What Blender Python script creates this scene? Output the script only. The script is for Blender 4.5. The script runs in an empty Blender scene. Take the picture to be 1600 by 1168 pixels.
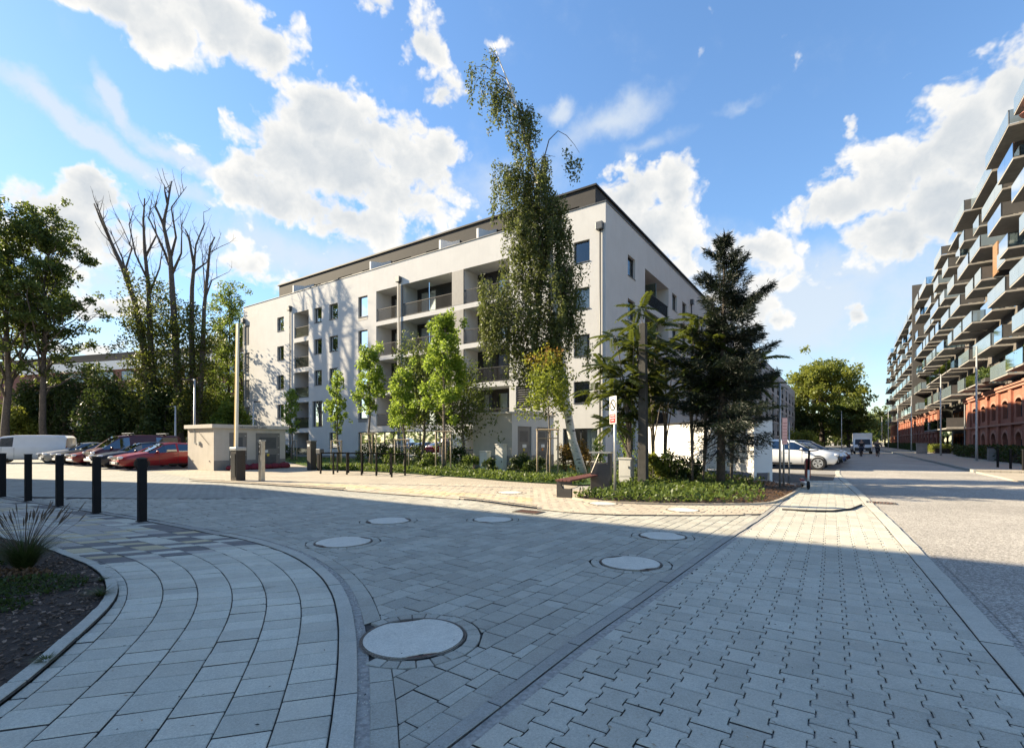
import bpy, math, random
import numpy as np
from mathutils import Vector, Matrix, Euler

R = random.Random(7)
NR = np.random.default_rng(7)
sc = bpy.context.scene
col = sc.collection

# ------------------------------------------------------------------ camera, sky, sun, exposure
F, HC, HY = 767.0, 1.5, 690.0          # focal length in photo pixels, eye height, horizon row
TH = math.atan2(520.0, 767.0)          # bearing of the street from straight ahead
CT, ST = math.cos(TH), math.sin(TH)
SUN_AZ, SUN_EL = math.radians(-74.3), math.radians(27.5)

cam = bpy.data.cameras.new('camera')
cam.sensor_width = 36.0
cam.lens = F / 1600 * 36
cam.shift_y = (HY - 584) / 1600
cam.clip_end = 4000
camo = bpy.data.objects.new('camera', cam)
col.objects.link(camo)
camo.location = (0, 0, HC)
camo.rotation_euler = (math.pi / 2, 0, 0)
sc.camera = camo

sun = bpy.data.lights.new('sun', 'SUN')
sun.energy = 5.0
sun.angle = math.radians(0.5)
sun.color = (1.0, 0.84, 0.60)
suno = bpy.data.objects.new('sun', sun)
col.objects.link(suno)
sdir = Vector((math.sin(SUN_AZ) * math.cos(SUN_EL), math.cos(SUN_AZ) * math.cos(SUN_EL), math.sin(SUN_EL)))
suno.rotation_euler = sdir.to_track_quat('Z', 'Y').to_euler()
suno.location = (-60, 20, 60)

sc.view_settings.view_transform = 'Standard'
sc.view_settings.look = 'None'
sc.view_settings.exposure = 1.58
sc.view_settings.gamma = 1.0
sc.view_settings.use_curve_mapping = False
sc.render.engine = 'CYCLES'
sc.cycles.use_denoising = True
sc.cycles.max_bounces = 8
sc.cycles.diffuse_bounces = 4
sc.cycles.transparent_max_bounces = 16
sc.cycles.caustics_reflective = False
sc.cycles.caustics_refractive = False
sc.cycles.sample_clamp_indirect = 6.0


def NT(nt, kind, **kw):
    n = nt.nodes.new(kind)
    for k, v in kw.items():
        setattr(n, k, v)
    return n


def MATH(nt, op, a, b=None, c=None, clamp=False):
    n = nt.nodes.new('ShaderNodeMath')
    n.operation = op
    n.use_clamp = clamp
    for i, q in enumerate((a, b, c)):
        if q is None:
            continue
        if isinstance(q, (int, float)):
            n.inputs[i].default_value = q
        else:
            nt.links.new(q, n.inputs[i])
    return n.outputs[0]


def MIXC(nt, fac, a, b, mode='MIX'):
    n = nt.nodes.new('ShaderNodeMix')
    n.data_type = 'RGBA'
    n.blend_type = mode
    for sock, q in ((n.inputs[0], fac), (n.inputs[6], a), (n.inputs[7], b)):
        if isinstance(q, (int, float)):
            sock.default_value = q
        elif isinstance(q, (tuple, list)):
            sock.default_value = (q[0], q[1], q[2], 1)
        else:
            nt.links.new(q, sock)
    return n.outputs[2]


def MAPR(nt, v, a, b, c=0.0, d=1.0, smooth=True):
    n = nt.nodes.new('ShaderNodeMapRange')
    n.interpolation_type = 'SMOOTHSTEP' if smooth else 'LINEAR'
    nt.links.new(v, n.inputs[0])
    for i, q in enumerate((a, b, c, d)):
        n.inputs[i + 1].default_value = q
    return n.outputs[0]


def build_world():
    w = bpy.data.worlds.new('World')
    sc.world = w
    w.use_nodes = True
    nt = w.node_tree
    nt.nodes.clear()
    L = nt.links.new
    out = NT(nt, 'ShaderNodeOutputWorld')
    bg = NT(nt, 'ShaderNodeBackground')
    bg.inputs[1].default_value = 0.12
    L(bg.outputs[0], out.inputs[0])
    sky = NT(nt, 'ShaderNodeTexSky', sky_type='NISHITA', sun_disc=False)
    sky.sun_elevation = SUN_EL
    sky.sun_rotation = SUN_AZ
    sky.air_density = 1.0
    sky.dust_density = 0.15
    sky.ozone_density = 1.6
    sky.altitude = 100
    tc = NT(nt, 'ShaderNodeTexCoord')
    d = tc.outputs['Generated']
    sep = NT(nt, 'ShaderNodeSeparateXYZ')
    L(d, sep.inputs[0])
    az = MATH(nt, 'ARCTAN2', sep.outputs[0], sep.outputs[1])
    el = MATH(nt, 'ARCSINE', sep.outputs[2])
    comb = NT(nt, 'ShaderNodeCombineXYZ')
    L(az, comb.inputs[0])
    L(el, comb.inputs[1])

    def noise(vec, scale, detail=8, rough=.55, dist=0.0):
        n = NT(nt, 'ShaderNodeTexNoise')
        n.inputs['Scale'].default_value = scale
        n.inputs['Detail'].default_value = detail
        n.inputs['Roughness'].default_value = rough
        n.inputs['Distortion'].default_value = dist
        L(vec, n.inputs['Vector'])
        return n

    # warp the direction a little so that the outlines billow
    wn = noise(d, 9.0, 5, .6)
    wv = NT(nt, 'ShaderNodeVectorMath', operation='SUBTRACT')
    L(wn.outputs['Color'], wv.inputs[0])
    wv.inputs[1].default_value = (.5, .5, .5)
    ws = NT(nt, 'ShaderNodeVectorMath', operation='SCALE')
    L(wv.outputs[0], ws.inputs[0])
    ws.inputs['Scale'].default_value = .10
    wa = NT(nt, 'ShaderNodeVectorMath', operation='ADD')
    L(comb.outputs[0], wa.inputs[0])
    L(ws.outputs[0], wa.inputs[1])
    pos = wa.outputs[0]

    def field(blobs):
        acc = None
        for (px, py, rx, ry, rot, wgt) in blobs:
            dx = px - 800
            a0 = math.atan2(dx, F)
            hyp = math.hypot(F, dx)
            e0 = math.atan2(HY - py, hyp)
            sx = 1.38 * rx / F * math.cos(a0) ** 2
            sy = 1.38 * ry / hyp * math.cos(e0) ** 2
            m = NT(nt, 'ShaderNodeMapping', vector_type='TEXTURE')
            m.inputs['Location'].default_value = (a0, e0, 0)
            m.inputs['Rotation'].default_value = (0, 0, -math.radians(rot))
            m.inputs['Scale'].default_value = (sx, sy, 1)
            L(pos, m.inputs['Vector'])
            g = NT(nt, 'ShaderNodeTexGradient', gradient_type='SPHERICAL')
            L(m.outputs[0], g.inputs[0])
            v = g.outputs['Fac']
            if wgt != 1:
                v = MATH(nt, 'MULTIPLY', v, wgt)
            acc = v if acc is None else MATH(nt, 'SMOOTH_MAX', acc, v, .12)
        return acc

    cumulus = [
        (505, 175, 110, 85, 0, 1), (470, 245, 150, 95, 0, 1), (560, 265, 190, 120, 20, 1), (640, 260, 125, 85, 10, 1),
        (420, 305, 140, 70, 0, 1), (540, 335, 210, 70, 8, .95), (690, 255, 55, 60, 0, 1), (380, 300, 80, 55, 0, 1),
        (190, 5, 230, 80, 5, 1), (340, 30, 150, 80, 0, 1), (415, 65, 85, 60, 30, .95), (60, -60, 200, 70, 0, .9),
        (590, 15, 60, 40, 20, .85), (660, 80, 60, 70, 20, .95), (690, 150, 60, 50, 0, .8), (775, 60, 30, 26, 0, .7),
        (150, 305, 80, 60, 0, 1), (110, 350, 150, 70, 0, .95), (190, 370, 110, 60, 0, .9),
        (160, 478, 120, 30, 0, .8), (150, 545, 110, 26, 0, .75), (360, 420, 150, 55, 0, .8), (60, 400, 140, 70, 0, .8),
        (560, 200, 120, 70, 20, 1), (620, 300, 120, 70, 0, 1), (985, 305, 85, 60, 0, 1), (1060, 310, 60, 70, 0, 1), (1010, 360, 120, 90, 0, .95), (1070, 390, 50, 80, 0, .8),
        (1590, 120, 120, 90, -30, 1), (1500, 200, 150, 110, -35, 1), (1420, 260, 150, 90, -25, 1), (1310, 312, 130, 60, -15, 1),
        (1500, 330, 170, 90, 0, 1), (1400, 360, 130, 75, 10, 1), (1600, 260, 160, 120, 0, 1), (1340, 205, 40, 26, 0, .6),
        (1460, 310, 140, 90, 0, 1), (1540, 250, 120, 110, 0, 1), (1180, 400, 100, 45, 0, .9), (1180, 440, 110, 60, 0, .8), (1170, 470, 90, 70, 0, .85), (1337, 487, 34, 30, 0, 1), (1215, 490, 50, 30, 0, .8),
        # sky outside the frame goes on in the same way
        (-400, 200, 420, 160, 0, 1), (-900, 420, 500, 140, 0, .9), (2300, 250, 420, 150, 0, 1), (2050, -500, 500, 260, 0, .9),
        (300, -700, 600, 260, 0, .9), (1200, -900, 600, 300, 0, .9), (-900, -600, 700, 300, 0, .9)]
    thin = [(150, 215, 260, 26, 22, 1), (300, 265, 160, 20, 22, .8), (182, 165, 62, 20, 52, 1), (950, 188, 110, 40, -14, .75),
            (1020, 225, 90, 22, -10, .4), (1160, 150, 60, 16, 0, .4), (480, 400, 330, 60, 0, .7), (1250, 480, 280, 110, 0, .85),
            (1330, 420, 220, 60, 0, .7), (100, 420, 260, 110, 0, .55), (780, 300, 160, 60, -10, .5), (385, 215, 40, 14, 30, .7),
            (1090, 430, 130, 70, 0, .6), (870, 165, 30, 20, 0, .8), (1200, 560, 260, 40, 0, .5), (300, 560, 420, 60, 0, .6)]
    fb = noise(d, 11.0, 11, .60).outputs['Fac']
    vo = NT(nt, 'ShaderNodeTexVoronoi', feature='SMOOTH_F1', voronoi_dimensions='3D')
    vo.inputs['Scale'].default_value = 17.0
    vo.inputs['Detail'].default_value = 3.0
    vo.inputs['Roughness'].default_value = .55
    vo.inputs['Smoothness'].default_value = .35
    wvm = NT(nt, 'ShaderNodeVectorMath', operation='MULTIPLY_ADD')
    L(wv.outputs[0], wvm.inputs[0])
    wvm.inputs[1].default_value = (.08, .08, .08)
    L(d, wvm.inputs[2])
    L(wvm.outputs[0], vo.inputs['Vector'])
    puff = MATH(nt, 'MULTIPLY_ADD', vo.outputs['Distance'], -.55, .28)
    bump = MATH(nt, 'ADD', MATH(nt, 'MULTIPLY', MATH(nt, 'SUBTRACT', fb, .5), .78), puff)
    # fields for directions behind the viewer
    fc = field(cumulus)
    ft = field(thin)
    low = noise(d, 2.6, 3, .5).outputs['Fac']
    behind = MAPR(nt, sep.outputs[1], .1, -.25)
    fback = MATH(nt, 'MULTIPLY', MAPR(nt, low, .50, .68), MATH(nt, 'MULTIPLY', behind, .7))
    fc = MATH(nt, 'MAXIMUM', fc, fback)
    dens = MATH(nt, 'ADD', fc, MATH(nt, 'MULTIPLY', bump, MAPR(nt, fc, 0.0, .12)))
    mask = MAPR(nt, dens, .10, .37)
    core = MAPR(nt, MATH(nt, 'ADD', fc, MATH(nt, 'MULTIPLY', bump, .45)), .26, .86)
    # relief: compare with the density a little nearer the sun
    off = NT(nt, 'ShaderNodeVectorMath', operation='ADD')
    L(wvm.outputs[0], off.inputs[0])
    off.inputs[1].default_value = (-.018, .0, .012)
    fb2 = noise(off.outputs[0], 11.0, 6, .60).outputs['Fac']
    fb1 = noise(wvm.outputs[0], 11.0, 6, .60).outputs['Fac']
    rel = MATH(nt, 'MULTIPLY', MATH(nt, 'SUBTRACT', fb1, fb2), 1.0)
    big = noise(d, 5.0, 4, .5).outputs['Fac']
    shade = MATH(nt, 'ADD', MATH(nt, 'MULTIPLY', core, .85), MATH(nt, 'MULTIPLY', MATH(nt, 'SUBTRACT', big, .5), .55))
    shade = MATH(nt, 'SUBTRACT', shade, rel, clamp=True)
    ccol = MIXC(nt, shade, (3.1, 3.02, 2.86), (1.8, 1.95, 2.1))
    tmask = MATH(nt, 'MULTIPLY', MAPR(nt, MATH(nt, 'ADD', ft, MATH(nt, 'MULTIPLY', MATH(nt, 'SUBTRACT', fb, .5), .7)), .10, .72), .80)
    # the blue of the photograph is a little deeper than the raw sky model
    hs = NT(nt, 'ShaderNodeHueSaturation')
    hs.inputs['Hue'].default_value = .501
    hs.inputs['Saturation'].default_value = 1.14
    hs.inputs['Value'].default_value = .86
    L(sky.outputs[0], hs.inputs['Color'])
    # the glare round the sun is held back as the camera's own exposure blending does
    bw = NT(nt, 'ShaderNodeRGBToBW')
    L(hs.outputs[0], bw.inputs[0])
    hold = NT(nt, 'ShaderNodeVectorMath', operation='SCALE')
    L(hs.outputs[0], hold.inputs[0])
    L(MATH(nt, 'DIVIDE', 1.13, MATH(nt, 'MULTIPLY_ADD', bw.outputs[0], .16, 1.0)), hold.inputs['Scale'])
    c1 = MIXC(nt, tmask, hold.outputs[0], (2.2, 2.4, 2.6))
    c2 = MIXC(nt, mask, c1, ccol)
    L(c2, bg.inputs[0])
    w.cycles.sampling_method = 'MANUAL'
    w.cycles.sample_map_resolution = 1024


build_world()


# ------------------------------------------------------------------ helpers
def W(p, s, z=0.0):
    """street frame (p across to the right, s along the street) -> world"""
    return Vector((p * CT + s * ST, -p * ST + s * CT, z))


def PS(x, y):
    return (x * CT - y * ST, x * ST + y * CT)


def gp(px, py):
    """where a surveyed ground point of the photograph lies, in metres"""
    Y = HC * F / (py - HY)
    return ((px - 800) / F * Y, Y)


def at(px, Y):
    return ((px - 800) / F * Y, Y)


def zt(py, Y):
    return HC + (HY - py) * Y / F


class MB:
    def __init__(self):
        self.v, self.f, self.m = [], [], []

    def add(self, vs, fs, mi=0):
        o = len(self.v)
        self.v.extend([tuple(q) for q in vs])
        for f in fs:
            self.f.append([o + i for i in f])
            self.m.append(mi)
        return self

    def quad(self, a, b, c, d, mi=0):
        return self.add([a, b, c, d], [(0, 1, 2, 3)], mi)

    def box(self, x0, x1, y0, y1, z0, z1, mi=0, M=None):
        vs = [(x0, y0, z0), (x1, y0, z0), (x1, y1, z0), (x0, y1, z0), (x0, y0, z1), (x1, y0, z1), (x1, y1, z1), (x0, y1, z1)]
        if M is not None:
            vs = [M @ Vector(q) for q in vs]
        return self.add(vs, [(0, 3, 2, 1), (4, 5, 6, 7), (0, 1, 5, 4), (1, 2, 6, 5), (2, 3, 7, 6), (3, 0, 4, 7)], mi)

    def prism(self, poly, z0, z1, mi=0, M=None):
        n = len(poly)
        vs = [(x, y, z0) for x, y in poly] + [(x, y, z1) for x, y in poly]
        if M is not None:
            vs = [M @ Vector(q) for q in vs]
        fs = [tuple(range(n - 1, -1, -1)), tuple(range(n, 2 * n))]
        fs += [(i, (i + 1) % n, n + (i + 1) % n, n + i) for i in range(n)]
        return self.add(vs, fs, mi)

    def tube(self, pts, rad, n=6, mi=0, cap=True):
        pts = [Vector(q) for q in pts]
        k = len(pts)
        if not isinstance(rad, (list, tuple)):
            rad = [rad] * k
        vs = []
        up = Vector((0, 0, 1))
        prev = None
        for i, q in enumerate(pts):
            t = (pts[min(i + 1, k - 1)] - pts[max(i - 1, 0)])
            if t.length < 1e-9:
                t = Vector((0, 0, 1))
            t.normalize()
            a = prev if prev is not None else (up.cross(t) if abs(t.z) < .95 else Vector((1, 0, 0)))
            a = a - t * a.dot(t)
            if a.length < 1e-6:
                a = Vector((1, 0, 0)) - t * t.x
            a.normalize()
            prev = a
            b = t.cross(a)
            for j in range(n):
                g = 2 * math.pi * j / n
                vs.append(q + (a * math.cos(g) + b * math.sin(g)) * rad[i])
        fs = []
        for i in range(k - 1):
            for j in range(n):
                fs.append((i * n + j, i * n + (j + 1) % n, (i + 1) * n + (j + 1) % n, (i + 1) * n + j))
        if cap:
            fs.append(tuple(range(n - 1, -1, -1)))
            fs.append(tuple(range((k - 1) * n, k * n)))
        return self.add(vs, fs, mi)

    def cyl(self, c, r, h, n=12, axis='z', mi=0):
        c = Vector(c)
        e = {'x': Vector((1, 0, 0)), 'y': Vector((0, 1, 0)), 'z': Vector((0, 0, 1))}[axis] * h
        return self.tube([c, c + e], r, n, mi)

    def blob(self, c, rx, ry, rz, n=8, m=5, mi=0, M=None):
        vs = []
        for i in range(m + 1):
            a = math.pi * i / m
            for j in range(n):
                g = 2 * math.pi * j / n
                q = Vector((c[0] + rx * math.sin(a) * math.cos(g), c[1] + ry * math.sin(a) * math.sin(g), c[2] + rz * math.cos(a)))
                vs.append(M @ q if M is not None else q)
        fs = [(i * n + j, (i + 1) * n + j, (i + 1) * n + (j + 1) % n, i * n + (j + 1) % n) for i in range(m) for j in range(n)]
        return self.add(vs, fs, mi)

    def build(self, name, mats, parent=None, smooth=False, bevel=0.0, loc=None, rot=None, kind=None):
        me = bpy.data.meshes.new(name)
        me.from_pydata(self.v, [], self.f)
        mats = mats if isinstance(mats, (list, tuple)) else [mats]
        for q in mats:
            me.materials.append(q)
        if len(mats) > 1:
            me.polygons.foreach_set('material_index', self.m)
        if smooth:
            me.polygons.foreach_set('use_smooth', [True] * len(me.polygons))
        o = bpy.data.objects.new(name, me)
        col.objects.link(o)
        if parent is not None:
            adopt(o, parent)
        if loc is not None:
            o.location = loc
        if rot is not None:
            o.rotation_euler = rot
        if kind:
            o['kind'] = kind
        if bevel:
            b = o.modifiers.new('bevel', 'BEVEL')
            b.width = bevel
            b.segments = 2
            b.limit_method = 'ANGLE'
        return o


def tag(o, label=None, cat=None, group=None, kind=None):
    if label:
        o['label'] = label
    if cat:
        o['category'] = cat
    if group:
        o['group'] = group
    if kind:
        o['kind'] = kind
    return o


def thing(name, label, cat, loc=(0, 0, 0), rz=None, group=None):
    """an Empty at a thing's base; rz None = turned with the street"""
    o = bpy.data.objects.new(name, None)
    o.empty_display_size = .2
    col.objects.link(o)
    o.location = (loc[0], loc[1], loc[2] if len(loc) > 2 else 0)
    o.rotation_euler = (0, 0, -TH if rz is None else rz)
    return tag(o, label, cat, group)


KIDS = {}


def adopt(o, parent):
    o.parent = parent
    KIDS.setdefault(parent.name, []).append(o)
    return o


def kids(o):
    return KIDS.get(o.name, [])


def copy_tree(o, loc, rz=None, label=None, scale=None):
    def rec(q, par):
        c = q.copy()
        col.objects.link(c)
        if par is not None:
            adopt(c, par)
        for ch in kids(q):
            rec(ch, c)
        return c
    r = rec(o, None)
    r.location = (loc[0], loc[1], loc[2] if len(loc) > 2 else 0)
    if rz is not None:
        r.rotation_euler = (0, 0, rz)
    if label:
        r['label'] = label
    if scale:
        r.scale = (scale, scale, scale)
    return r


# ------------------------------------------------------------------ materials
MATS = {}


def mat(name, c1, c2=None, rough=.7, scale=6.0, bump=0.0, bscale=40.0, metal=0.0, spec=.5, detail=6, coat=0.0, stain=0.0):
    m = bpy.data.materials.new(name)
    m.use_nodes = True
    nt = m.node_tree
    b = nt.nodes['Principled BSDF']
    L = nt.links.new
    b.inputs['Roughness'].default_value = rough
    b.inputs['Metallic'].default_value = metal
    b.inputs['Specular IOR Level'].default_value = spec
    b.inputs['Coat Weight'].default_value = coat
    tc = NT(nt, 'ShaderNodeTexCoord')
    if c2 is None:
        c2 = tuple(q * .82 for q in c1)
    n = NT(nt, 'ShaderNodeTexNoise')
    n.inputs['Scale'].default_value = scale
    n.inputs['Detail'].default_value = detail
    n.inputs['Roughness'].default_value = .6
    L(tc.outputs['Object'], n.inputs['Vector'])
    c = MIXC(nt, MAPR(nt, n.outputs['Fac'], .3, .7), c1, c2)
    if stain:
        mp = NT(nt, 'ShaderNodeMapping')
        mp.inputs['Scale'].default_value = (3.0, 3.0, .35)
        L(tc.outputs['Object'], mp.inputs['Vector'])
        n3 = NT(nt, 'ShaderNodeTexNoise')
        n3.inputs['Scale'].default_value = 1.4
        n3.inputs['Detail'].default_value = 8
        L(mp.outputs[0], n3.inputs['Vector'])
        c = MIXC(nt, MAPR(nt, n3.outputs['Fac'], .45, .8, 0, stain), c, tuple(q * .55 for q in c2))
    L(c, b.inputs['Base Color'])
    if bump:
        n2 = NT(nt, 'ShaderNodeTexNoise')
        n2.inputs['Scale'].default_value = bscale
        n2.inputs['Detail'].default_value = 4
        L(tc.outputs['Object'], n2.inputs['Vector'])
        bp = NT(nt, 'ShaderNodeBump')
        bp.inputs['Strength'].default_value = bump
        bp.inputs['Distance'].default_value = .02
        L(n2.outputs['Fac'], bp.inputs['Height'])
        L(bp.outputs[0], b.inputs['Normal'])
    MATS[name] = m
    return m


def paver(name, c, var=.22, dirt=(.16, .15, .13), agg=0.0):
    """concrete pavers: each piece its own tone, fine aggregate, worn and stained patches"""
    m = bpy.data.materials.new(name)
    m.use_nodes = True
    nt = m.node_tree
    b = nt.nodes['Principled BSDF']
    L = nt.links.new
    b.inputs['Roughness'].default_value = .82
    b.inputs['Specular IOR Level'].default_value = .35
    geo = NT(nt, 'ShaderNodeNewGeometry')
    oi = NT(nt, 'ShaderNodeObjectInfo')
    att = NT(nt, 'ShaderNodeAttribute', attribute_name='tint')
    rnd = MATH(nt, 'FRACT', MATH(nt, 'ADD', oi.outputs['Random'], att.outputs['Fac']))

    def noise(scale, detail, rough=.6):
        n = NT(nt, 'ShaderNodeTexNoise')
        n.inputs['Scale'].default_value = scale
        n.inputs['Detail'].default_value = detail
        n.inputs['Roughness'].default_value = rough
        L(geo.outputs['Position'], n.inputs['Vector'])
        return n.outputs['Fac']
    tone = MATH(nt, 'MULTIPLY_ADD', rnd, var, 1 - var * .5)
    big = MATH(nt, 'MULTIPLY_ADD', noise(.55, 5), .5, .76)
    mid = MATH(nt, 'MULTIPLY_ADD', noise(9, 5), .36, .82)
    fine = MATH(nt, 'MULTIPLY', MATH(nt, 'MULTIPLY_ADD', noise(70, 4, .75), 1.0, .5), MATH(nt, 'MULTIPLY_ADD', noise(230, 2, .7), .9, .55))
    k = MATH(nt, 'MULTIPLY', MATH(nt, 'MULTIPLY', tone, big), MATH(nt, 'MULTIPLY', mid, fine))
    if agg:
        k = MATH(nt, 'MULTIPLY', k, MATH(nt, 'MULTIPLY', MAPR(nt, noise(42, 3, .8), .36, .64, 1 - agg, 1 + agg), MAPR(nt, noise(.22, 4), .35, .65, .86, 1.1)))
    kc = NT(nt, 'ShaderNodeCombineXYZ')
    for i in range(3):
        L(k, kc.inputs[i])
    cc = MIXC(nt, 1.0, c, kc.outputs[0], 'MULTIPLY')
    warm = MIXC(nt, MATH(nt, 'MULTIPLY', MATH(nt, 'FRACT', MATH(nt, 'MULTIPLY', rnd, 7.3)), .16), cc, (c[0] * 1.06, c[1] * .92, c[2] * .82))
    st = MAPR(nt, noise(1.7, 8, .68), .60, .74, 0, .55)
    cc = MIXC(nt, st, warm, dirt)
    sp = MAPR(nt, noise(26, 2, .5), .72, .76, 0, .75)
    cc = MIXC(nt, sp, cc, (c[0] * .42, c[1] * .41, c[2] * .40))
    wh = MAPR(nt, noise(14, 3, .6), .70, .78, 0, .45)
    cc = MIXC(nt, wh, cc, (.62, .61, .58))
    L(cc, b.inputs['Base Color'])
    bp = NT(nt, 'ShaderNodeBump')
    bp.inputs['Strength'].default_value = .6
    bp.inputs['Distance'].default_value = .004
    L(noise(85, 5, .75), bp.inputs['Height'])
    L(bp.outputs[0], b.inputs['Normal'])
    MATS[name] = m
    return m


def brickmat(name, c1, c2, mortar, bw, rh, ms=.012, rot=0.0, swap=None, rough=.85, off=.5):
    """small units too far away to build one by one"""
    m = bpy.data.materials.new(name)
    m.use_nodes = True
    nt = m.node_tree
    b = nt.nodes['Principled BSDF']
    b.inputs['Roughness'].default_value = rough
    b.inputs['Specular IOR Level'].default_value = .3
    L = nt.links.new
    tc = NT(nt, 'ShaderNodeTexCoord')
    src = tc.outputs['Object']
    if swap:
        sp = NT(nt, 'ShaderNodeSeparateXYZ')
        L(src, sp.inputs[0])
        cb = NT(nt, 'ShaderNodeCombineXYZ')
        for i, a in enumerate(swap):
            L(sp.outputs['XYZ'.index(a)], cb.inputs[i])
        src = cb.outputs[0]
    mp = NT(nt, 'ShaderNodeMapping')
    mp.inputs['Rotation'].default_value = (0, 0, rot)
    L(src, mp.inputs['Vector'])
    br = NT(nt, 'ShaderNodeTexBrick')
    br.offset = off
    br.inputs['Color1'].default_value = (*c1, 1)
    br.inputs['Color2'].default_value = (*c2, 1)
    br.inputs['Mortar'].default_value = (*mortar, 1)
    br.inputs['Scale'].default_value = 1
    br.inputs['Mortar Size'].default_value = ms
    br.inputs['Brick Width'].default_value = bw
    br.inputs['Row Height'].default_value = rh
    L(mp.outputs[0], br.inputs['Vector'])
    n = NT(nt, 'ShaderNodeTexNoise')
    n.inputs['Scale'].default_value = .7
    n.inputs['Detail'].default_value = 8
    L(src, n.inputs['Vector'])
    c = MIXC(nt, MAPR(nt, n.outputs['Fac'], .35, .75, 0, .45), br.outputs['Color'], tuple(q * .62 for q in c2))
    n2 = NT(nt, 'ShaderNodeTexNoise')
    n2.inputs['Scale'].default_value = 6
    n2.inputs['Detail'].default_value = 6
    L(src, n2.inputs['Vector'])
    c = MIXC(nt, MAPR(nt, n2.outputs['Fac'], .35, .7, 0, .3), c, tuple(min(1, q * 1.25) for q in c1))
    L(c, b.inputs['Base Color'])
    bp = NT(nt, 'ShaderNodeBump')
    bp.inputs['Strength'].default_value = .4
    bp.inputs['Distance'].default_value = .008
    L(br.outputs['Fac'], bp.inputs['Height'])
    bp.invert = True
    L(bp.outputs[0], b.inputs['Normal'])
    MATS[name] = m
    return m


def leafmat(name, ca, cb, trans=.35, tcol=None, patch=None):
    m = bpy.data.materials.new(name)
    m.use_nodes = True
    nt = m.node_tree
    b = nt.nodes['Principled BSDF']
    b.inputs['Roughness'].default_value = .5
    b.inputs['Specular IOR Level'].default_value = .35
    L = nt.links.new
    att = NT(nt, 'ShaderNodeAttribute', attribute_name='tint')
    tc = NT(nt, 'ShaderNodeTexCoord')
    n = NT(nt, 'ShaderNodeTexNoise')
    n.inputs['Scale'].default_value = .9
    n.inputs['Detail'].default_value = 3
    L(tc.outputs['Object'], n.inputs['Vector'])
    oi = NT(nt, 'ShaderNodeObjectInfo')
    f = MATH(nt, 'ADD', MATH(nt, 'MULTIPLY', att.outputs['Fac'], .6), MATH(nt, 'MULTIPLY', n.outputs['Fac'], .55))
    f = MATH(nt, 'ADD', f, MATH(nt, 'MULTIPLY_ADD', oi.outputs['Random'], .24, -.2), clamp=True)
    c = MIXC(nt, f, ca, cb)
    if patch:
        pc, pz0, pz1 = patch
        sp = NT(nt, 'ShaderNodeSeparateXYZ')
        L(tc.outputs['Object'], sp.inputs[0])
        n5 = NT(nt, 'ShaderNodeTexNoise')
        n5.inputs['Scale'].default_value = 1.6
        L(tc.outputs['Object'], n5.inputs['Vector'])
        w = MATH(nt, 'MULTIPLY', MAPR(nt, sp.outputs[2], pz0, pz1), MAPR(nt, n5.outputs['Fac'], .42, .62))
        c = MIXC(nt, MATH(nt, 'MULTIPLY', w, .75), c, pc)
    L(c, b.inputs['Base Color'])
    tr = NT(nt, 'ShaderNodeBsdfTranslucent')
    tcol = tcol or tuple(min(1, q * 1.7) for q in cb)
    tm = MIXC(nt, .5, c, tcol)
    L(tm, tr.inputs['Color'])
    mx = NT(nt, 'ShaderNodeMixShader')
    mx.inputs[0].default_value = trans
    L(b.outputs[0], mx.inputs[1])
    L(tr.outputs[0], mx.inputs[2])
    L(mx.outputs[0], nt.nodes['Material Output'].inputs[0])
    MATS[name] = m
    return m


def glassmat(name, tint, refl=(.9, .95, 1), base=.12, rough=.02, power=1.0):
    """a pane: tinted see-through with a mirror reflection growing towards grazing angles"""
    m = bpy.data.materials.new(name)
    m.use_nodes = True
    nt = m.node_tree
    nt.nodes.remove(nt.nodes['Principled BSDF'])
    L = nt.links.new
    tr = NT(nt, 'ShaderNodeBsdfTransparent')
    tr.inputs[0].default_value = (*tint, 1)
    gl = NT(nt, 'ShaderNodeBsdfGlossy')
    gl.inputs['Color'].default_value = (*refl, 1)
    gl.inputs['Roughness'].default_value = rough
    fr = NT(nt, 'ShaderNodeFresnel')
    fr.inputs[0].default_value = 1.5
    mx = NT(nt, 'ShaderNodeMixShader')
    k = MATH(nt, 'MULTIPLY_ADD', fr.outputs[0], power, base, clamp=True)
    L(k, mx.inputs[0])
    L(tr.outputs[0], mx.inputs[1])
    L(gl.outputs[0], mx.inputs[2])
    L(mx.outputs[0], nt.nodes['Material Output'].inputs[0])
    MATS[name] = m
    return m


M = MATS
paver('grey paver', (.52, .505, .425), .26)
paver('road paver', (.385, .375, .32), .30)
paver('cross paver', (.44, .427, .362), .22)
paver('dark paver', (.17, .165, .16), .25)
paver('yellow paver', (.50, .43, .28), .2)
paver('beige paver', (.38, .355, .315), .2)
paver('plaza paver', (.44, .385, .30), .2)
paver('plaza yellow', (.50, .42, .26), .2)
paver('kerb concrete', (.45, .44, .38), .12)
paver('kerb dark', (.31, .305, .275), .12)
paver('cover concrete', (.62, .60, .52), .05, dirt=(.38, .38, .36))
mat('joint sand', (.045, .042, .038), (.11, .10, .09), .95, 30, .5, 90)
mat('sandy joint', (.42, .40, .36), (.24, .23, .21), .95, 25, .6, 60)
brickmat('far road pavers', (.365, .36, .315), (.32, .315, .275), (.13, .125, .12), .25, .215, .010, rot=0)
brickmat('far plaza pavers', (.43, .38, .30), (.38, .34, .27), (.25, .22, .18), .24, .2, .008)
brickmat('far cross pavers', (.33, .315, .29), (.29, .28, .26), (.16, .155, .15), .18, .228, .009)
paver('asphalt', (.34, .318, .28), .0, dirt=(.22, .205, .18), agg=.5)
mat('earth', (.20, .175, .14), (.13, .12, .09), .95, 3, .4, 30)
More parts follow.
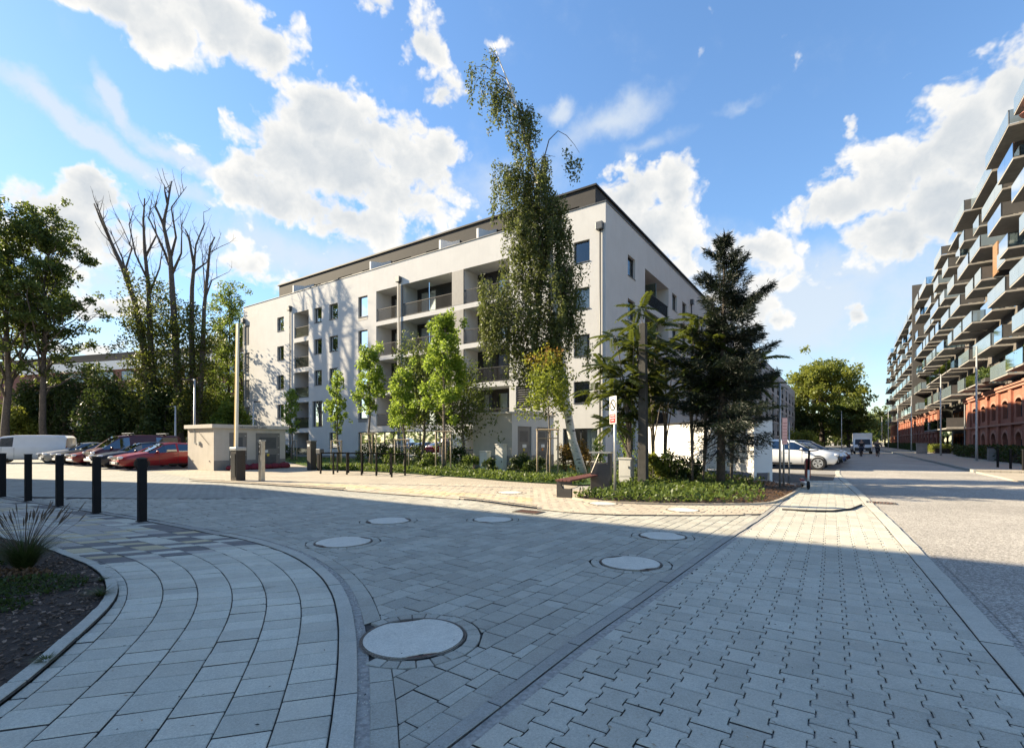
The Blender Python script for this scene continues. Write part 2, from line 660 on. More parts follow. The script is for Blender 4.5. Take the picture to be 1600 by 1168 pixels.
mat('lawn', (.06, .13, .025), (.035, .085, .02), .95, 5, .8, 60)
mat('mulch soil', (.06, .04, .028), (.028, .02, .015), .95, 14, .9, 50)
mat('white render', (.54, .537, .53), (.505, .502, .495), .9, .8, .12, 120, stain=.10)
mat('white bright', (.80, .79, .77), (.76, .75, .73), .85, 1.0, .1, 90, stain=.06)
mat('grey render', (.30, .275, .25), (.26, .24, .22), .9, 1.2, .1, 90)
mat('penthouse dark', (.028, .026, .025), (.022, .021, .02), .8, 1.5, .06, 60)
mat('metal dark', (.018, .019, .021), (.013, .014, .016), .55, 8, spec=.25)
mat('frame dark', (.028, .031, .036), (.022, .025, .03), .45, 8)
mat('sill metal', (.10, .105, .11), None, .45, 8, metal=.5)
mat('panel grey', (.22, .215, .205), (.19, .185, .18), .6, 3)
mat('louvre grey', (.10, .10, .10), (.08, .08, .08), .5, 3)
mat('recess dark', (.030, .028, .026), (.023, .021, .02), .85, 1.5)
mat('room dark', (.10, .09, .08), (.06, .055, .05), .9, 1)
mat('curtain', (.72, .71, .68), (.6, .59, .57), .9, 9)
mat('roof felt', (.12, .12, .12), (.09, .09, .09), .95, 2)
glassmat('window glass', (.62, .68, .68), base=.045)
glassmat('balcony glass', (.58, .70, .76), (.88, .95, 1), base=.20, rough=.04)
glassmat('divider glass', (.55, .68, .66), (.85, .95, .95), base=.12, rough=.08)
mat('frosted blue', (.18, .225, .255), (.155, .20, .23), .15, 1.2, spec=.8, coat=.4)
mat('slab concrete', (.34, .32, .29), (.27, .255, .23), .85, 2, .2, 50, stain=.25)
mat('facade taupe', (.15, .135, .118), (.115, .105, .093), .9, 1.5, .1, 60)
mat('facade dark', (.075, .07, .066), (.06, .057, .055), .8, 1.5)
mat('stone trim', (.38, .19, .135), (.33, .165, .118), .85, 3)
brickmat('red brick', (.35, .122, .075), (.28, .095, .06), (.36, .24, .18), .26, .077, .010, swap='YZX')
brickmat('far red brick', (.26, .10, .07), (.22, .085, .06), (.25, .18, .15), .5, .15, .02, swap='XZY')
mat('galvanised', (.42, .43, .43), (.34, .35, .35), .45, 20, metal=.6)
mat('stainless', (.55, .52, .46), (.46, .43, .38), .35, 12, metal=.8)
mat('lamp grey', (.50, .50, .49), (.42, .42, .41), .5, 10, metal=.3)
mat('bollard black', (.007, .007, .008), (.005, .005, .0055), .6, 9, spec=.2)
mat('barrier brown', (.030, .024, .022), (.022, .018, .017), .4, 6)
mat('barrier arm white', (.72, .68, .58), (.62, .58, .5), .5, 6)
mat('barrier arm amber', (.55, .38, .10), (.5, .33, .09), .5, 6)
mat('kiosk beige', (.50, .46, .41), (.44, .41, .36), .9, 1.5, .25, 140, stain=.12)
mat('kiosk plinth', (.22, .21, .20), (.18, .175, .165), .9, 3, .2, 90)
mat('kiosk roof', (.55, .52, .47), (.47, .44, .40), .9, 2, stain=.2)
mat('door grey', (.17, .165, .16), (.15, .145, .14), .5, 4)
mat('vent grey', (.075, .08, .09), (.06, .065, .07), .5, 4)
mat('label white', (.78, .78, .76), None, .6, 4)
mat('label yellow', (.75, .55, .05), None, .6, 4)
mat('label orange', (.75, .28, .03), None, .6, 4)
mat('label red', (.26, .012, .018), (.22, .01, .015), .5, 4)
mat('label pink', (.72, .42, .38), (.66, .38, .34), .6, 5)
mat('print dark', (.03, .03, .03), None, .6, 4)
mat('sack red', (.20, .014, .03), (.13, .009, .02), .75, 6, .5, 30)
mat('wood red', (.17, .055, .045), (.11, .038, .032), .55, 5, .3, 40)
mat('bench metal', (.055, .052, .050), (.042, .04, .039), .5, 6)
mat('cabinet grey', (.56, .55, .51), (.50, .49, .455), .6, 4, stain=.15)
mat('pole concrete', (.065, .063, .055), (.04, .038, .034), .9, 5, .4, 40)
mat('bark', (.11, .09, .075), (.055, .045, .038), .95, 7, 1.0, 22)
mat('bark grey', (.20, .17, .145), (.11, .095, .08), .95, 9, .8, 22)
mat('stake wood', (.42, .34, .25), (.30, .24, .17), .85, 10, .3, 30)
mat('chip', (.15, .105, .078), (.055, .04, .032), .9, 20)
mat('chip pale', (.34, .25, .19), (.20, .14, .105), .9, 20)
mat('tyre', (.016, .016, .017), None, .85, 10)
mat('rim silver', (.60, .60, .60), (.52, .52, .52), .3, 8, metal=.7)
mat('car black', (.012, .012, .014), None, .35, 5)
mat('car grey trim', (.08, .08, .085), None, .5, 5)
mat('lamp glass', (.75, .76, .78), (.55, .56, .58), .08, 18, spec=.9, coat=.6)
mat('tail red', (.35, .01, .012), None, .15, 5, coat=.6)
mat('plate white', (.80, .80, .78), None, .5, 5)
glassmat('car glass', (.10, .13, .14), base=.16)
for nm, c in (('paint white', (.78, .78, .77)), ('paint silver', (.25, .26, .275)), ('paint black', (.008, .0085, .01)), ('paint red', (.15, .006, .009)),
              ('paint crimson', (.22, .007, .012)), ('paint navy', (.006, .010, .022)), ('paint maroon', (.07, .005, .008)), ('paint blue', (.02, .05, .16))):
    mat(nm, c, tuple(q * .94 for q in c), .30, 2, spec=.4, coat=.45)
mat('scooter white', (.75, .75, .74), None, .4, 5)
mat('scooter red', (.18, .01, .014), None, .4, 5)
mat('skin', (.50, .32, .24), (.44, .28, .2), .6, 10)
mat('cloth dark', (.03, .032, .04), (.02, .022, .028), .9, 12)
mat('cloth navy', (.03, .04, .08), (.02, .03, .06), .9, 12)
mat('cloth grey', (.10, .10, .11), (.07, .07, .08), .9, 12)
mat('hair', (.04, .028, .02), None, .7, 20)
mat('rubber', (.02, .02, .02), (.014, .014, .014), .8, 10)
mat('iron', (.13, .115, .10), (.08, .07, .06), .6, 30, .3, 60, metal=.4)
mat('rust', (.16, .07, .045), (.09, .05, .04), .9, 30, .4, 60)
mat('fabric pink', (.72, .33, .26), (.62, .28, .22), .9, 4)
mat('wood screen', (.30, .17, .085), (.2, .11, .055), .7, 5)
leafmat('birch leaves', (.024, .040, .012), (.115, .14, .042), .40, (.26, .30, .07))
leafmat('young leaves', (.075, .15, .02), (.22, .32, .045), .52, (.5, .62, .09))
leafmat('plum leaves', (.10, .045, .02), (.16, .15, .03), .45, (.40, .26, .05))
leafmat('autumn leaves', (.045, .085, .014), (.16, .21, .03), .5, (.36, .40, .05), patch=((.34, .11, .025), 4.1, 4.9))
leafmat('tree leaves', (.026, .048, .012), (.115, .15, .032), .44, (.24, .30, .045))
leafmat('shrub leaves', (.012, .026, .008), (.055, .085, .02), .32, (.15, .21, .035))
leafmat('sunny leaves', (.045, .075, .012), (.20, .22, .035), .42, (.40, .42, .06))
leafmat('poplar leaves', (.035, .07, .012), (.13, .19, .03), .45, (.32, .42, .06))
leafmat('spruce needles', (.005, .010, .006), (.018, .030, .014), .12, (.03, .05, .02))
leafmat('sumac leaves', (.014, .030, .008), (.075, .10, .02), .40, (.26, .30, .04))
leafmat('ground leaves', (.035, .065, .012), (.12, .165, .032), .35, (.25, .33, .06))
leafmat('ground brown', (.10, .055, .03), (.20, .12, .06), .2, (.25, .15, .07))
leafmat('grass blades', (.03, .05, .012), (.10, .13, .035), .3, (.2, .25, .06))
leafmat('seed head', (.13, .10, .075), (.22, .17, .13), .3, (.3, .24, .18))
leafmat('far leaves', (.05, .075, .025), (.14, .17, .055), .4, (.25, .3, .08))
leafmat('ivy leaves', (.03, .05, .01), (.125, .145, .028), .45, (.22, .25, .04))


def birch_bark():
    m = bpy.data.materials.new('birch bark')
    m.use_nodes = True
    nt = m.node_tree
    b = nt.nodes['Principled BSDF']
    b.inputs['Roughness'].default_value = .75
    L = nt.links.new
    tc = NT(nt, 'ShaderNodeTexCoord')
    mp = NT(nt, 'ShaderNodeMapping')
    mp.inputs['Scale'].default_value = (3.2, 3.2, 9.0)
    L(tc.outputs['Object'], mp.inputs['Vector'])
    n = NT(nt, 'ShaderNodeTexNoise')
    n.inputs['Scale'].default_value = 1.2
    n.inputs['Detail'].default_value = 5
    L(mp.outputs[0], n.inputs['Vector'])
    k = MAPR(nt, n.outputs['Fac'], .58, .64)
    L(MIXC(nt, k, (.62, .59, .54), (.05, .045, .04)), b.inputs['Base Color'])
    MATS['birch bark'] = m


birch_bark()


# ------------------------------------------------------------------ ground, road, pavements
def sheet(name, poly, z, m, kind='structure', parent=None, label=None):
    mb = MB()
    mb.add([(x, y, z) for x, y in poly], [tuple(range(len(poly)))])
    o = mb.build(name, M[m], parent)
    return tag(o, kind=kind, label=label)


class Line:
    """a polyline with a signed distance, positive on its left"""

    def __init__(self, pts):
        self.p = np.array(pts, float)
        self.a, self.b = self.p[:-1], self.p[1:]
        self.d = self.b - self.a
        self.len = np.hypot(self.d[:, 0], self.d[:, 1])
        self.t = self.d / self.len[:, None]
        self.n = np.stack([-self.t[:, 1], self.t[:, 0]], 1)
        self.cum = np.concatenate([[0], np.cumsum(self.len)])

    def near(self, x, y):
        q = np.array((x, y))
        w = q - self.a
        u = np.clip((w * self.t).sum(1), 0, self.len)
        c = self.a + self.t * u[:, None]
        e = q - c
        dist = np.hypot(e[:, 0], e[:, 1])
        i = int(dist.argmin())
        sd = float((w[i] * self.n[i]).sum())
        # beyond the ends or at a corner take the true distance with that sign
        s = dist[i] if sd >= 0 else -dist[i]
        return s, c[i], self.n[i], float(self.cum[i] + u[i])

    def smooth(self, step=.1):
        return self


def spline(pts, step=.12):
    """Catmull-Rom through the surveyed points, resampled evenly"""
    P = [np.array(q, float) for q in pts]
    P = [2 * P[0] - P[1]] + P + [2 * P[-1] - P[-2]]
    out = []
    for i in range(1, len(P) - 2):
        n = max(2, int(np.linalg.norm(P[i + 1] - P[i]) / step))
        for k in range(n):
            t = k / n
            a, b, c, d = P[i - 1], P[i], P[i + 1], P[i + 2]
            out.append(.5 * ((2 * b) + (c - a) * t + (2 * a - 5 * b + 4 * c - d) * t * t + (3 * b - a - 3 * c + d) * t ** 3))
    out.append(P[-2])
    return np.array(out)


def resmooth(a, k=6):
    for _ in range(k):
        a[1:-1] = (a[:-2] + 2 * a[1:-1] + a[2:]) / 4
    return a


def offset(line_pts, d):
    p = np.asarray(line_pts)
    t = np.gradient(p, axis=0)
    t /= np.hypot(t[:, 0], t[:, 1])[:, None]
    return p + np.stack([-t[:, 1], t[:, 0]], 1) * d


def walk(pts, step0, jit=0.0, start=0.0):
    """arc lengths -> points along a curve"""
    p = np.asarray(pts)
    seg = np.hypot(*(np.diff(p, axis=0).T))
    cum = np.concatenate([[0], np.cumsum(seg)])
    s = start
    S = []
    while s < cum[-1]:
        S.append(s)
        s += step0 * (1 + R.uniform(-jit, jit))
    S = np.array(S)
    return S, cum


def along(pts, cum, S):
    return np.stack([np.interp(S, cum, pts[:, 0]), np.interp(S, cum, pts[:, 1])], 1)


def clip(poly, c, n):
    out = []
    k = len(poly)
    for i in range(k):
        a, b = poly[i], poly[(i + 1) % k]
        da = (a[0] - c[0]) * n[0] + (a[1] - c[1]) * n[1]
        db = (b[0] - c[0]) * n[0] + (b[1] - c[1]) * n[1]
        if da >= 0:
            out.append(a)
        if (da >= 0) != (db >= 0):
            t = da / (da - db)
            out.append((a[0] + (b[0] - a[0]) * t, a[1] + (b[1] - a[1]) * t))
    return out


def area(poly):
    return .5 * abs(sum(poly[i][0] * poly[(i + 1) % len(poly)][1] - poly[(i + 1) % len(poly)][0] * poly[i][1] for i in range(len(poly))))


def fit(poly, bounds, holes=()):
    """keep the part of a unit on the right side of each boundary (line, side, margin) and outside each hole"""
    cx = sum(q[0] for q in poly) / len(poly)
    cy = sum(q[1] for q in poly) / len(poly)
    r = max(math.hypot(q[0] - cx, q[1] - cy) for q in poly)
    for (ln, side, mg) in bounds:
        s, c, n, _ = ln.near(cx, cy)
        s = s * side - mg
        if s < -r:
            return None
        if s < r:
            poly = clip(poly, c + n * side * mg, n * side)
            if len(poly) < 3:
                return None
    for (hx, hy, hr) in holes:
        dx, dy = cx - hx, cy - hy
        d = math.hypot(dx, dy)
        if d < hr + r:
            if d < 1e-6:
                return None
            poly = clip(poly, (hx + dx / d * hr, hy + dy / d * hr), (dx / d, dy / d))
            if len(poly) < 3:
                return None
    if area(poly) < .0016:
        return None
    return poly


def unit_mesh(poly, joint=.0075, z=0.0, cham=.0055, deep=.024):
    cx = sum(q[0] for q in poly) / len(poly)
    cy = sum(q[1] for q in poly) / len(poly)

    def ring(d, zz):
        o = []
        for x, y in poly:
            h = math.hypot(x - cx, y - cy) or 1
            k = max(0.0, 1 - d * 1.3 / h)
            o.append((cx + (x - cx) * k, cy + (y - cy) * k, zz))
        return o
    n = len(poly)
    tx, ty = R.gauss(0, .006), R.gauss(0, .006)
    dz = z + R.gauss(0, .0016)
    vs = [(x, y, q + dz + tx * (x - cx) + ty * (y - cy)) for x, y, q in ring(joint * .5 + cham, 0) + ring(joint * .5, -cham)] + ring(joint * .5, z - deep)
    fs = [tuple(range(n))]
    for k in (0, n):
        fs += [(k + i, k + n + i, k + n + (i + 1) % n, k + (i + 1) % n) for i in range(n)]
    return vs, fs, (cx, cy)


def ccw(poly):
    a = sum(poly[i][0] * poly[(i + 1) % len(poly)][1] - poly[(i + 1) % len(poly)][0] * poly[i][1] for i in range(len(poly)))
    return list(poly) if a > 0 else list(poly)[::-1]


def lay(units, name, parent, limit=300, stuff=None, z=0.0, joint=.0075):
    """units = [(polygon, material)]: the ones that show largest become parts, the rest one joined part"""
    rows = []
    for poly, mk in units:
        poly = ccw(poly)
        cx = sum(q[0] for q in poly) / len(poly)
        cy = sum(q[1] for q in poly) / len(poly)
        vis = 0.0
        if cy > .8:
            px, py = 800 + F * cx / cy, HY + HC * F / cy
            if -40 < px < 1640 and py < 1200:
                vis = area(poly) * F * F * HC / cy ** 3
        rows.append((vis, poly, mk))
    rows.sort(key=lambda q: -q[0])
    rest = []
    for i, (vis, poly, mk) in enumerate(rows):
        if i < limit and vis > 12:
            vs, fs, c = unit_mesh(poly, joint, z)
            me = bpy.data.meshes.new(name)
            me.from_pydata([(x - c[0], y - c[1], q) for x, y, q in vs], [], fs)
            me.materials.append(M[mk])
            me.materials.append(M['joint sand'])
            nn = len(poly)
            me.polygons.foreach_set('material_index', [0] * (1 + nn) + [1] * nn)
            o = bpy.data.objects.new(name, me)
            col.objects.link(o)
            o.location = (c[0], c[1], 0)
            adopt(o, parent)
        else:
            rest.append((poly, mk))
    if rest:
        keys = sorted({mk for _, mk in rest})
        mb = MB()
        tint = []
        for poly, mk in rest:
            vs, fs, c = unit_mesh(poly, joint, z)
            nn = len(poly)
            mb.add(vs, fs, keys.index(mk))
            mb.m[-nn:] = [len(keys)] * nn
            tint += [R.random()] * len(fs)
        o = mb.build(stuff or name + '_field', [M[k] for k in keys] + [M['joint sand']], parent, kind='stuff')
        a = o.data.attributes.new('tint', 'FLOAT', 'FACE')
        a.data.foreach_set('value', tint)


# surveyed lines (world metres, from the photograph's ground points)
K1 = resmooth(spline([(-.33, .6), (-.55, 1.5), (-.772, 2.407), (-1.024, 3.259), (-1.318, 4.109), (-1.667, 4.917), (-2.106, 5.667), (-2.604, 6.32),
                      (-3.098, 6.848), (-3.948, 7.57), (-4.816, 8.10), (-6.095, 8.92), (-7.15, 9.56), (-10.5, 11.5), (-13.95, 13.45), (-24, 19.6), (-33, 25.2)]))
ED = resmooth(spline([(-2.1, .3), (-2.55, 1.6), (-2.906, 2.786), (-3.06, 3.2), (-3.245, 3.62), (-3.504, 4.2), (-3.793, 4.72), (-4.27, 5.3), (-4.87, 5.85),
                      (-5.6, 6.35), (-6.75, 7.1), (-8.22, 7.88), (-12, 10.1), (-18, 13.7), (-30, 21)]), 3)
S1 = spline([(-1.75, .3), (-.95, 1.5), (-.314, 2.407), (0, 2.876), (.64, 3.82), (1.394, 4.85), (3.2, 7.35), (5.236, 10.09), (7.3, 13.05)])
S2 = spline([(1.6, .2), (2.55, 1.75), (3.593, 3.445), (4.3, 4.58), (4.872, 5.5), (7.03, 9.0), (8.6, 11.62), (9.9, 13.75), (15.1, 22.56), (18.5, 27.6)])
K2 = resmooth(spline([(-12.44, 18.9), (-10.68, 18.2), (-9.28, 17.5), (-7.52, 16.55), (-6.25, 15.85), (-5.66, 15.5), (-1.9, 13.2), (-.95, 12.55), (-.2, 11.75),
                      (.65, 10.95), (1.3, 10.45), (2.13, 10.12), (3.4, 10.05), (5.1, 10.1)], .1), 3)
LK1, LED, LS1, LS2, LK2 = Line(K1), Line(ED), Line(S1), Line(S2), Line(K2)

COVERS = [(-.755, 3.776, .385), (-2.53, 7.375, .40), (-2.35, 9.35, .40), (-.37, 9.5, .37), (1.47, 6.09, .36), (2.4, 7.83, .35)]
HOLES = [(x, y, r + .135) for x, y, r in COVERS]

ground = sheet('ground', [(-900, -300), (900, -300), (900, 1500), (-900, 1500)], -.14, 'earth')
asphalt = sheet('road', [W(p, s)[:2] for p, s in ((-.75, -30), (5.3, -30), (5.3, 330), (-6.6, 330), (-6.6, 27.5), (-.35, 27.5))], -.018, 'asphalt')
# near the bottom right the carriageway widens to the strip
sheet('side_road', [(1.75, .2), (30, -14), W(5.3, 30)[:2], (19.6, 28.4), (15.15, 22.5), (9.95, 13.7), (7.1, 8.95), (4.95, 5.45), (3.65, 3.4)], -.012, 'asphalt')

road = sheet('paved_road', [tuple(q) for q in K1[::6]] + [(-40, 30), (-44, 45), (-20, 45), (-12.3, 18.9)] + [tuple(q) for q in K2[::6]] + [tuple(q) for q in S1[::-1][10::6]], -.020, 'joint sand')
far_b = sheet('parking_paving', [(-10.0, 13.1), (-5.5, 13.1), (-2.4, 13.3), (-5.66, 15.4), (-9.28, 17.4), (-12.4, 18.8), W(-20.9, 24)[:2], W(-85, 24)[:2], W(-85, 1.2)[:2], (-24, 19.75), (-13.95, 13.6)], -.006, 'far road pavers')
footway = sheet('pavement', [tuple(q) for q in K1[::6]] + [tuple(q) for q in ED[::-1][::6]], -.024, 'joint sand')
crossway = sheet('walkway', [tuple(q) for q in S1[::6]] + [W(-4.9, 22)[:2], W(-6.0, 27.5)[:2], (18.3, 27.3)] + [tuple(q) for q in S2[::-1][::6]], -.022, 'joint sand')
sheet('parking_bays', [W(p, s)[:2] for p, s in ((-12.0, 27.0), (-.2, 27.2), (-.2, 64), (-12.0, 64))], -.010, 'far cross pavers')
plaza = sheet('plaza', [tuple(q) for q in K2[::4]] + [(7.3, 13.05), (10.2, 17.6), W(-3.0, 22.5)[:2], W(-12.0, 28.0)[:2], W(-56, 28.0)[:2], W(-56, 14)[:2], W(-21, 8.95)[:2]], -.016, 'sandy joint')
far_e = sheet('plaza_far_paving', [tuple(q) for q in offset(K2, .15)[::4] if q[0] < .3] + [(2.2, 16.5), W(-12.5, 27.6)[:2], W(-56, 27.6)[:2], W(-56, 14.2)[:2], W(-20.9, 9.2)[:2]], -.004, 'far plaza pavers')

# --- curved footway: rows follow the kerb
units, kerbs, edge = [], [], []
S, cum = walk(K1, .8)
for a, b in zip(S[:-1], S[1:]):
    q = along(K1, cum, np.linspace(a, b, 4))
    o = along(offset(K1, .125), walk(offset(K1, .125), 1)[1], np.linspace(a, b, 4) / cum[-1] * walk(offset(K1, .125), 1)[1][-1])
    kerbs.append(([tuple(p) for p in q] + [tuple(p) for p in o[::-1]], 'kerb concrete' if (q[0][1] < 7.6) else 'kerb dark'))
tbend = LK1.near(-3.5, 7.2)[3]
for k in range(9):
    o0, o1 = offset(K1, .13 + k * .287), offset(K1, .13 + (k + 1) * .287)
    c0, c1 = walk(o0, 1)[1], walk(o1, 1)[1]
    S, cm = walk((o0 + o1) / 2, .215, .0, R.uniform(0, .2) - .2)
    for a, b in zip(S[:-1], S[1:]):
        if b < 0:
            continue
        f = np.array([max(a, 0), max(b - .008, .01)]) / cm[-1]
        p, q = along(o0, c0, f * c0[-1]), along(o1, c1, f * c1[-1])
        poly = [tuple(p[0]), tuple(p[1]), tuple(q[1]), tuple(q[0])]
        cx, cy = (p[0] + q[1]) / 2
        if cy > 21 or cy < .7:
            continue
        poly = fit(poly, [(LED, -1, .0)])
        if poly is None:
            continue
        t = LK1.near(cx, cy)[3] - tbend - k * .085
        if t < 0:
            mk = 'grey paver'
        elif t < 2.3:
            mk = R.choice(['grey paver', 'dark paver', 'dark paver', 'yellow paver', 'yellow paver' if k > 2 else 'grey paver', 'beige paver'])
        else:
            mk = R.choice(['beige paver', 'beige paver', 'beige paver', 'grey paver', 'yellow paver'] if k > 0 else ['grey paver', 'dark paver'])
        units.append((poly, mk))
lay(units, 'paving_slab', footway)
lay([q for q in kerbs if q[0][0][1] < 22], 'kerb_stone', footway, z=.012)

# gravelly gap and a soldier row on the road side of the kerb
gap = MB()
g0, g1 = offset(K1, .004), offset(K1, -.075)
for i in range(0, len(K1) - 1):
    if K1[i][1] > 9:
        break
    w0 = 1 if K1[i][1] < 6 else max(.1, 1 - (K1[i][1] - 6) / 3)
    gap.quad((*g1[i], -.009), (*g1[i + 1], -.009), (*g0[i + 1], -.009), (*g0[i], -.009))
gap.build('joint_sand', M['sandy joint'], road)

units = []
o0, o1 = offset(K1, -.07), offset(K1, -.215)
c0, c1 = walk(o0, 1)[1], walk(o1, 1)[1]
S, cm = walk(o0, .25, .06)
for a, b in zip(S[:-1], S[1:]):
    f = np.array([a, b]) / cm[-1]
    p, q = along(o0, c0, f * c0[-1]), along(o1, c1, f * c1[-1])
    if p[0][1] > 20:
        break
    poly = fit([tuple(q[0]), tuple(q[1]), tuple(p[1]), tuple(p[0])], [(LS1, 1, .09)], HOLES)
    if poly:
        units.append((poly, 'road paver'))
# soldier row along the strip
o0, o1 = offset(S1, .10), offset(S1, .25)
c0, c1 = walk(o0, 1)[1], walk(o1, 1)[1]
S, cm = walk(o0, .27, .2)
for a, b in zip(S[:-1], S[1:]):
    f = np.array([a, b]) / cm[-1]
    p, q = along(o0, c0, f * c0[-1]), along(o1, c1, f * c1[-1])
    poly = fit([tuple(p[0]), tuple(p[1]), tuple(q[1]), tuple(q[0])], [(LK1, -1, .215), (LK2, -1, .08)], HOLES)
    if poly:
        units.append((poly, 'road paver'))
# courses of the carriageway, parallel to the strip
B1 = math.atan2(.58, .815)
us, up = np.array((math.sin(B1), math.cos(B1))), np.array((math.cos(B1), -math.sin(B1)))
kb = 0
p = .03
while p > -24:
    wdt = .215 if R.random() < .8 else .16
    s = -3.0 + R.uniform(0, .3)
    while s < 16:
        ln = R.choice([.17, .25, .25, .30])
        c = us * (s + ln / 2) + up * (p - wdt / 2)
        if .6 < c[1] < 13.6 and abs(c[0]) < 1.25 * c[1] + 1.5 and not (c[1] > 13.0 and c[0] < -6.5):
            A, B = s, s + ln - .006
            poly = [tuple(us * A + up * p), tuple(us * A + up * (p - wdt + .003)), tuple(us * B + up * (p - wdt + .003)), tuple(us * B + up * p)]
            poly = fit(poly, [(LK1, -1, .215), (LS1, 1, .25), (LK2, -1, .10)], HOLES)
            if poly:
                units.append((poly, 'road paver'))
        s += ln
    p -= wdt
lay(units, 'road_paver', road, z=-.002, joint=.006)

# flush dark kerb between road and walkway, sandy joint beside it
kerbs = []
o1 = offset(S1, .095)
S, cum = walk(S1, 1.0)
c1 = walk(o1, 1)[1]
for a, b in zip(S[:-1], S[1:]):
    q, o = along(S1, cum, np.linspace(a, b, 3)), along(o1, c1, np.linspace(a, b, 3) / cum[-1] * c1[-1])
    kerbs.append(([tuple(x) for x in q] + [tuple(x) for x in o[::-1]], 'kerb dark'))
lay(kerbs, 'edging_stone', crossway, z=.006)
gap = MB()
g0, g1 = offset(S1, -.002), offset(S1, -.075)
for i in range(len(S1) - 1):
    gap.quad((*g1[i], -.006), (*g1[i + 1], -.006), (*g0[i + 1], -.006), (*g0[i], -.006))
gap.build('joint_sand', M['sandy joint'], crossway)
kerbs = []
o1 = offset(S2, .19)
S, cum = walk(S2, 1.0)
c1 = walk(o1, 1)[1]
for a, b in zip(S[:-1], S[1:]):
    q, o = along(S2, cum, np.linspace(a, b, 3)), along(o1, c1, np.linspace(a, b, 3) / cum[-1] * c1[-1])
    kerbs.append(([tuple(x) for x in q] + [tuple(x) for x in o[::-1]], 'kerb concrete'))
lay(kerbs, 'edging_stone', crossway, z=.004)

# interlocking double-T pavers of the walkway
B2 = math.atan2(.546, .838)
us, up = np.array((math.sin(B2), math.cos(B2))), np.array((math.cos(B2), -math.sin(B2)))
LH, we, ww, dd = .114, .105, .075, .016
prof = [(we, -LH), (we, -LH / 2 - dd), (ww, -LH / 2 + dd), (ww, LH / 2 - dd), (we, LH / 2 + dd), (we, LH)]
shape = [(x, y * .980) for x, y in prof + [(-x, y) for x, y in prof[::-1]]]
units = []
for i in range(-12, 50):
    for j in range(-14, 110):
        c = us * (j * 2 * LH + (LH if i % 2 else 0)) + up * (i * (we + ww))
        if not (.6 < c[1] < 19 and abs(c[0]) < 1.25 * c[1] + 1):
            continue
        poly = [tuple(c + up * x + us * y) for x, y in shape]
        poly = fit(poly, [(LS1, -1, .07), (LS2, 1, .195)])
        if poly and area(poly) > .003:
            units.append((poly, 'cross paver'))
lay(units, 'interlocking_paver', crossway, z=-.001, joint=.0065)

# plaza in the sun beyond the far kerb
units = []
us, up = np.array((ST, CT)), np.array((CT, -ST))
LPL = Line([(5.3, 10.1), (6.2, 11.45), (7.3, 13.0)])
for i in range(-75, 40):
    for j in range(20, 110):
        s, p_ = j * .2, i * .25 + (.125 if j % 2 else 0)
        c = us * s + up * p_
        if not (9.8 < c[1] < 17.6) or c[0] < -13 or c[0] > 7.2:
            continue
        d = LK2.near(*c)[0]
        if d > 3.9:
            continue
        poly = [tuple(us * a + up * b) for a, b in ((s, p_), (s, p_ + .25), (s + .2, p_ + .25), (s + .2, p_))]
        poly = fit(poly, [(LK2, 1, .13), (Line(S1), 1, .10)])
        if poly:
            units.append((poly, 'plaza yellow' if (.35 < d < 1.3 and c[0] < .4 and R.random() < .75) else 'plaza paver'))
lay(units, 'plaza_paver', plaza, z=.004)
kerbs = {True: [], False: []}
o1 = offset(K2, .12)
S, cum = walk(K2, .9)
c1 = walk(o1, 1)[1]
for a, b in zip(S[:-1], S[1:]):
    q, o = along(K2, cum, np.linspace(a, b, 4)), along(o1, c1, np.linspace(a, b, 4) / cum[-1] * c1[-1])
    x = q[0][0]
    kerbs[x < -5.8 or -2.0 < x < .55].append(([tuple(x_) for x_ in q] + [tuple(x_) for x_ in o[::-1]], 'plaza paver'))
lay(kerbs[True], 'kerb_stone', plaza, z=.075, joint=.006)
lay(kerbs[False], 'kerb_stone', plaza, z=.008, joint=.006)

# right-hand pavement: raised slab beyond a dark kerb, flush apron nearer
rp = MB()
rp.prism([W(p, s)[:2] for p, s in ((5.42, 33), (12.1, 33), (12.1, 230), (5.42, 230))], -.1, .10)
tag(rp.build('pavement', M['far plaza pavers']), kind='structure')
rk = MB()
rk.prism([W(p, s)[:2] for p, s in ((5.28, 33), (5.415, 33), (5.415, 230), (5.28, 230))], -.1, .115)
tag(rk.build('kerb', M['kerb dark']), kind='structure')
sheet('pavement_apron', [W(p, s)[:2] for p, s in ((6.4, 15), (30, 15), (30, 32.9), (5.5, 32.9), (5.5, 27))], .012, 'far plaza pavers')
kn = MB()
kn.prism([W(p, s)[:2] for p, s in ((6.28, 15), (6.39, 15), (5.49, 27), (5.49, 32.9), (5.36, 32.9), (5.36, 27))], -.1, .03)
tag(kn.build('kerb', M['plaza paver']), kind='structure')


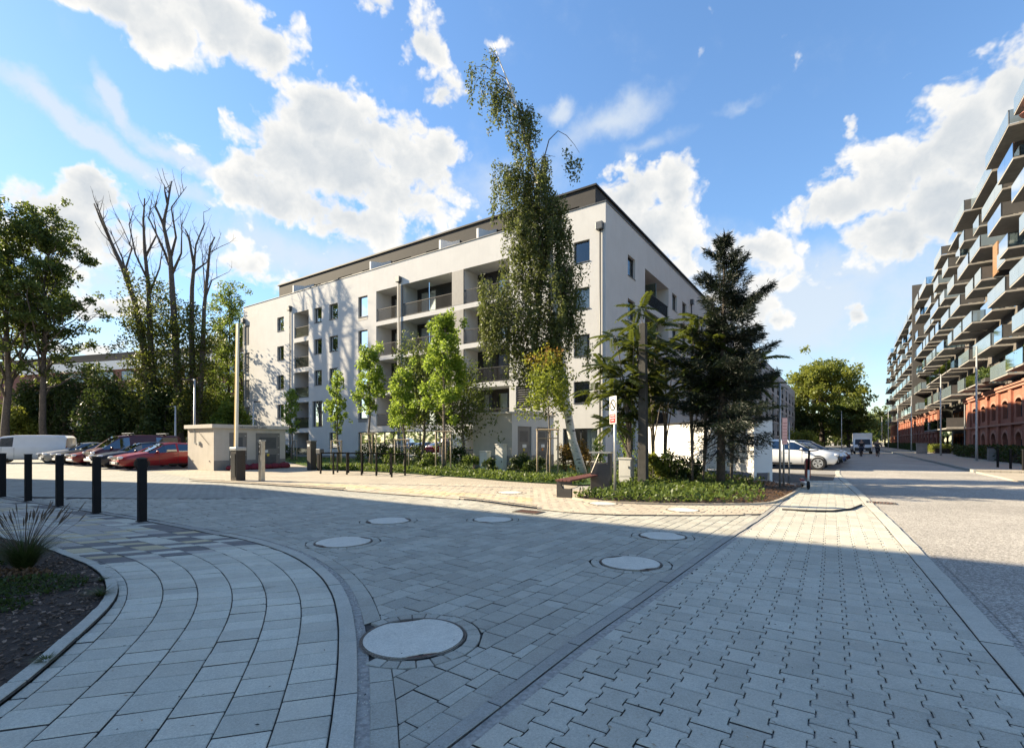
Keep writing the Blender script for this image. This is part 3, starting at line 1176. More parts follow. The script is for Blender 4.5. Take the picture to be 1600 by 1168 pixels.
# --- manhole covers, each with its ring of small setts
def cover(x, y, r, label, name='manhole_cover', ringm='road paver', z=0.0, a0=.5):
    t = thing(name, label, 'manhole cover', (x, y, z), a0, 'round concrete manhole covers in the paving')
    n = 48
    mb = MB()
    pts = []
    for i in range(n):
        g = 2 * math.pi * i / n
        k = r - .008
        dip = min(abs((g - q + math.pi) % (2 * math.pi) - math.pi) for q in (.0, math.pi))
        if dip < .42:
            k -= .05 * (1 - (dip / .42) ** 2)
        pts.append((k * math.cos(g), k * math.sin(g)))
    mb.prism(pts, -.03, .006)
    mb.build('concrete_infill', M['cover concrete'], t)
    mb = MB()
    for i in range(n):
        g, h = 2 * math.pi * i / n, 2 * math.pi * (i + 1) / n
        for (ra, rb, zz) in ((r - .008, r, .008), (r + .003, r + .018, .004)):
            mb.quad((ra * math.cos(g), ra * math.sin(g), zz), (rb * math.cos(g), rb * math.sin(g), zz), (rb * math.cos(h), rb * math.sin(h), zz), (ra * math.cos(h), ra * math.sin(h), zz))
    mb.build('iron_rim', M['iron'], t)
    mb = MB()
    mb.add([((r - .016) * math.cos(2 * math.pi * i / n), (r - .016) * math.sin(2 * math.pi * i / n), -.001) for i in range(n)], [tuple(range(n))])
    mb.build('rusty_pan', M['rust'], t)
    for sgn in (1, -1):
        MB().cyl((sgn * (r - .055), 0, -.002), .017, .004, 10).build('lifting_hole', M['print dark'], t)
    k = 26
    for i in range(k):
        g, h = 2 * math.pi * (i + .5) / k + a0 * 0, 2 * math.pi * (i + 1.5) / k
        poly = [(ra * math.cos(q), ra * math.sin(q)) for ra, q in ((r + .022, g), (r + .13, g), (r + .13, h), (r + .022, h))]
        wx = [(x + u * math.cos(a0) - v * math.sin(a0), y + u * math.sin(a0) + v * math.cos(a0)) for u, v in poly]
        cx, cy = sum(q[0] for q in wx) / 4, sum(q[1] for q in wx) / 4
        if LK1.near(cx, cy)[0] > -.12 or LS1.near(cx, cy)[0] < .14:
            continue
        vs, fs, c = unit_mesh(ccw(poly), .007, 0)
        me = bpy.data.meshes.new('sett')
        me.from_pydata(vs, [], fs)
        me.materials.append(M[ringm])
        o = bpy.data.objects.new('sett', me)
        col.objects.link(o)
        adopt(o, t)
    return t


CL = ['large nearest round manhole cover with rusty notches touching the curved kerb', 'round manhole cover just beyond the bend of the curved kerb, left one',
      'pale manhole cover behind the one at the kerb bend, near the shadow tip', 'manhole cover in the shade nearest to the drain grate',
      'round manhole cover beside the dark strip between road and interlocking pavers', 'dusty manhole cover lying across the shadow edge near the planting corner']
for (x, y, r), lb, a in zip(COVERS, CL, (1.92, .9, .5, 1.2, 2.0, .3)):
    cover(x, y, r, lb, a0=a)
for (x, y, r, lb) in ((-.06, 14.45, .36, 'sunlit manhole cover in the yellow paving left of the bench'), (3.74, 10.75, .33, 'sunlit manhole cover in front of the green bed right of the sign pole'),
                      (2.2, 11.86, .33, 'sunlit manhole cover at the foot of the no stopping sign')):
    c = cover(x, y, r, lb, ringm='plaza paver', z=.012)

t = thing('drain_grate', 'rusty iron drain grate in the road below the raised kerb end', 'drain', (*gp(826, 799.5), .002))
mb = MB()
for a in (-.3, .26):
    mb.box(a, a + .04, -.2, .2, -.02, .012)
for a in (-.2, .16):
    mb.box(-.259, .259, a, a + .04, -.02, .0125)
mb.build('frame', M['iron'], t)
for i in range(7):
    MB().box(-.235 + i * .07, -.235 + i * .07 + .035, -.159, .159, -.018, .009).build('bar', M['rust'], t)

g2 = copy_tree(t, (*gp(1377, 785), -.006), -TH, 'dark iron drain grate in the asphalt beside the walkway edge')

# loose grit in the open joint by the kerb, bits of leaf and dirt blown over the paving
gv = MB()
for i in range(1500):
    j = R.randrange(8, len(K1) - 1)
    if K1[j][1] > 7:
        continue
    q = K1[j] + (K1[j + 1] - K1[j]) * R.random()
    tn = (K1[j + 1] - K1[j]) / np.linalg.norm(K1[j + 1] - K1[j])
    d = -R.uniform(.002, .072)
    x, y = q[0] - tn[1] * d, q[1] + tn[0] * d
    r = R.uniform(.0025, .008)
    a = R.uniform(0, 6.28)
    gv.add([(x + r * math.cos(a), y + r * math.sin(a), -.008), (x + r * math.cos(a + 2.1), y + r * math.sin(a + 2.1), -.008), (x + r * math.cos(a + 4.2), y + r * math.sin(a + 4.2), -.008), (x, y, -.008 + r * 1.1)],
           [(0, 1, 3), (1, 2, 3), (2, 0, 3)])
tag(gv.build('grit', [M['cover concrete']], None, kind='stuff'), 'loose grit in the open joint along the curved kerb')
db = MB()
for i in range(420):
    y = 1.6 + 10 * R.random() ** 1.6
    x = R.uniform(-1.05, 1.05) * y
    if LED.near(x, y)[0] > -.1:
        continue
    r = R.uniform(.004, .017)
    a = R.uniform(0, 6.28)
    c_, s_ = math.cos(a), math.sin(a)
    db.quad((x + r * c_, y + r * s_, .006), (x - r * .35 * s_, y + r * .35 * c_, .010), (x - r * c_, y - r * s_, .006), (x + r * .35 * s_, y - r * .35 * c_, .007), R.randrange(3))
tag(db.build('litter', [M['bark'], M['stake wood'], M['print dark']], None, kind='stuff'), 'small dry leaf bits and dirt scattered over the paving')

# black hose lying across the walkway
pts = [(*gp(1222, 796.5), .018), (*gp(1262, 799), .018), (*gp(1300, 799.5), .018), (*gp(1330, 796), .018), (*gp(1346, 789.5), .018)]
h = MB().tube(pts, .022, 8).build('hose', M['rubber'], smooth=True)
tag(h, 'black rubber hose lying across the sunlit interlocking pavers', 'hose')


# ------------------------------------------------------------------ buildings
def facade(mb, P, U, Z, openings, mi=0):
    """a wall with real openings; P(u, z, d) -> point d metres behind the wall face. openings (u0, u1, z0, z1, depth)"""
    us_ = sorted({U[0], U[1], *[q for o in openings for q in o[:2]]})
    zs_ = sorted({Z[0], Z[1], *[q for o in openings for q in o[2:4]]})
    us_ = [q for q in us_ if U[0] <= q <= U[1]]
    zs_ = [q for q in zs_ if Z[0] <= q <= Z[1]]
    for a, b in zip(us_[:-1], us_[1:]):
        for c, d in zip(zs_[:-1], zs_[1:]):
            mu, mz = (a + b) / 2, (c + d) / 2
            if any(o[0] < mu < o[1] and o[2] < mz < o[3] for o in openings):
                continue
            mb.quad(P(a, c, 0), P(b, c, 0), P(b, d, 0), P(a, d, 0), mi)
    for (a, b, c, d, dep) in openings:
        mb.quad(P(a, c, 0), P(a, c, dep), P(a, d, dep), P(a, d, 0), mi)
        mb.quad(P(b, c, 0), P(b, d, 0), P(b, d, dep), P(b, c, dep), mi)
        mb.quad(P(a, d, 0), P(a, d, dep), P(b, d, dep), P(b, d, 0), mi)
        mb.quad(P(a, c, 0), P(b, c, 0), P(b, c, dep), P(a, c, dep), mi)


def bar(mb, P, u0, u1, z0, z1, d0, d1, mi=0):
    q = [P(u0, z0, d0), P(u1, z0, d0), P(u1, z0, d1), P(u0, z0, d1), P(u0, z1, d0), P(u1, z1, d0), P(u1, z1, d1), P(u0, z1, d1)]
    mb.add(q, [(0, 3, 2, 1), (4, 5, 6, 7), (0, 1, 5, 4), (1, 2, 6, 5), (2, 3, 7, 6), (3, 0, 4, 7)], mi)


def window(b, P, u0, u1, z0, z1, d=.16, mull=None, curtain=None, sill=True, room=1.4, fr=.07):
    mb = MB()
    for (a, c, e, f) in ((u0, u1, z0, z0 + fr), (u0, u1, z1 - fr, z1), (u0, u0 + fr, z0 + fr, z1 - fr), (u1 - fr, u1, z0 + fr, z1 - fr)):
        bar(mb, P, a, c, e, f, d, d + .08)
    for q in (mull or ()):
        q = u0 + (u1 - u0) * q
        bar(mb, P, q - .045, q + .045, z0 + fr, z1 - fr, d - .004, d + .076)
    w = mb.build('window', M['frame dark'], b)
    g = MB()
    g.quad(P(u0 + fr, z0 + fr, d + .04), P(u1 - fr, z0 + fr, d + .04), P(u1 - fr, z1 - fr, d + .04), P(u0 + fr, z1 - fr, d + .04))
    g.build('pane', M['window glass'], w)
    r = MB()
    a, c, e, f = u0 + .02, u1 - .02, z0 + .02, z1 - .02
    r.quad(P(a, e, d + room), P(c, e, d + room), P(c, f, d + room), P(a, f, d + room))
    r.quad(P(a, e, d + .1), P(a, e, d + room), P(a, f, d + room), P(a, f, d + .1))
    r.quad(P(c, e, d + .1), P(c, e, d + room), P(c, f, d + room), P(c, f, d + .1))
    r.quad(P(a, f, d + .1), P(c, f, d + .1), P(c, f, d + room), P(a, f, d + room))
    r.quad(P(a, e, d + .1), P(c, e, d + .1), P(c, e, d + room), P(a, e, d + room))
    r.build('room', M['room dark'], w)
    if curtain:
        cu = MB()
        c0, c1 = u0 + (u1 - u0) * curtain[0], u0 + (u1 - u0) * curtain[1]
        n = max(4, int((c1 - c0) / .06))
        for i in range(n):
            a, c = c0 + (c1 - c0) * i / n, c0 + (c1 - c0) * (i + 1) / n
            da, dc = d + .2 + .03 * (i % 2), d + .2 + .03 * ((i + 1) % 2)
            cu.quad(P(a, z0 + .03, da), P(c, z0 + .03, dc), P(c, z1 - .03, dc), P(a, z1 - .03, da))
        cu.build('curtain', M['curtain'], w)
    if sill:
        s = MB()
        bar(s, P, u0 - .03, u1 + .03, z0 - .035, z0 - .003, -.05, d - .003)
        s.build('sill', M['sill metal'], w)
    return w


def railing(b, P, u0, u1, z0, h=1.05, d=.06, step=.11, solid=False):
    mb = MB()
    bar(mb, P, u0 + .004, u1 - .004, z0 + h - .05, z0 + h, d, d + .05)
    bar(mb, P, u0 + .004, u1 - .004, z0 + .06, z0 + .10, d + .003, d + .047)
    n = int((u1 - u0) / step)
    for i in range(1, n):
        u = u0 + (u1 - u0) * i / n
        bar(mb, P, u - .009, u + .009, z0 + .10, z0 + h - .05, d + .015, d + .033)
    o = mb.build('railing', M['metal dark'], b)
    if solid:
        g = MB()
        bar(g, P, u0 + .01, u1 - .01, z0 + .101, z0 + h - .051, d + .036, d + .044)
        g.build('infill_panel', M['divider glass'], o)
    return o


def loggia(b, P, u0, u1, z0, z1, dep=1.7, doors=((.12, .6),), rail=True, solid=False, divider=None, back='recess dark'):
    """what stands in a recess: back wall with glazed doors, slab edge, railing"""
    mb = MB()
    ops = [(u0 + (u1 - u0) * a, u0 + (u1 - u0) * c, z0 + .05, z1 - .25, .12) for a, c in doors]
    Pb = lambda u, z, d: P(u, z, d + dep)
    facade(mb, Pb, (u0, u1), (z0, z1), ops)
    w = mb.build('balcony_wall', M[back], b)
    for (a, c, e, f, q) in ops:
        n = max(1, round((c - a) / .95))
        window(b, Pb, a, c, e, f, .08, mull=[i / n for i in range(1, n)], sill=False, curtain=R.choice([None, (.05, .45), (.55, .95)]), room=1.2)
    if rail:
        railing(b, P, u0, u1, z0, solid=solid)
    if divider is not None:
        g = MB()
        u = u0 + (u1 - u0) * divider
        bar(g, P, u - .02, u + .02, z0 + .08, z1 - .3, .12, dep - .003)
        g.build('divider', M['divider glass'], b)


# ---- the white apartment house at the corner
SC = 28.05                                   # where its front stands along the street
B = thing('apartment_house', 'white five storey apartment house with dark set back top floor behind the birch', 'building', W(-12.1, SC))
ROWS = [-.15 + 2.95 * k for k in range(5)]
PL = lambda u, z, d: (-u, d, z)              # left front: u runs away from the corner
PR = lambda u, z, d: (-d, u, z)              # street front
TOP = 16.2
wl, opsL, jobs = MB(), [], []


def W_L(u0, u1, z0, z1, **k):
    opsL.append((u0, u1, z0, z1, .26))
    jobs.append(lambda: window(B, PL, u0, u1, z0, z1, .16, **k))


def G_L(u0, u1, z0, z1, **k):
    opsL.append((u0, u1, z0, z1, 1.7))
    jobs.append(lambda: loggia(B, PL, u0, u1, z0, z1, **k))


CH = [None, (.05, .4), (.5, .95), None, (.05, .95)]
for k, z in enumerate(ROWS):
    cu = lambda: R.choice(CH)
    if k:
        W_L(1.07, 2.18, z + 1.15, z + 2.5, curtain=[None, None, (.3, .95), (.05, .95), None][k])
    else:
        W_L(.55, 2.95, z + .45, z + 2.5, mull=(.5,), curtain=(.05, .35), sill=False)
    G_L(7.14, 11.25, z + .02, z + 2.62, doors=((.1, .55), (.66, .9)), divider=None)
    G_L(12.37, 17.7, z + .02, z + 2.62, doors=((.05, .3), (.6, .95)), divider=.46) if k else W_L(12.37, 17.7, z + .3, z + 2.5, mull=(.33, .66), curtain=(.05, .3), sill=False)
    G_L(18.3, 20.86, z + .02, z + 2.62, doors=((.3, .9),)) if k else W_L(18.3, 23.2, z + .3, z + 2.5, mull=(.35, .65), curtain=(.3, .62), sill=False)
    if k:
        W_L(21.97, 23.2, z + .72, z + 2.5, curtain=cu())
    W_L(26.05, 27.3, z + 1.1, z + 2.5, curtain=cu())
    if k >= 2:
        W_L(28.44, 29.6, z + 1.1, z + 2.5, curtain=cu())
    elif k == 1:
        W_L(28.3, 29.9, z + .1, z + 2.55, mull=(.5,), sill=False)
    G_L(30.5, 32.9, z + .02, z + 2.55, doors=((.1, .7),), solid=True)
    W_L(34.7, 35.9, z + 1.1, z + 2.5, curtain=cu()) if k else None
    if k:
        opsL.append((41.25, 42.32, z + .35, z + 2.5, .3))
zl = ROWS[1]
opsL.append((5.3, 6.6, zl + .95, zl + 2.55, .25))
facade(wl, PL, (0, 42.5), (-.3, TOP), opsL)
opsR = []


def W_R(u0, u1, z0, z1, **k):
    opsR.append((u0, u1, z0, z1, .26))
    jobs.append(lambda: window(B, PR, u0, u1, z0, z1, .16, **k))


def G_R(u0, u1, z0, z1, **k):
    opsR.append((u0, u1, z0, z1, 1.7))
    jobs.append(lambda: loggia(B, PR, u0, u1, z0, z1, **k))


for k, z in enumerate(ROWS):
    for off_ in (0, 20.2):
        W_R(3.7 + off_, 5.1 + off_, z + 1.1, z + 2.5, curtain=R.choice(CH))
        G_R(7.14 + off_, 12.97 + off_, z + .02, z + 2.55, doors=((.1, .4), (.6, .9)), solid=True, divider=.5) if k else W_R(7.14 + off_, 12.97 + off_, z + .3, z + 2.5, mull=(.25, .5, .75), sill=False)
        W_R(13.97 + off_, 15.4 + off_, z + 1.1, z + 2.5, curtain=R.choice(CH))
        W_R(17.1 + off_, 18.55 + off_, z + 1.1, z + 2.5, curtain=R.choice(CH))
facade(wl, PR, (0, 42), (-.3, TOP), opsR)
# back sides, parapet inside and the flat roof
wl.quad((-42.5, 0, -.3), (-42.5, 0, TOP), (-42.5, 14, TOP), (-42.5, 14, -.3))
wl.quad((0, 42, -.3), (0, 42, TOP), (-14, 42, TOP), (-14, 42, -.3))
wl.quad((-42.5, 14, -.3), (-42.5, 14, TOP), (-14, 14, TOP), (-14, 14, -.3))
wl.quad((-14, 14, -.3), (-14, 14, TOP), (-14, 42, TOP), (-14, 42, -.3))
wl.build('wall', M['white render'], B)
rf = MB()
rf.box(-42.3, -.2, .2, 13.8, TOP - .75, TOP - .7)
rf.box(-13.8, -.2, 13.801, 41.8, TOP - .75, TOP - .7)
roof = rf.build('roof', M['roof felt'], B)
ins = MB()
for (x0, x1, y0, y1) in ((-42.5, .0, .26, .262), (-.262, -.26, .26, 42)):
    ins.box(x0, x1, y0, y1, TOP - .7, TOP - .002)
ins.build('parapet_lining', M['white render'], B)
cp = MB()
cp.box(-42.55, .05, -.05, .30, TOP, TOP + .05)
cp.box(-.30, .05, .301, 42.05, TOP, TOP + .0505)
cp.build('coping', M['sill metal'], B)
for j in jobs:
    j()
# plinth, grey pillars, dark corner panels, louvre
pl = MB()
pl.box(-42.5, .02, -.02, -.002, -.3, .25)
pl.box(.002, .02, -.002, 42, -.3, .25)
pl.build('plinth', M['kiosk plinth'], B)
for k, z in enumerate(ROWS):
    if k:
        for (a, b_) in ((11.25, 12.37), (17.7, 18.3)):
            m_ = MB()
            bar(m_, PL, a, b_, z + .05, z + 2.6, -.012, .1)
            m_.build('pillar_cladding', M['panel grey'], B)
        m_ = MB()
        bar(m_, PL, 41.26, 42.31, z + .36, z + 2.49, .10, .2)
        m_.build('corner_panel', M['panel grey'], B)
        m_ = MB()
        bar(m_, PL, 21.98, 23.19, z + .40, z + .68, -.01, .1)
        m_.build('apron_panel', M['panel grey'], B)
m_ = MB()
bar(m_, PL, 5.3, 6.6, zl + .95, zl + 2.55, .2, .24)
lv = m_.build('louvre', M['louvre grey'], B)
for i in range(10):
    m_ = MB()
    z = zl + .98 + i * .155
    m_.add([PL(5.31, z, .03), PL(6.59, z, .03), PL(6.59, z + .13, .17), PL(5.31, z + .13, .17), PL(5.31, z - .02, .03), PL(6.59, z - .02, .03), PL(6.59, z + .11, .17), PL(5.31, z + .11, .17)],
           [(0, 1, 2, 3), (7, 6, 5, 4), (0, 4, 5, 1), (1, 5, 6, 2), (2, 6, 7, 3), (3, 7, 4, 0)])
    m_.build('slat', M['louvre grey'], lv)
# downpipes with hoppers
for (u, P_) in ((.33, PL), (18.0, PL), (33.5, PL), (42.3, PL), (20.0, PR)):
    m_ = MB()
    q = P_(u, 0, -.09)
    m_.cyl((q[0], q[1], .05), .05, 14.45, 8)
    dp = m_.build('downpipe', M['sill metal'], B, smooth=True)
    m_ = MB()
    bar(m_, P_, u - .22, u + .22, 14.5, 14.95, -.30, -.01)
    m_.build('hopper', M['sill metal'], dp, bevel=.02)
# set-back top storey
PX, PY = -1.87, 2.6
ph = MB()
P1 = lambda u, z, d: (PX - u, PY + d, z)
P2 = lambda u, z, d: (PX - d, PY + u, z)
ops = [(a, a + 2.2, 16.1, 17.75, .3) for a in (1.2, 7.5, 13.5, 17.5, 21.8, 25.5, 30.5)]
facade(ph, P1, (0, 38.1), (15.5, 18.8), ops)
ops2 = [(a, a + 2.0, 16.1, 17.75, .3) for a in (4, 9, 15, 21, 27, 33)]
facade(ph, P2, (0, 38), (15.5, 18.8), ops2)
ph.quad((PX - 38.1, PY, 15.5), (PX - 38.1, PY, 18.8), (PX - 38.1, 12.5, 18.8), (PX - 38.1, 12.5, 15.5))
ph.quad((PX - 38.1, 12.5, 15.5), (PX - 38.1, 12.5, 18.8), (-12.5, 12.5, 18.8), (-12.5, 12.5, 15.5))
ph.quad((-12.5, 12.5, 15.5), (-12.5, 12.5, 18.8), (-12.5, PY + 38, 18.8), (-12.5, PY + 38, 15.5))
ph.quad((PX, PY + 38, 15.5), (PX, PY + 38, 18.8), (-12.5, PY + 38, 18.8), (-12.5, PY + 38, 15.5))
pho = ph.build('top_storey', M['penthouse dark'], B)
for (a, b_, c, d, e) in ops:
    window(B, P1, a, b_, c, d, .15, mull=(.5,), sill=False)
for (a, b_, c, d, e) in ops2:
    window(B, P2, a, b_, c, d, .15, mull=(.5,), sill=False)
m_ = MB()
m_.box(PX - 38.25, PX + .12, PY - .12, 12.6, 18.8, 18.92)
m_.box(-12.6, PX + .12, 12.601, PY + 38.1, 18.8, 18.9205)
m_.build('top_roof', M['metal dark'], B)
for u in (10.2, 13.9, 22.0, 33.6):
    m_ = MB()
    m_.prism([(.32, 15.5), (PY - .002, 15.5), (PY - .002, 17.9), (1.6, 17.4), (.32, 17.15)], -.09, .09, M=Matrix(((0, 0, 1, -u), (1, 0, 0, 0), (0, 1, 0, 0), (0, 0, 0, 1))))
    m_.build('terrace_wall', M['white bright'], B)
for (u, y, w_, h_) in ((4.4, 5.0, 1.6, .9), (34, 6, 1.0, .6), (31.8, 6.0, .16, 1.3), (12, 7, 1.2, .6)):
    m_ = MB()
    m_.box(-u - w_ / 2, -u + w_ / 2, y, y + w_, 18.921, 18.92 + h_)
    m_.build('chimney', M['penthouse dark'], B)


# ---- a second white block further along, and the one whose shade lies over the foreground
def plain_block(name, label, p0, p1, s0, s1, top, pent=True):
    b = thing(name, label, 'building', W(p1, s0))
    wdt, dep = p1 - p0, s1 - s0
    mb = MB()
    oR, oF, jb = [], [], []
    PRx = lambda u, z, d: (-d, u, z)
    PFx = lambda u, z, d: (-u, d, z)
    for k in range(5):
        z = -.15 + 2.95 * k
        u = 2.0
        while u < dep - 6:
            if z + 2.6 < top:
                oR.append((u, u + 1.3, z + 1.1, z + 2.5, .26))
                jb.append((PRx, oR[-1], 0))
                oR.append((u + 3, u + 7.4, z + .02, z + 2.55, 1.6))
                jb.append((PRx, oR[-1], 1))
            u += 9.2
        u = 2.0
        while u < wdt - 6:
            oF.append((u, u + 1.3, z + 1.1, z + 2.5, .26))
            jb.append((PFx, oF[-1], 0))
            oF.append((u + 3, u + 5.6, z + .6, z + 2.5, .26))
            jb.append((PFx, oF[-1], 0))
            u += 8.0
    facade(mb, PRx, (0, dep), (-.3, top), oR)
    facade(mb, PFx, (0, wdt), (-.3, top), oF)
    mb.quad((-wdt, 0, -.3), (-wdt, 0, top), (-wdt, dep, top), (-wdt, dep, -.3))
    mb.quad((0, dep, -.3), (0, dep, top), (-wdt, dep, top), (-wdt, dep, -.3))
    mb.quad((0, 0, top - .3), (0, dep, top - .3), (-wdt, dep, top - .3), (-wdt, 0, top - .3))
    mb.build('wall', M['white render'], b)
    for P_, o, kind in jb:
        if kind:
            loggia(b, P_, o[0], o[1], o[2], o[3], 1.6, doors=((.1, .85),), solid=False)
        else:
            window(b, P_, o[0], o[1], o[2], o[3], .16, curtain=R.choice(CH))
    if pent:
        m2 = MB()
        m2.box(-wdt + 2, -1.9, 2.4, dep - 2, top - .29, top + 2.6)
        m2.build('top_storey', M['penthouse dark'], b)
        for i in range(3):
            m3 = MB()
            u = 6 + i * 17
            m3.box(-4.5, -2.5, u, u + 2.2, top + 2.6, top + 4.0)
            m3.build('chimney', M['penthouse dark'], b)
    return b


plain_block('apartment_house', 'second white apartment block further down the street beyond the spruce', -26, -12.1, 78, 166, 16.2)
plain_block('apartment_house', 'white apartment block behind the viewer that shades the near paving', -48.3, -12.1, -18, -1.5, 16.5, pent=False)

# ---- the long house on the right: brick base, eight storeys of glass balconies
PW, S0, S1_ = 12.1, 34.0, 193.0
B = thing('balcony_building', 'long apartment house with red brick base and rows of glass balconies along the street', 'building', W(PW, S0))
LB = S1_ - S0
PB = lambda u, z, d: (d, u, z)               # u along the street, d into the house
LV = [6.96 + 3.05 * k for k in range(7)]
BRK = 6.35                                    # top of the brick base
wb, ops, jb = MB(), [], []
u = .6
while u < LB - 4:
    for z in LV:
        a = u + R.uniform(0, .6)
        kind = R.random()
        o = (a, a + (1.0 if kind < .4 else 2.3), z + .05, z + 2.35, .2)
        ops.append(o)
    u += 3.9
facade(wb, PB, (0, LB), (BRK + .1, LV[-1] + 3.1), ops)
wb.quad((0, 0, BRK), (14, 0, BRK), (14, 0, LV[-1] + 3.1), (0, 0, LV[-1] + 3.1))
wb.quad((0, LB, BRK), (14, LB, BRK), (14, LB, LV[-1] + 3.1), (0, LB, LV[-1] + 3.1))
wb.quad((14, 0, 0), (14, LB, 0), (14, LB, LV[-1] + 3.1), (14, 0, LV[-1] + 3.1))
wb.quad((0, 0, LV[-1] + 3.1), (0, LB, LV[-1] + 3.1), (14, LB, LV[-1] + 3.1), (14, 0, LV[-1] + 3.1))
wb.build('wall', M['facade taupe'], B)
for i, o in enumerate(ops):
    mb = MB()
    a, b_, c, d, e = o
    for q in ((a, b_, c, c + .07), (a, b_, d - .07, d), (a, a + .07, c + .07, d - .07), (b_ - .07, b_, c + .07, d - .07)):
        bar(mb, PB, *q, .12, .18)
    w = mb.build('window', M['frame dark'], B)
    g = MB()
    g.quad(PB(a + .07, c + .07, .15), PB(b_ - .07, c + .07, .15), PB(b_ - .07, d - .07, .15), PB(a + .07, d - .07, .15))
    g.build('pane', M['window glass'], w)
# a light sample of warm panels between the doors
for i in range(60):
    u, z = R.uniform(1, LB - 3), R.choice(LV)
    m_ = MB()
    if not any(o[0] - .9 < u < o[1] + .1 and abs(o[2] - z) < 1 for o in ops):
        bar(m_, PB, u, u + .8, z + .05, z + 2.5, -.03, -.003)
        m_.build('wall_panel', M['facade dark'], B)

# balconies: slab, glass front in panes, side screens
DEP = 1.95
for r, z in enumerate(LV):
    u = R.uniform(.2, 2.0)
    while u < LB - 3:
        ln = R.choice([2.6, 3.6, 4.4, 5.6, 7.2]) if r < 6 else R.choice([7.2, 8.4, 6.0])
        if u + ln > LB:
            break
        if r == 0 and 62 - S0 < u < 78 - S0 and R.random() < .5:
            u += 2
            continue
        dep = DEP if R.random() < .75 else DEP - .5
        s = MB()
        bar(s, PB, u, u + ln, z - .15, z, -dep, -.003)
        bo = s.build('balcony', M['slab concrete'], B)
        n = max(1, round(ln / 2.6))
        near = u < 75
        fk = R.choice(['balcony glass', 'frosted blue', 'frosted blue', 'balcony glass'])
        for i in range(n):
            g = MB()
            a, b_ = u + .03 + (ln - .06) * i / n, u + .03 + (ln - .06) * (i + 1) / n
            bar(g, PB, a + .012, b_ - .012, z - .03, z + 1.08, -dep - .022, -dep - .006)
            g.build('glass_panel', M[fk], bo)
        dk = R.random() < .35
        for e, uu in enumerate((u + .015, u + ln - .035)):
            g = MB()
            bar(g, PB, uu, uu + .02, z + .05, z + 1.08, -dep + .01, -.05)
            g.build('side_screen', M['facade dark' if (dk and e == 0) else fk], bo)
        if near:
            g = MB()
            for i in range(n + 1):
                a = u + .03 + (ln - .06) * i / n
                bar(g, PB, a - .02, a + .02, z, z + 1.05, -dep + .01, -dep + .05)
            bar(g, PB, u + .03, u + ln - .03, z + 1.051, z + 1.09, -dep - .002, -dep + .03)
            g.build('posts', M['metal dark'], bo)
        u += ln + R.choice([.7, 1.2, 2.0, 2.9]) * (1 if r < 6 else .5)
# dividing fin and lobby recess
m_ = MB()
bar(m_, PB, 112 - S0, 112.4 - S0, BRK + .2, LV[-1] + 4.0, -2.2, -.003)
m_.build('fin', M['facade dark'], B)
# brick base with pilasters, arches and cornice
LA, LBB = 78.0 - S0, 100.0 - S0
bk, bops = MB(), []
bays = []
for (a0, a1) in ((.2, LA), (LBB, LB)):
    u = a0 + .9
    while u + 2.1 < a1:
        bays.append(u)
        u += 4.15
for u in bays:
    bops.append((u, u + 1.75, 3.55, 5.15, .35))
    bops.append((u, u + 1.75, .12, 2.35, .45))
PBK = lambda u, z, d: (d - .25, u, z)
for (a0, a1) in ((0, LA), (LBB, LB)):
    facade(bk, PBK, (a0, a1), (-.2, BRK + .15), [o for o in bops if a0 <= o[0] < a1])
    bk.quad((-.25, a0, -.2), (-.25, a0, BRK + .15), (.02, a0, BRK + .15), (.02, a0, -.2))
    bk.quad((-.25, a1, -.2), (-.25, a1, BRK + .15), (.02, a1, BRK + .15), (.02, a1, -.2))
    bk.quad((-.25, a0, BRK + .15), (-.25, a1, BRK + .15), (.02, a1, BRK + .15), (.02, a0, BRK + .15))


def arch(mb, u0, u1, z0, rise, d0, d1, th=.24):
    n = 8
    c, w_ = (u0 + u1) / 2, (u1 - u0) / 2
    pi_, po = [], []
    for i in range(n + 1):
        g = math.pi * i / n
        pi_.append((c - w_ * math.cos(g), z0 + rise * math.sin(g)))
        po.append((c - (w_ + th) * math.cos(g), z0 + (rise + th) * math.sin(g)))
    for i in range(n):
        for d in (d0,):
            mb.quad(PB(*pi_[i], d), PB(*pi_[i + 1], d), PB(*po[i + 1], d), PB(*po[i], d))
        mb.quad(PB(*po[i], d0), PB(*po[i + 1], d0), PB(*po[i + 1], d1), PB(*po[i], d1))
        mb.quad(PB(*pi_[i], d0), PB(*pi_[i], d1), PB(*pi_[i + 1], d1), PB(*pi_[i + 1], d0))


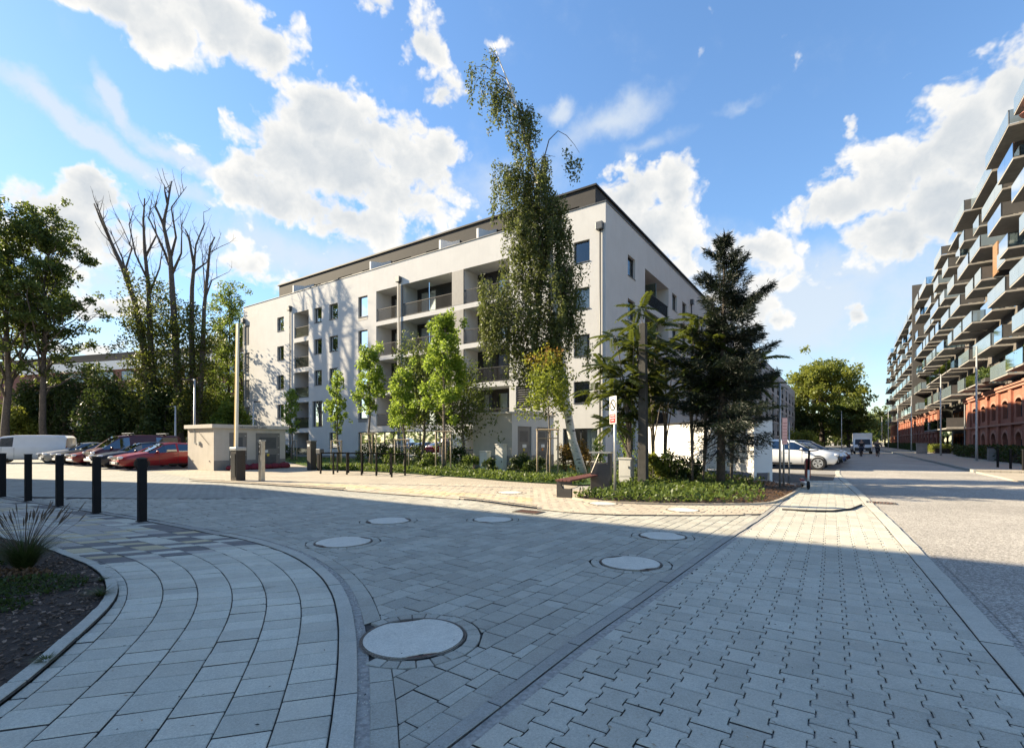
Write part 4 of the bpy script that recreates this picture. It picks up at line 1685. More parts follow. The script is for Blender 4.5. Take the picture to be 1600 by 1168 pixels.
bw = bk.build('brick_base', M['red brick'], B)
for u in bays:
    near = u < 60
    for (z0, z1, rise) in ((3.55, 5.15, .28), (.12, 2.35, .62)):
        # spandrel filling the corners above the arch springing
        sp = MB()
        n = 8
        for i in range(n):
            g, h = math.pi * i / n, math.pi * (i + 1) / n
            a = (u + .875 - .875 * math.cos(g), z1 - rise + rise * math.sin(g))
            b_ = (u + .875 - .875 * math.cos(h), z1 - rise + rise * math.sin(h))
            sp.quad(PB(*a, -.246), PB(*b_, -.246), PB(b_[0], z1 + .002, -.246), PB(a[0], z1 + .002, -.246))
            sp.quad(PB(*a, -.246), PB(*a, .1), PB(*b_, .1), PB(*b_, -.246))
        sp.build('spandrel', M['red brick'], bw)
        fr = MB()
        for q in ((u, u + .08, z0, z1), (u + 1.67, u + 1.75, z0, z1), (u + .08, u + 1.67, z0, z0 + .08), (u + .835, u + .915, z0 + .08, z1), (u + .081, u + 1.669, z1 - .8, z1 - .74)):
            bar(fr, PB, *q, .04, .10)
        w = fr.build('window', M['frame dark'], B)
        g = MB()
        g.quad(PB(u + .02, z0 + .02, .07), PB(u + 1.73, z0 + .02, .07), PB(u + 1.73, z1, .07), PB(u + .02, z1, .07))
        g.build('pane', M['window glass'], w)
        r_ = MB()
        r_.quad(PB(u - .1, z0 - .1, 1.2), PB(u + 1.85, z0 - .1, 1.2), PB(u + 1.85, z1 + .1, 1.2), PB(u - .1, z1 + .1, 1.2))
        r_.build('room', M['room dark'], w)
        if near or u < 110:
            ar = MB()
            arch(ar, u, u + 1.75, z1 - rise, rise, -.31, -.244)
            ar.build('arch', M['stone trim'], bw)
    pz = MB()
    bar(pz, PB, u + 2.5, u + 3.4, -.2, BRK - .35, -.42, -.252)
    pz.build('pilaster', M['red brick'], bw)
for (a0, a1) in ((0, LA), (LBB, LB)):
    for (z0, z1, d) in ((BRK - .35, BRK - .12, -.50), (BRK - .12, BRK + .1, -.62), (2.95, 3.12, -.47)):
        m_ = MB()
        bar(m_, PB, a0 + .003, a1 - .003, z0, z1, d, -.252)
        m_.build('cornice', M['stone trim'], bw)
# lobby: recessed dark glazing below low balconies
m_ = MB()
bar(m_, PB, LA, LBB, -.2, BRK + .1, 1.6, 1.7)
lb = m_.build('lobby_front', M['facade dark'], B)
for i in range(10):
    g = MB()
    a = LA + .6 + i * 2.1
    bar(g, PB, a, a + 1.8, .1, 2.7, 1.5, 1.56)
    g.build('pane', M['window glass'], lb)
    g = MB()
    bar(g, PB, a, a + 1.5, 3.5, 5.8, 1.5, 1.56)
    g.build('pane', M['window glass'], lb)
for (a, ln) in ((LA + .5, 6.2), (LA + 7.2, 6.4), (LA + 14.6, 6.0)):
    s = MB()
    bar(s, PB, a, a + ln, 3.05, 3.3, -DEP, 1.58)
    bo = s.build('balcony', M['slab concrete'], B)
    for i in range(2):
        g = MB()
        bar(g, PB, a + .02 + i * ln / 2, a + ln / 2 - .02 + i * ln / 2, 3.2, 4.4, -DEP - .02, -DEP - .004)
        g.build('glass_panel', M['balcony glass'], bo)
    for uu in (a + .01, a + ln - .03):
        g = MB()
        bar(g, PB, uu, uu + .02, 3.32, 4.4, -DEP + .01, .6)
        g.build('side_screen', M['facade dark'], bo)
m_ = MB()
m_.cyl((-.35, LA + .15, 0), .06, BRK, 8)
m_.build('downpipe', M['galvanised'], B)
m_ = MB()
for i in range(9):
    u = 2 + i * 17
    m_ = MB()
    bar(m_, PB, u, u + 3.0, LV[-1] + 3.1, LV[-1] + 4.5, .6, 4)
    m_.build('roof_box', M['facade dark'], B)
m_ = MB()
bar(m_, PB, 24.6, 26.2, LV[3] + .01, LV[3] + 2.75, -1.2, -1.1)
m_.build('wooden_screen', M['wood screen'], B)

# ---- brick house with a white band far behind the parked cars
b = thing('office_building', 'long brick building with a white roof band behind the hedge on the left', 'building', at(95, 92), math.radians(-17))
mb = MB()
PO = lambda u, z, d: (u, d, z)
ops = []
for k in range(5):
    u = 1.0
    while u < 66:
        ops.append((u, u + R.choice([3.0, 5.4]), .8 + 2.9 * k, 2.5 + 2.9 * k, .2))
        u += 7.4
facade(mb, PO, (-40, 70), (-.2, 14.4), [])
ops = [o for o in ops]
mb.build('wall', M['far red brick'], b)
for o in ops:
    m_ = MB()
    bar(m_, PO, o[0], o[1], o[2], o[3], -.06, -.003)
    w = m_.build('window', M['frame dark'], b)
    n = max(1, round((o[1] - o[0]) / 1.3))
    for i in range(n):
        g = MB()
        a, c = o[0] + .1 + (o[1] - o[0] - .1) * i / n, o[0] + (o[1] - o[0] - .1) * (i + 1) / n
        g.quad(PO(a, o[2] + .12, -.064), PO(c, o[2] + .12, -.064), PO(c, o[3] - .1, -.064), PO(a, o[3] - .1, -.064))
        g.build('pane', M['frosted blue'], w)
m_ = MB()
bar(m_, PO, -40, 70, 14.4, 16.0, -.25, 12)
m_.build('roof_band', M['white bright'], b)
m_ = MB()
bar(m_, PO, -40, 70, 16.0, 17.6, .8, 11)
m_.build('top_storey', M['penthouse dark'], b)


# ------------------------------------------------------------------ small buildings, street furniture
def rbox(w, d, h, z0=0, x=0, y=0):
    return MB().box(x - w / 2, x + w / 2, y - d / 2, y + d / 2, z0, z0 + h)


# transformer kiosk on the left (its long front faces across the street direction)
KP, KS = PS(*gp(334, 735))
t = thing('transformer_kiosk', 'low beige transformer kiosk with flat roof and grey doors beside the parked cars', 'kiosk', W(KP, KS))
KL, KW, KH = 3.95, 2.95, 2.22
mb = MB()
PF = lambda u, z, d: (-d, u, z)
kops = [(.78, 1.72, .05, 2.0, .06), (2.2, 3.62, .05, 2.0, .06)]
facade(mb, PF, (0, KL), (0, KH), kops)
mb.quad((0, 0, 0), (0, 0, KH), (-KW, 0, KH), (-KW, 0, 0))
mb.quad((0, KL, 0), (0, KL, KH), (-KW, KL, KH), (-KW, KL, 0))
mb.quad((-KW, 0, 0), (-KW, 0, KH), (-KW, KL, KH), (-KW, KL, 0))
mb.build('wall', M['kiosk beige'], t)
m_ = MB()
for (a, b_) in ((-.003, .779), (1.721, 2.199), (3.621, KL)):
    bar(m_, PF, a, b_, 0, .52, -.006, -.001)
m_.build('plinth', M['kiosk plinth'], t)
m_ = MB().box(-KW - .14, .14, -.14, KL + .14, KH, KH + .20)
rf = m_.build('roof', M['kiosk roof'], t, bevel=.012)
for i, (a, b_, c, d, e) in enumerate(kops):
    m_ = MB()
    bar(m_, PF, a + .005, b_ - .005, c, d - .005, .03, .06)
    dr = m_.build('door', M['door grey'], t)
    for (z0, z1) in ((1.12, 1.75), (.2, .78)):
        m_ = MB()
        bar(m_, PF, a + .22, b_ - .22, z0, z1, .018, .031)
        v = m_.build('vent', M['vent grey'], dr)
    for z in (.15, .75, 1.15, 1.8):
        m_ = MB()
        bar(m_, PF, b_ - .12, b_ - .03, z, z + .06, .01, .03)
        m_.build('hinge', M['galvanised'], dr)
    if i:
        m_ = MB()
        bar(m_, PF, a + .25, a + .72, .90, 1.04, .022, .029)
        m_.build('notice', M['label white'], dr)
    m_ = MB()
    bar(m_, PF, (a + b_) / 2 - .06, (a + b_) / 2 + .08, .70 if i else .84, .82 if i else .98, .014, .0175)
    m_.build('warning_label', M['label yellow'], dr)
tx = bpy.data.curves.new('lettering', 'FONT')
tx.body = 'Elektromontaż Lublin'
tx.size = .185
tx.extrude = .003
tx.materials.append(M['print dark'])
fo = bpy.data.objects.new('lettering_curve', tx)
col.objects.link(fo)
bpy.context.view_layer.update()
o = bpy.data.objects.new('lettering', bpy.data.meshes.new_from_object(fo.evaluated_get(bpy.context.evaluated_depsgraph_get())))
bpy.data.objects.remove(fo)
col.objects.link(o)
adopt(o, rf)
o.rotation_euler = (math.pi / 2, 0, math.pi / 2)
o.location = (.143, 1.15, KH + .03)
# conduit and bracket on the sunlit end
m_ = MB().tube([(-2.1, -.03, KH - .02), (-2.1, -.03, 1.42), (-1.55, -.03, 1.42), (-1.55, -.03, 1.28)], .018, 6)
m_.build('conduit', M['galvanised'], t)
MB().box(-1.62, -1.48, -.09, -.004, 1.34, 1.52).build('junction_box', M['cabinet grey'], t)
MB().tube([(-1.55, -.04, 2.0), (-.45, -.03, 1.35)], .010, 5).build('wire', M['print dark'], t)
for x in (-2.35, -.45):
    MB().cyl((x, -.03, .48), .03, .03, 8, 'y').build('vent_plug', M['print dark'], t)

# red sacks slumped at the kiosk's foot
SL = ['red sandbag lying at the left end of the row below the kiosk doors', 'red sandbag second from the left below the kiosk doors', 'red sandbag in the middle below the kiosk doors',
      'red sandbag under the right kiosk door, a little higher', 'red sandbag second from the right end below the kiosk', 'red sandbag at the right end of the row by the kiosk corner']
for i, lb in enumerate(SL):
    q = W(KP + .42 + R.uniform(-.05, .05), KS + .75 + i * .58, .12)
    m_ = MB().blob((0, 0, 0), .36, .26, .15 + .03 * (i % 3), 14, 8)
    for j, v in enumerate(m_.v):
        n = .03 * math.sin(v[0] * 19 + i) * math.cos(v[1] * 23 + i * 2)
        m_.v[j] = (v[0], v[1], max(-.12, v[2] + n))
    o = m_.build('sandbag', M['sack red'], None, True, loc=q, rot=(0, 0, -TH + math.pi / 2 + R.uniform(-.4, .4)))
    tag(o, lb, 'sandbag', 'red sandbags at the kiosk')

# barrier with its arm raised
q = gp(372, 750)
t = thing('barrier', 'dark parking barrier box with its pale arm raised upright', 'barrier', q)
rbox(.44, .36, 1.16).build('housing', M['barrier brown'], t, bevel=.015)
rbox(.50, .42, .13, 1.162).build('cap', M['galvanised'], t, bevel=.02)
MB().box(-.15, .15, -.195, -.183, .15, 1.05).build('service_door', M['car black'], t)
for z in (.35, .88):
    MB().box(-.20, -.16, -.2, -.184, z, z + .08).build('lock', M['galvanised'], t)
P0, P1_ = Vector((-.02, -.05, 1.29)), Vector((.10, -.05, 6.1))
for k, (mk, dx) in enumerate((('barrier arm white', 0), ('barrier arm amber', -.075))):
    m_ = MB()
    for a, b_ in ((P0, P1_),):
        m_.add([(a.x + dx - .035, a.y - .05, a.z), (a.x + dx + .035, a.y - .05, a.z), (a.x + dx + .035, a.y + .05, a.z), (a.x + dx - .035, a.y + .05, a.z),
                (b_.x + dx - .035, b_.y - .03, b_.z), (b_.x + dx + .035, b_.y - .03, b_.z), (b_.x + dx + .035, b_.y + .03, b_.z), (b_.x + dx - .035, b_.y + .03, b_.z)],
               [(0, 3, 2, 1), (4, 5, 6, 7), (0, 1, 5, 4), (1, 2, 6, 5), (2, 3, 7, 6), (3, 0, 4, 7)])
    m_.build('arm', M[mk], t)
q = gp(409, 751)
t = thing('intercom_post', 'slim stainless steel card reader post right of the barrier box', 'intercom post', q)
rbox(.20, .16, 1.52).build('post', M['stainless'], t, bevel=.012)
rbox(.23, .20, .05, 1.521).build('cap', M['galvanised'], t)
MB().box(-.075, .075, -.092, -.081, 1.0, 1.45).build('reader_panel', M['print dark'], t)
for z in (1.1, 1.3):
    MB().box(-.03, .03, -.098, -.0925, z, z + .05).build('button', M['galvanised'], t)
q = gp(487, 734)
t = thing('barrier', 'closed dark barrier post with white sticker standing by the planting', 'barrier', q)
rbox(.34, .34, 1.5).build('housing', M['bench metal'], t, bevel=.012)
rbox(.38, .38, .06, 1.501).build('cap', M['sill metal'], t)
MB().box(-.12, .08, -.18, -.171, 1.25, 1.38).build('sticker', M['label white'], t)
q = gp(499, 734.5)
t = thing('charging_post', 'short black post with a small grey head beside the dark barrier post', 'post', q)
rbox(.20, .20, .86).build('post', M['bollard black'], t, bevel=.01)
rbox(.34, .26, .26, .87, .05).build('head', M['vent grey'], t, bevel=.02)

# bollards
BL = ['black square bollard at the left edge of the photo', 'black square bollard second from the left edge, in front of the silver car', 'black square bollard in the middle of the left row, in front of the maroon van',
      'black square bollard in front of the dark blue estate car', 'black square bollard nearest to the viewer, in front of the red hatchback']
proto = None
for (px, py), lb in zip(((4, 776.5), (44, 783), (93, 791), (151, 801.5), (222, 814.5)), BL):
    q = gp(px, py)
    if proto is None:
        proto = t = thing('bollard', lb, 'bollard', q, group='black bollards along the curved footway')
        rbox(.125, .125, 1.17).build('post', M['bollard black'], t, bevel=.006)
        MB().box(-.069, .069, -.069, .069, 1.171, 1.195).build('cap', M['metal dark'], t)
        rbox(.16, .16, .012, .004).build('base_plate', M['metal dark'], t)
    else:
        copy_tree(proto, q, label=lb)
proto2 = None
for (px, py), lb in zip(((1559, 732.5), (1579, 735), (1599, 737.5)), ('slim black bollard on the right pavement nearest to the tall lamp', 'slim black bollard in the middle of the right trio by the parked bicycles',
                                                                     'slim black bollard at the right edge of the photo')):
    q = gp(px, py)
    if proto2 is None:
        proto2 = t = thing('bollard', lb, 'bollard', q, group='bollards on the right pavement')
        MB().cyl((0, 0, 0), .055, 1.1, 12).build('post', M['bollard black'], t, smooth=False)
        MB().cyl((0, 0, 1.101), .06, .03, 12).build('cap', M['metal dark'], t)
    else:
        copy_tree(proto2, q, label=lb)

# cycle stands
RL = ['dark cycle stand at the left end of the row by the barrier post', 'dark cycle stand second from the left in the row', 'dark cycle stand third from the left in the row',
      'dark cycle stand third from the right in the row', 'dark cycle stand second from the right in the row', 'dark cycle stand at the right end of the row by the green bed']
proto = None
for (a, b_, c, d), lb in zip(((501, 739.6, 528, 737.7), (521, 740.4, 549, 738), (542, 741, 569, 738.8), (565, 742, 592, 739.6), (588, 743, 614, 740.4), (612, 745, 638, 742)), RL):
    p0, p1 = Vector(gp(a, b_)), Vector(gp(c, d))
    v = p1 - p0
    rz = math.atan2(v.y, v.x)
    if proto is None:
        proto = t = thing('cycle_stand', lb, 'cycle stand', p0, rz, 'cycle stands on the sunny plaza')
        ln = 1.02
        for x in (0, ln):
            MB().box(x - .03, x + .03, -.03, .03, 0, .94).build('leg', M['bollard black'], t)
        MB().box(-.031, ln + .031, -.031, .031, .9405, 1.0).build('top_bar', M['bollard black'], t)
    else:
        copy_tree(proto, p0, rz, lb)

# bench of dark steel blocks and red-brown slats
b0, b1 = Vector(gp(882, 777)), Vector(gp(933, 763))
v = b1 - b0
rz = math.atan2(v.y, v.x)
LBN = v.length
t = thing('bench', 'low bench of red brown slats on two dark steel legs', 'bench', b0, rz)
for x in (.0, LBN):
    m_ = MB()
    prof = [(-.21, 0), (.21, 0), (.21, .44), (-.21, .44), (-.21, .36), (.10, .36), (.03, .24), (-.10, .24), (-.21, .25)]
    m_.prism(prof, -.045, .045, M=Matrix(((0, 0, 1, x), (1, 0, 0, 0), (0, 1, 0, 0), (0, 0, 0, 1))))
    m_.build('leg', M['bench metal'], t)
    m_ = MB().tube([(x + .055, -.02, .02), (x + .055, .09, .43)], .012, 5)
    m_.build('edge_strip', M['galvanised'], t)
for i in range(4):
    m_ = MB().box(-.12, LBN + .12, -.215 + i * .11, -.215 + i * .11 + .098, .442, .49)
    m_.build('slat', M['wood red'], t, bevel=.006)

q = gp(940, 765)
t = thing('litter_bin', 'tall dark litter bin with slanted front behind the bench end', 'litter bin', q, -.35)
m_ = MB()
m_.prism([(-.30, 0), (.30, 0), (.30, 1.14), (.22, 1.14), (.22, .82), (-.30, .82)], -.24, .24, M=Matrix(((1, 0, 0, 0), (0, 0, 1, 0), (0, 1, 0, 0), (0, 0, 0, 1))))
m_.build('body', M['bench metal'], t, bevel=.01)
MB().box(-.34, .33, -.27, .27, 1.142, 1.19).build('roof', M['stainless'], t, bevel=.008)
MB().tube([(-.27, -.262, .55), (-.03, -.262, 1.14)], .014, 6).build('strut', M['stainless'], t)
MB().box(-.25, .15, -.2, .2, .822, .84).build('opening', M['print dark'], t)

def cabinet(lab, px, py, w, d, h, base, name='electric_cabinet'):
    t = thing(name, lab, 'cabinet', gp(px, py))
    rbox(w * .96, d * .96, base).build('base', M['cabinet grey'], t)
    rbox(w, d, h - base - .05, base + .002).build('body', M['cabinet grey'], t, bevel=.008)
    rbox(w + .05, d + .05, .05, h - .048).build('lid', M['cabinet grey'], t, bevel=.01)
    MB().box(-w / 2 + .03, w / 2 - .03, -d / 2 - .008, -d / 2 - .001, base + .05, h - .09).build('door', M['cabinet grey'], t)
    MB().box(w / 2 - .1, w / 2 - .07, -d / 2 - .022, -d / 2 - .0085, base + .3, base + .38).build('handle', M['print dark'], t)


cabinet('narrow pale electric cabinet between the sign pole and the concrete pole', 979, 758.5, .44, .30, .96, .30)
cabinet('tall grey electric cabinet in front of the small grey utility house', 783, 738, .46, .32, 1.40, .2)
cabinet('low grey electric cabinet left of the taller one at the utility house', 758, 738, .46, .3, 1.05, .2)

# small utility house with two doors
UP_, US = PS(0, 26)
t = thing('utility_house', 'small grey utility house with two steel doors behind the young trees', 'utility house', W(UP_, US))
UL, UW, UH = 4.5, 2.65, 3.0
mb = MB()
uops = [(.55, 1.95, .05, 2.35, .10), (2.55, 3.85, .05, 2.35, .10)]
facade(mb, PF, (0, UL), (0, UH), uops)
mb.quad((0, UL, 0), (0, UL, UH), (-UW, UL, UH), (-UW, UL, 0))
mb.quad((-UW, 0, 0), (-UW, 0, UH), (-UW, UL, UH), (-UW, UL, 0))
mb.build('wall', M['white render'], t)
MB().quad((0, 0, 0), (0, 0, UH), (-UW, 0, UH), (-UW, 0, 0)).build('end_wall', M['kiosk beige'], t)
m_ = MB()
for (a, b_) in ((-.003, .549), (1.951, 2.549), (3.851, UL)):
    bar(m_, PF, a, b_, 0, .75, -.01, -.001)
m_.box(-UW, .009, -.012, -.002, 0, .75)
m_.build('plinth', M['panel grey'], t)
MB().box(-UW - .05, .10, -.10, UL + .05, UH, UH + .10).build('roof', M['kiosk roof'], t)
for i in range(9):
    MB().box(-.02, .30, .25 + i * .5, .37 + i * .5, UH + .101, UH + .22).build('rafter', M['kiosk roof'], t)
for i, (a, b_, c, d, e) in enumerate(uops):
    m_ = MB()
    bar(m_, PF, a + .005, b_ - .005, c, d - .005, .06, .1)
    dr = m_.build('door', M['door grey'], t)
    for (z0, z1) in ((1.5, 2.1), (.2, .95)):
        m_ = MB()
        bar(m_, PF, a + .3, b_ - .3, z0, z1, .05, .061)
        m_.build('vent', M['louvre grey'], dr)
    m_ = MB()
    bar(m_, PF, a + .55, a + .95, 1.18, 1.36, .05, .059)
    m_.build('notice', M['label white'], dr)
    m_ = MB()
    bar(m_, PF, a + .62, a + .8, 1.0, 1.13, .05, .059)
    m_.build('warning_label', M['label orange' if i else 'label yellow'], dr)

# white screen wall with a dark cap on short feet
q0 = Vector(gp(1178, 752))
t = thing('screen_wall', 'long white rendered screen wall with dark cap standing on short feet behind the spruce', 'wall', q0, math.atan2(.98, -.2))
LW = 8.7
MB().box(.12, LW, -.80, 0, .32, 2.34).build('panel', M['white bright'], t, bevel=.01)
MB().box(-.03, LW + .02, -.84, .03, 2.342, 2.44).build('cap', M['metal dark'], t)
for (x, y) in ((0, -.12), (0, -.80), (4.2, -.12), (4.2, -.8), (LW - .12, -.12), (LW - .12, -.8)):
    MB().box(x, x + .118, y, y + .12, 0, 2.34 if x == 0 else .318).build('post', M['white bright'], t)
MB().box(.0, .117, -.678, -.122, .33, 2.33).build('end_panel', M['white bright'], t)
MB().box(.13, LW - .13, -.2, -.06, -.02, .10).build('kerb', M['kerb concrete'], t)

# concrete pole and signs
t = thing('utility_pole', 'grey concrete pole among the sumac fronds right of the bench', 'pole', gp(1005, 761))
m_ = MB()
m_.add([(x, y, 0) for x, y in ((-.15, -.13), (.15, -.13), (.15, .13), (-.15, .13))] + [(x, y, 5.4) for x, y in ((-.11, -.1), (.11, -.1), (.11, .1), (-.11, .1))],
       [(0, 3, 2, 1), (4, 5, 6, 7), (0, 1, 5, 4), (1, 2, 6, 5), (2, 3, 7, 6), (3, 0, 4, 7)])
m_.build('shaft', M['pole concrete'], t, bevel=.02)
MB().tube([(-.15, 0, 3.05), (-.6, .0, 2.93), (-1.0, .02, 3.0)], .012, 5).build('cable', M['print dark'], t)

def ring(mb, c, r0, r1, y, n=28, mi=0):
    for i in range(n):
        g, h = 2 * math.pi * i / n, 2 * math.pi * (i + 1) / n
        mb.quad((c[0] + r0 * math.cos(g), y, c[1] + r0 * math.sin(g)), (c[0] + r1 * math.cos(g), y, c[1] + r1 * math.sin(g)),
                (c[0] + r1 * math.cos(h), y, c[1] + r1 * math.sin(h)), (c[0] + r0 * math.cos(h), y, c[1] + r0 * math.sin(h)), mi)


q = gp(961, 782)
t = thing('no_stopping_sign', 'white sign with crossed circle above a red plate beside the bench', 'sign', q, math.radians(-72))
MB().cyl((0, 0, 0), .035, 2.66, 10).build('pole', M['galvanised'], t, smooth=True)
MB().box(-.165, .165, -.062, -.047, 1.96, 2.66).build('plate', M['label white'], t)
m_ = MB()
ring(m_, (0, 2.43), .108, .152, -.0645)
m_.add([(-.11, -.0645, 2.50), (-.07, -.0645, 2.54), (.11, -.0645, 2.36), (.07, -.0645, 2.32)], [(0, 1, 2, 3)])
m_.build('crossed_circle', M['print dark'], t)
MB().box(-.135, .135, -.0695, -.0625, 1.98, 2.21).build('red_plate', M['label red'], t)
m_ = MB()
for z, w in ((2.16, .10), (2.10, .11), (2.04, .07)):
    m_.box(-w, w, -.0715, -.0698, z, z + .014)
m_.build('print', M['label white'], t)

q = gp(1222, 762)
t = thing('parking_sign', 'faded pink sign panel between grey posts by the white parked car', 'sign', q, math.radians(18))
MB().cyl((-.09, 0, 0), .032, 3.4, 10).build('post', M['galvanised'], t, smooth=True)
MB().cyl((.10, .03, 0), .030, 2.3, 10).build('post', M['galvanised'], t, smooth=True)
MB().box(-.02, .19, -.03, -.012, 1.42, 2.28).build('panel', M['label pink'], t)
m_ = MB()
for i in range(7):
    m_.box(.0, .17, -.0325, -.0305, 1.5 + i * .1, 1.515 + i * .1)
m_.build('print', M['label red'], t)
t = thing('sign_post', 'bare thin grey post just right of the pink sign panel', 'post', gp(1233, 757.5))
MB().cyl((0, 0, 0), .025, 2.2, 8).build('post', M['galvanised'], t, smooth=True)
MB().box(-.05, .05, -.05, .05, 0, .02).build('base_plate', M['galvanised'], t)

# e-scooter
q = gp(1263, 764)
t = thing('scooter', 'red and white electric scooter parked at the edge of the planting bed', 'scooter', q, math.radians(70))
def wheel(x, r, w, par, nm='wheel', z=None, y=0):
    m_ = MB()
    m_.tube([(x, y - w / 2, r), (x, y - w / 2 * .6, r), (x, y + w / 2 * .6, r), (x, y + w / 2, r)], [r * .86, r, r, r * .86], 16)
    return m_.build(nm, M['tyre'], par, smooth=False)
wheel(0, .13, .06, t)
wheel(.92, .13, .06, t)
MB().tube([(.05, 0, .2), (-.02, 0, .62)], .035, 8).build('stem_foot', M['scooter white'], t, smooth=True)
MB().tube([(-.02, 0, .62), (-.12, 0, 1.22)], .030, 8).build('stem', M['bollard black'], t, smooth=True)
MB().tube([(-.07, -.26, 1.24), (-.12, -.1, 1.22), (-.12, .1, 1.22), (-.07, .26, 1.24)], .018, 8).build('handlebar', M['bollard black'], t, smooth=True)
MB().prism([(.05, .12), (.86, .12), (.80, .2), (.12, .2)], -.075, .075, M=Matrix(((1, 0, 0, 0), (0, 0, 1, 0), (0, 1, 0, 0), (0, 0, 0, 1)))).build('deck', M['scooter white'], t, bevel=.01)
MB().prism([(.02, .35), (.20, .42), (.24, .88), (.06, .98), (-.02, .9)], -.07, .07, M=Matrix(((1, 0, 0, 0), (0, 0, 1, 0), (0, 1, 0, 0), (0, 0, 0, 1)))).build('red_panel', M['scooter red'], t, bevel=.02)
MB().prism([(.78, .2), (1.05, .22), (1.03, .28), (.80, .27)], -.05, .05, M=Matrix(((1, 0, 0, 0), (0, 0, 1, 0), (0, 1, 0, 0), (0, 0, 0, 1)))).build('mudguard', M['scooter red'], t)

# street lamps
def lamp(lab, loc, h, arm, rz, group):
    t = thing('street_lamp', lab, 'street lamp', loc, rz, group)
    MB().tube([(0, 0, 0), (0, 0, 1.2), (0, 0, h)], [.085, .08, .05], 12).build('pole', M['lamp grey'], t, smooth=True)
    MB().tube([(0, 0, h - .05), (-arm * .4, 0, h - .04)], .035, 8).build('arm', M['lamp grey'], t)
    MB().box(-arm - .3, -arm * .35, -.13, .13, h - .06, h + .03).build('lamp_head', M['metal dark'], t, bevel=.02)
    MB().box(-arm - .2, -arm * .6, -.09, .09, h - .068, h - .0605).build('lens', M['lamp glass'], t)
    MB().box(-.12, .12, -.12, .12, 0, .04).build('base_plate', M['lamp grey'], t)


for px, h, lb in ((1526, 8.4, 'tall grey street lamp nearest to the viewer in front of the brick arches'), (1470, 8.2, 'street lamp in front of the lobby of the balcony house'),
                  (1424, 8.0, 'third street lamp along the brick base, by the yellow shrub'), (1403, 8.0, 'fourth street lamp along the right pavement, far down the street'),
                  (1388, 8.0, 'fifth street lamp along the right pavement, near the far end of the house'), (1378, 8.0, 'farthest street lamp in the right row, before the trees')):
    r = (px - 800) / F
    Y = 8.0 / (CT * r - ST)
    lamp(lb, (*at(px, Y), .1), h, .9, -TH, 'street lamps along the right pavement')
lamp('slim lamp behind the transformer kiosk on the left', at(304, 34), zt(592, 34), .55, 0, None)
lamp('slender lamp post in front of the far trees beside the parked cars', at(1315, 95), zt(642, 95), .5, 0, None)
lamp('thin lamp between the dead trees and the white house', at(396, 44), zt(627, 44), .3, math.pi, None)
lamp('dim lamp post among the shadows behind the blue estate car', at(274, 41), zt(634, 41), .4, 0, None)

# bin and block on the right pavement
t = thing('litter_bin', 'grey litter bin on the right pavement beside the hedge', 'litter bin', (*W(9.0, 49.5)[:2], .1))
rbox(.6, .5, .95).build('body', M['panel grey'], t, bevel=.02)
rbox(.66, .56, .08, .96).build('lid', M['metal dark'], t)
t = thing('concrete_block', 'pale concrete block standing by the far lamp on the right pavement', 'block', (*W(7.6, 76)[:2], .1))
rbox(1.0, .5, 1.2).build('block', M['slab concrete'], t, bevel=.03)
rbox(1.06, .56, .06, 1.201).build('cap', M['slab concrete'], t)


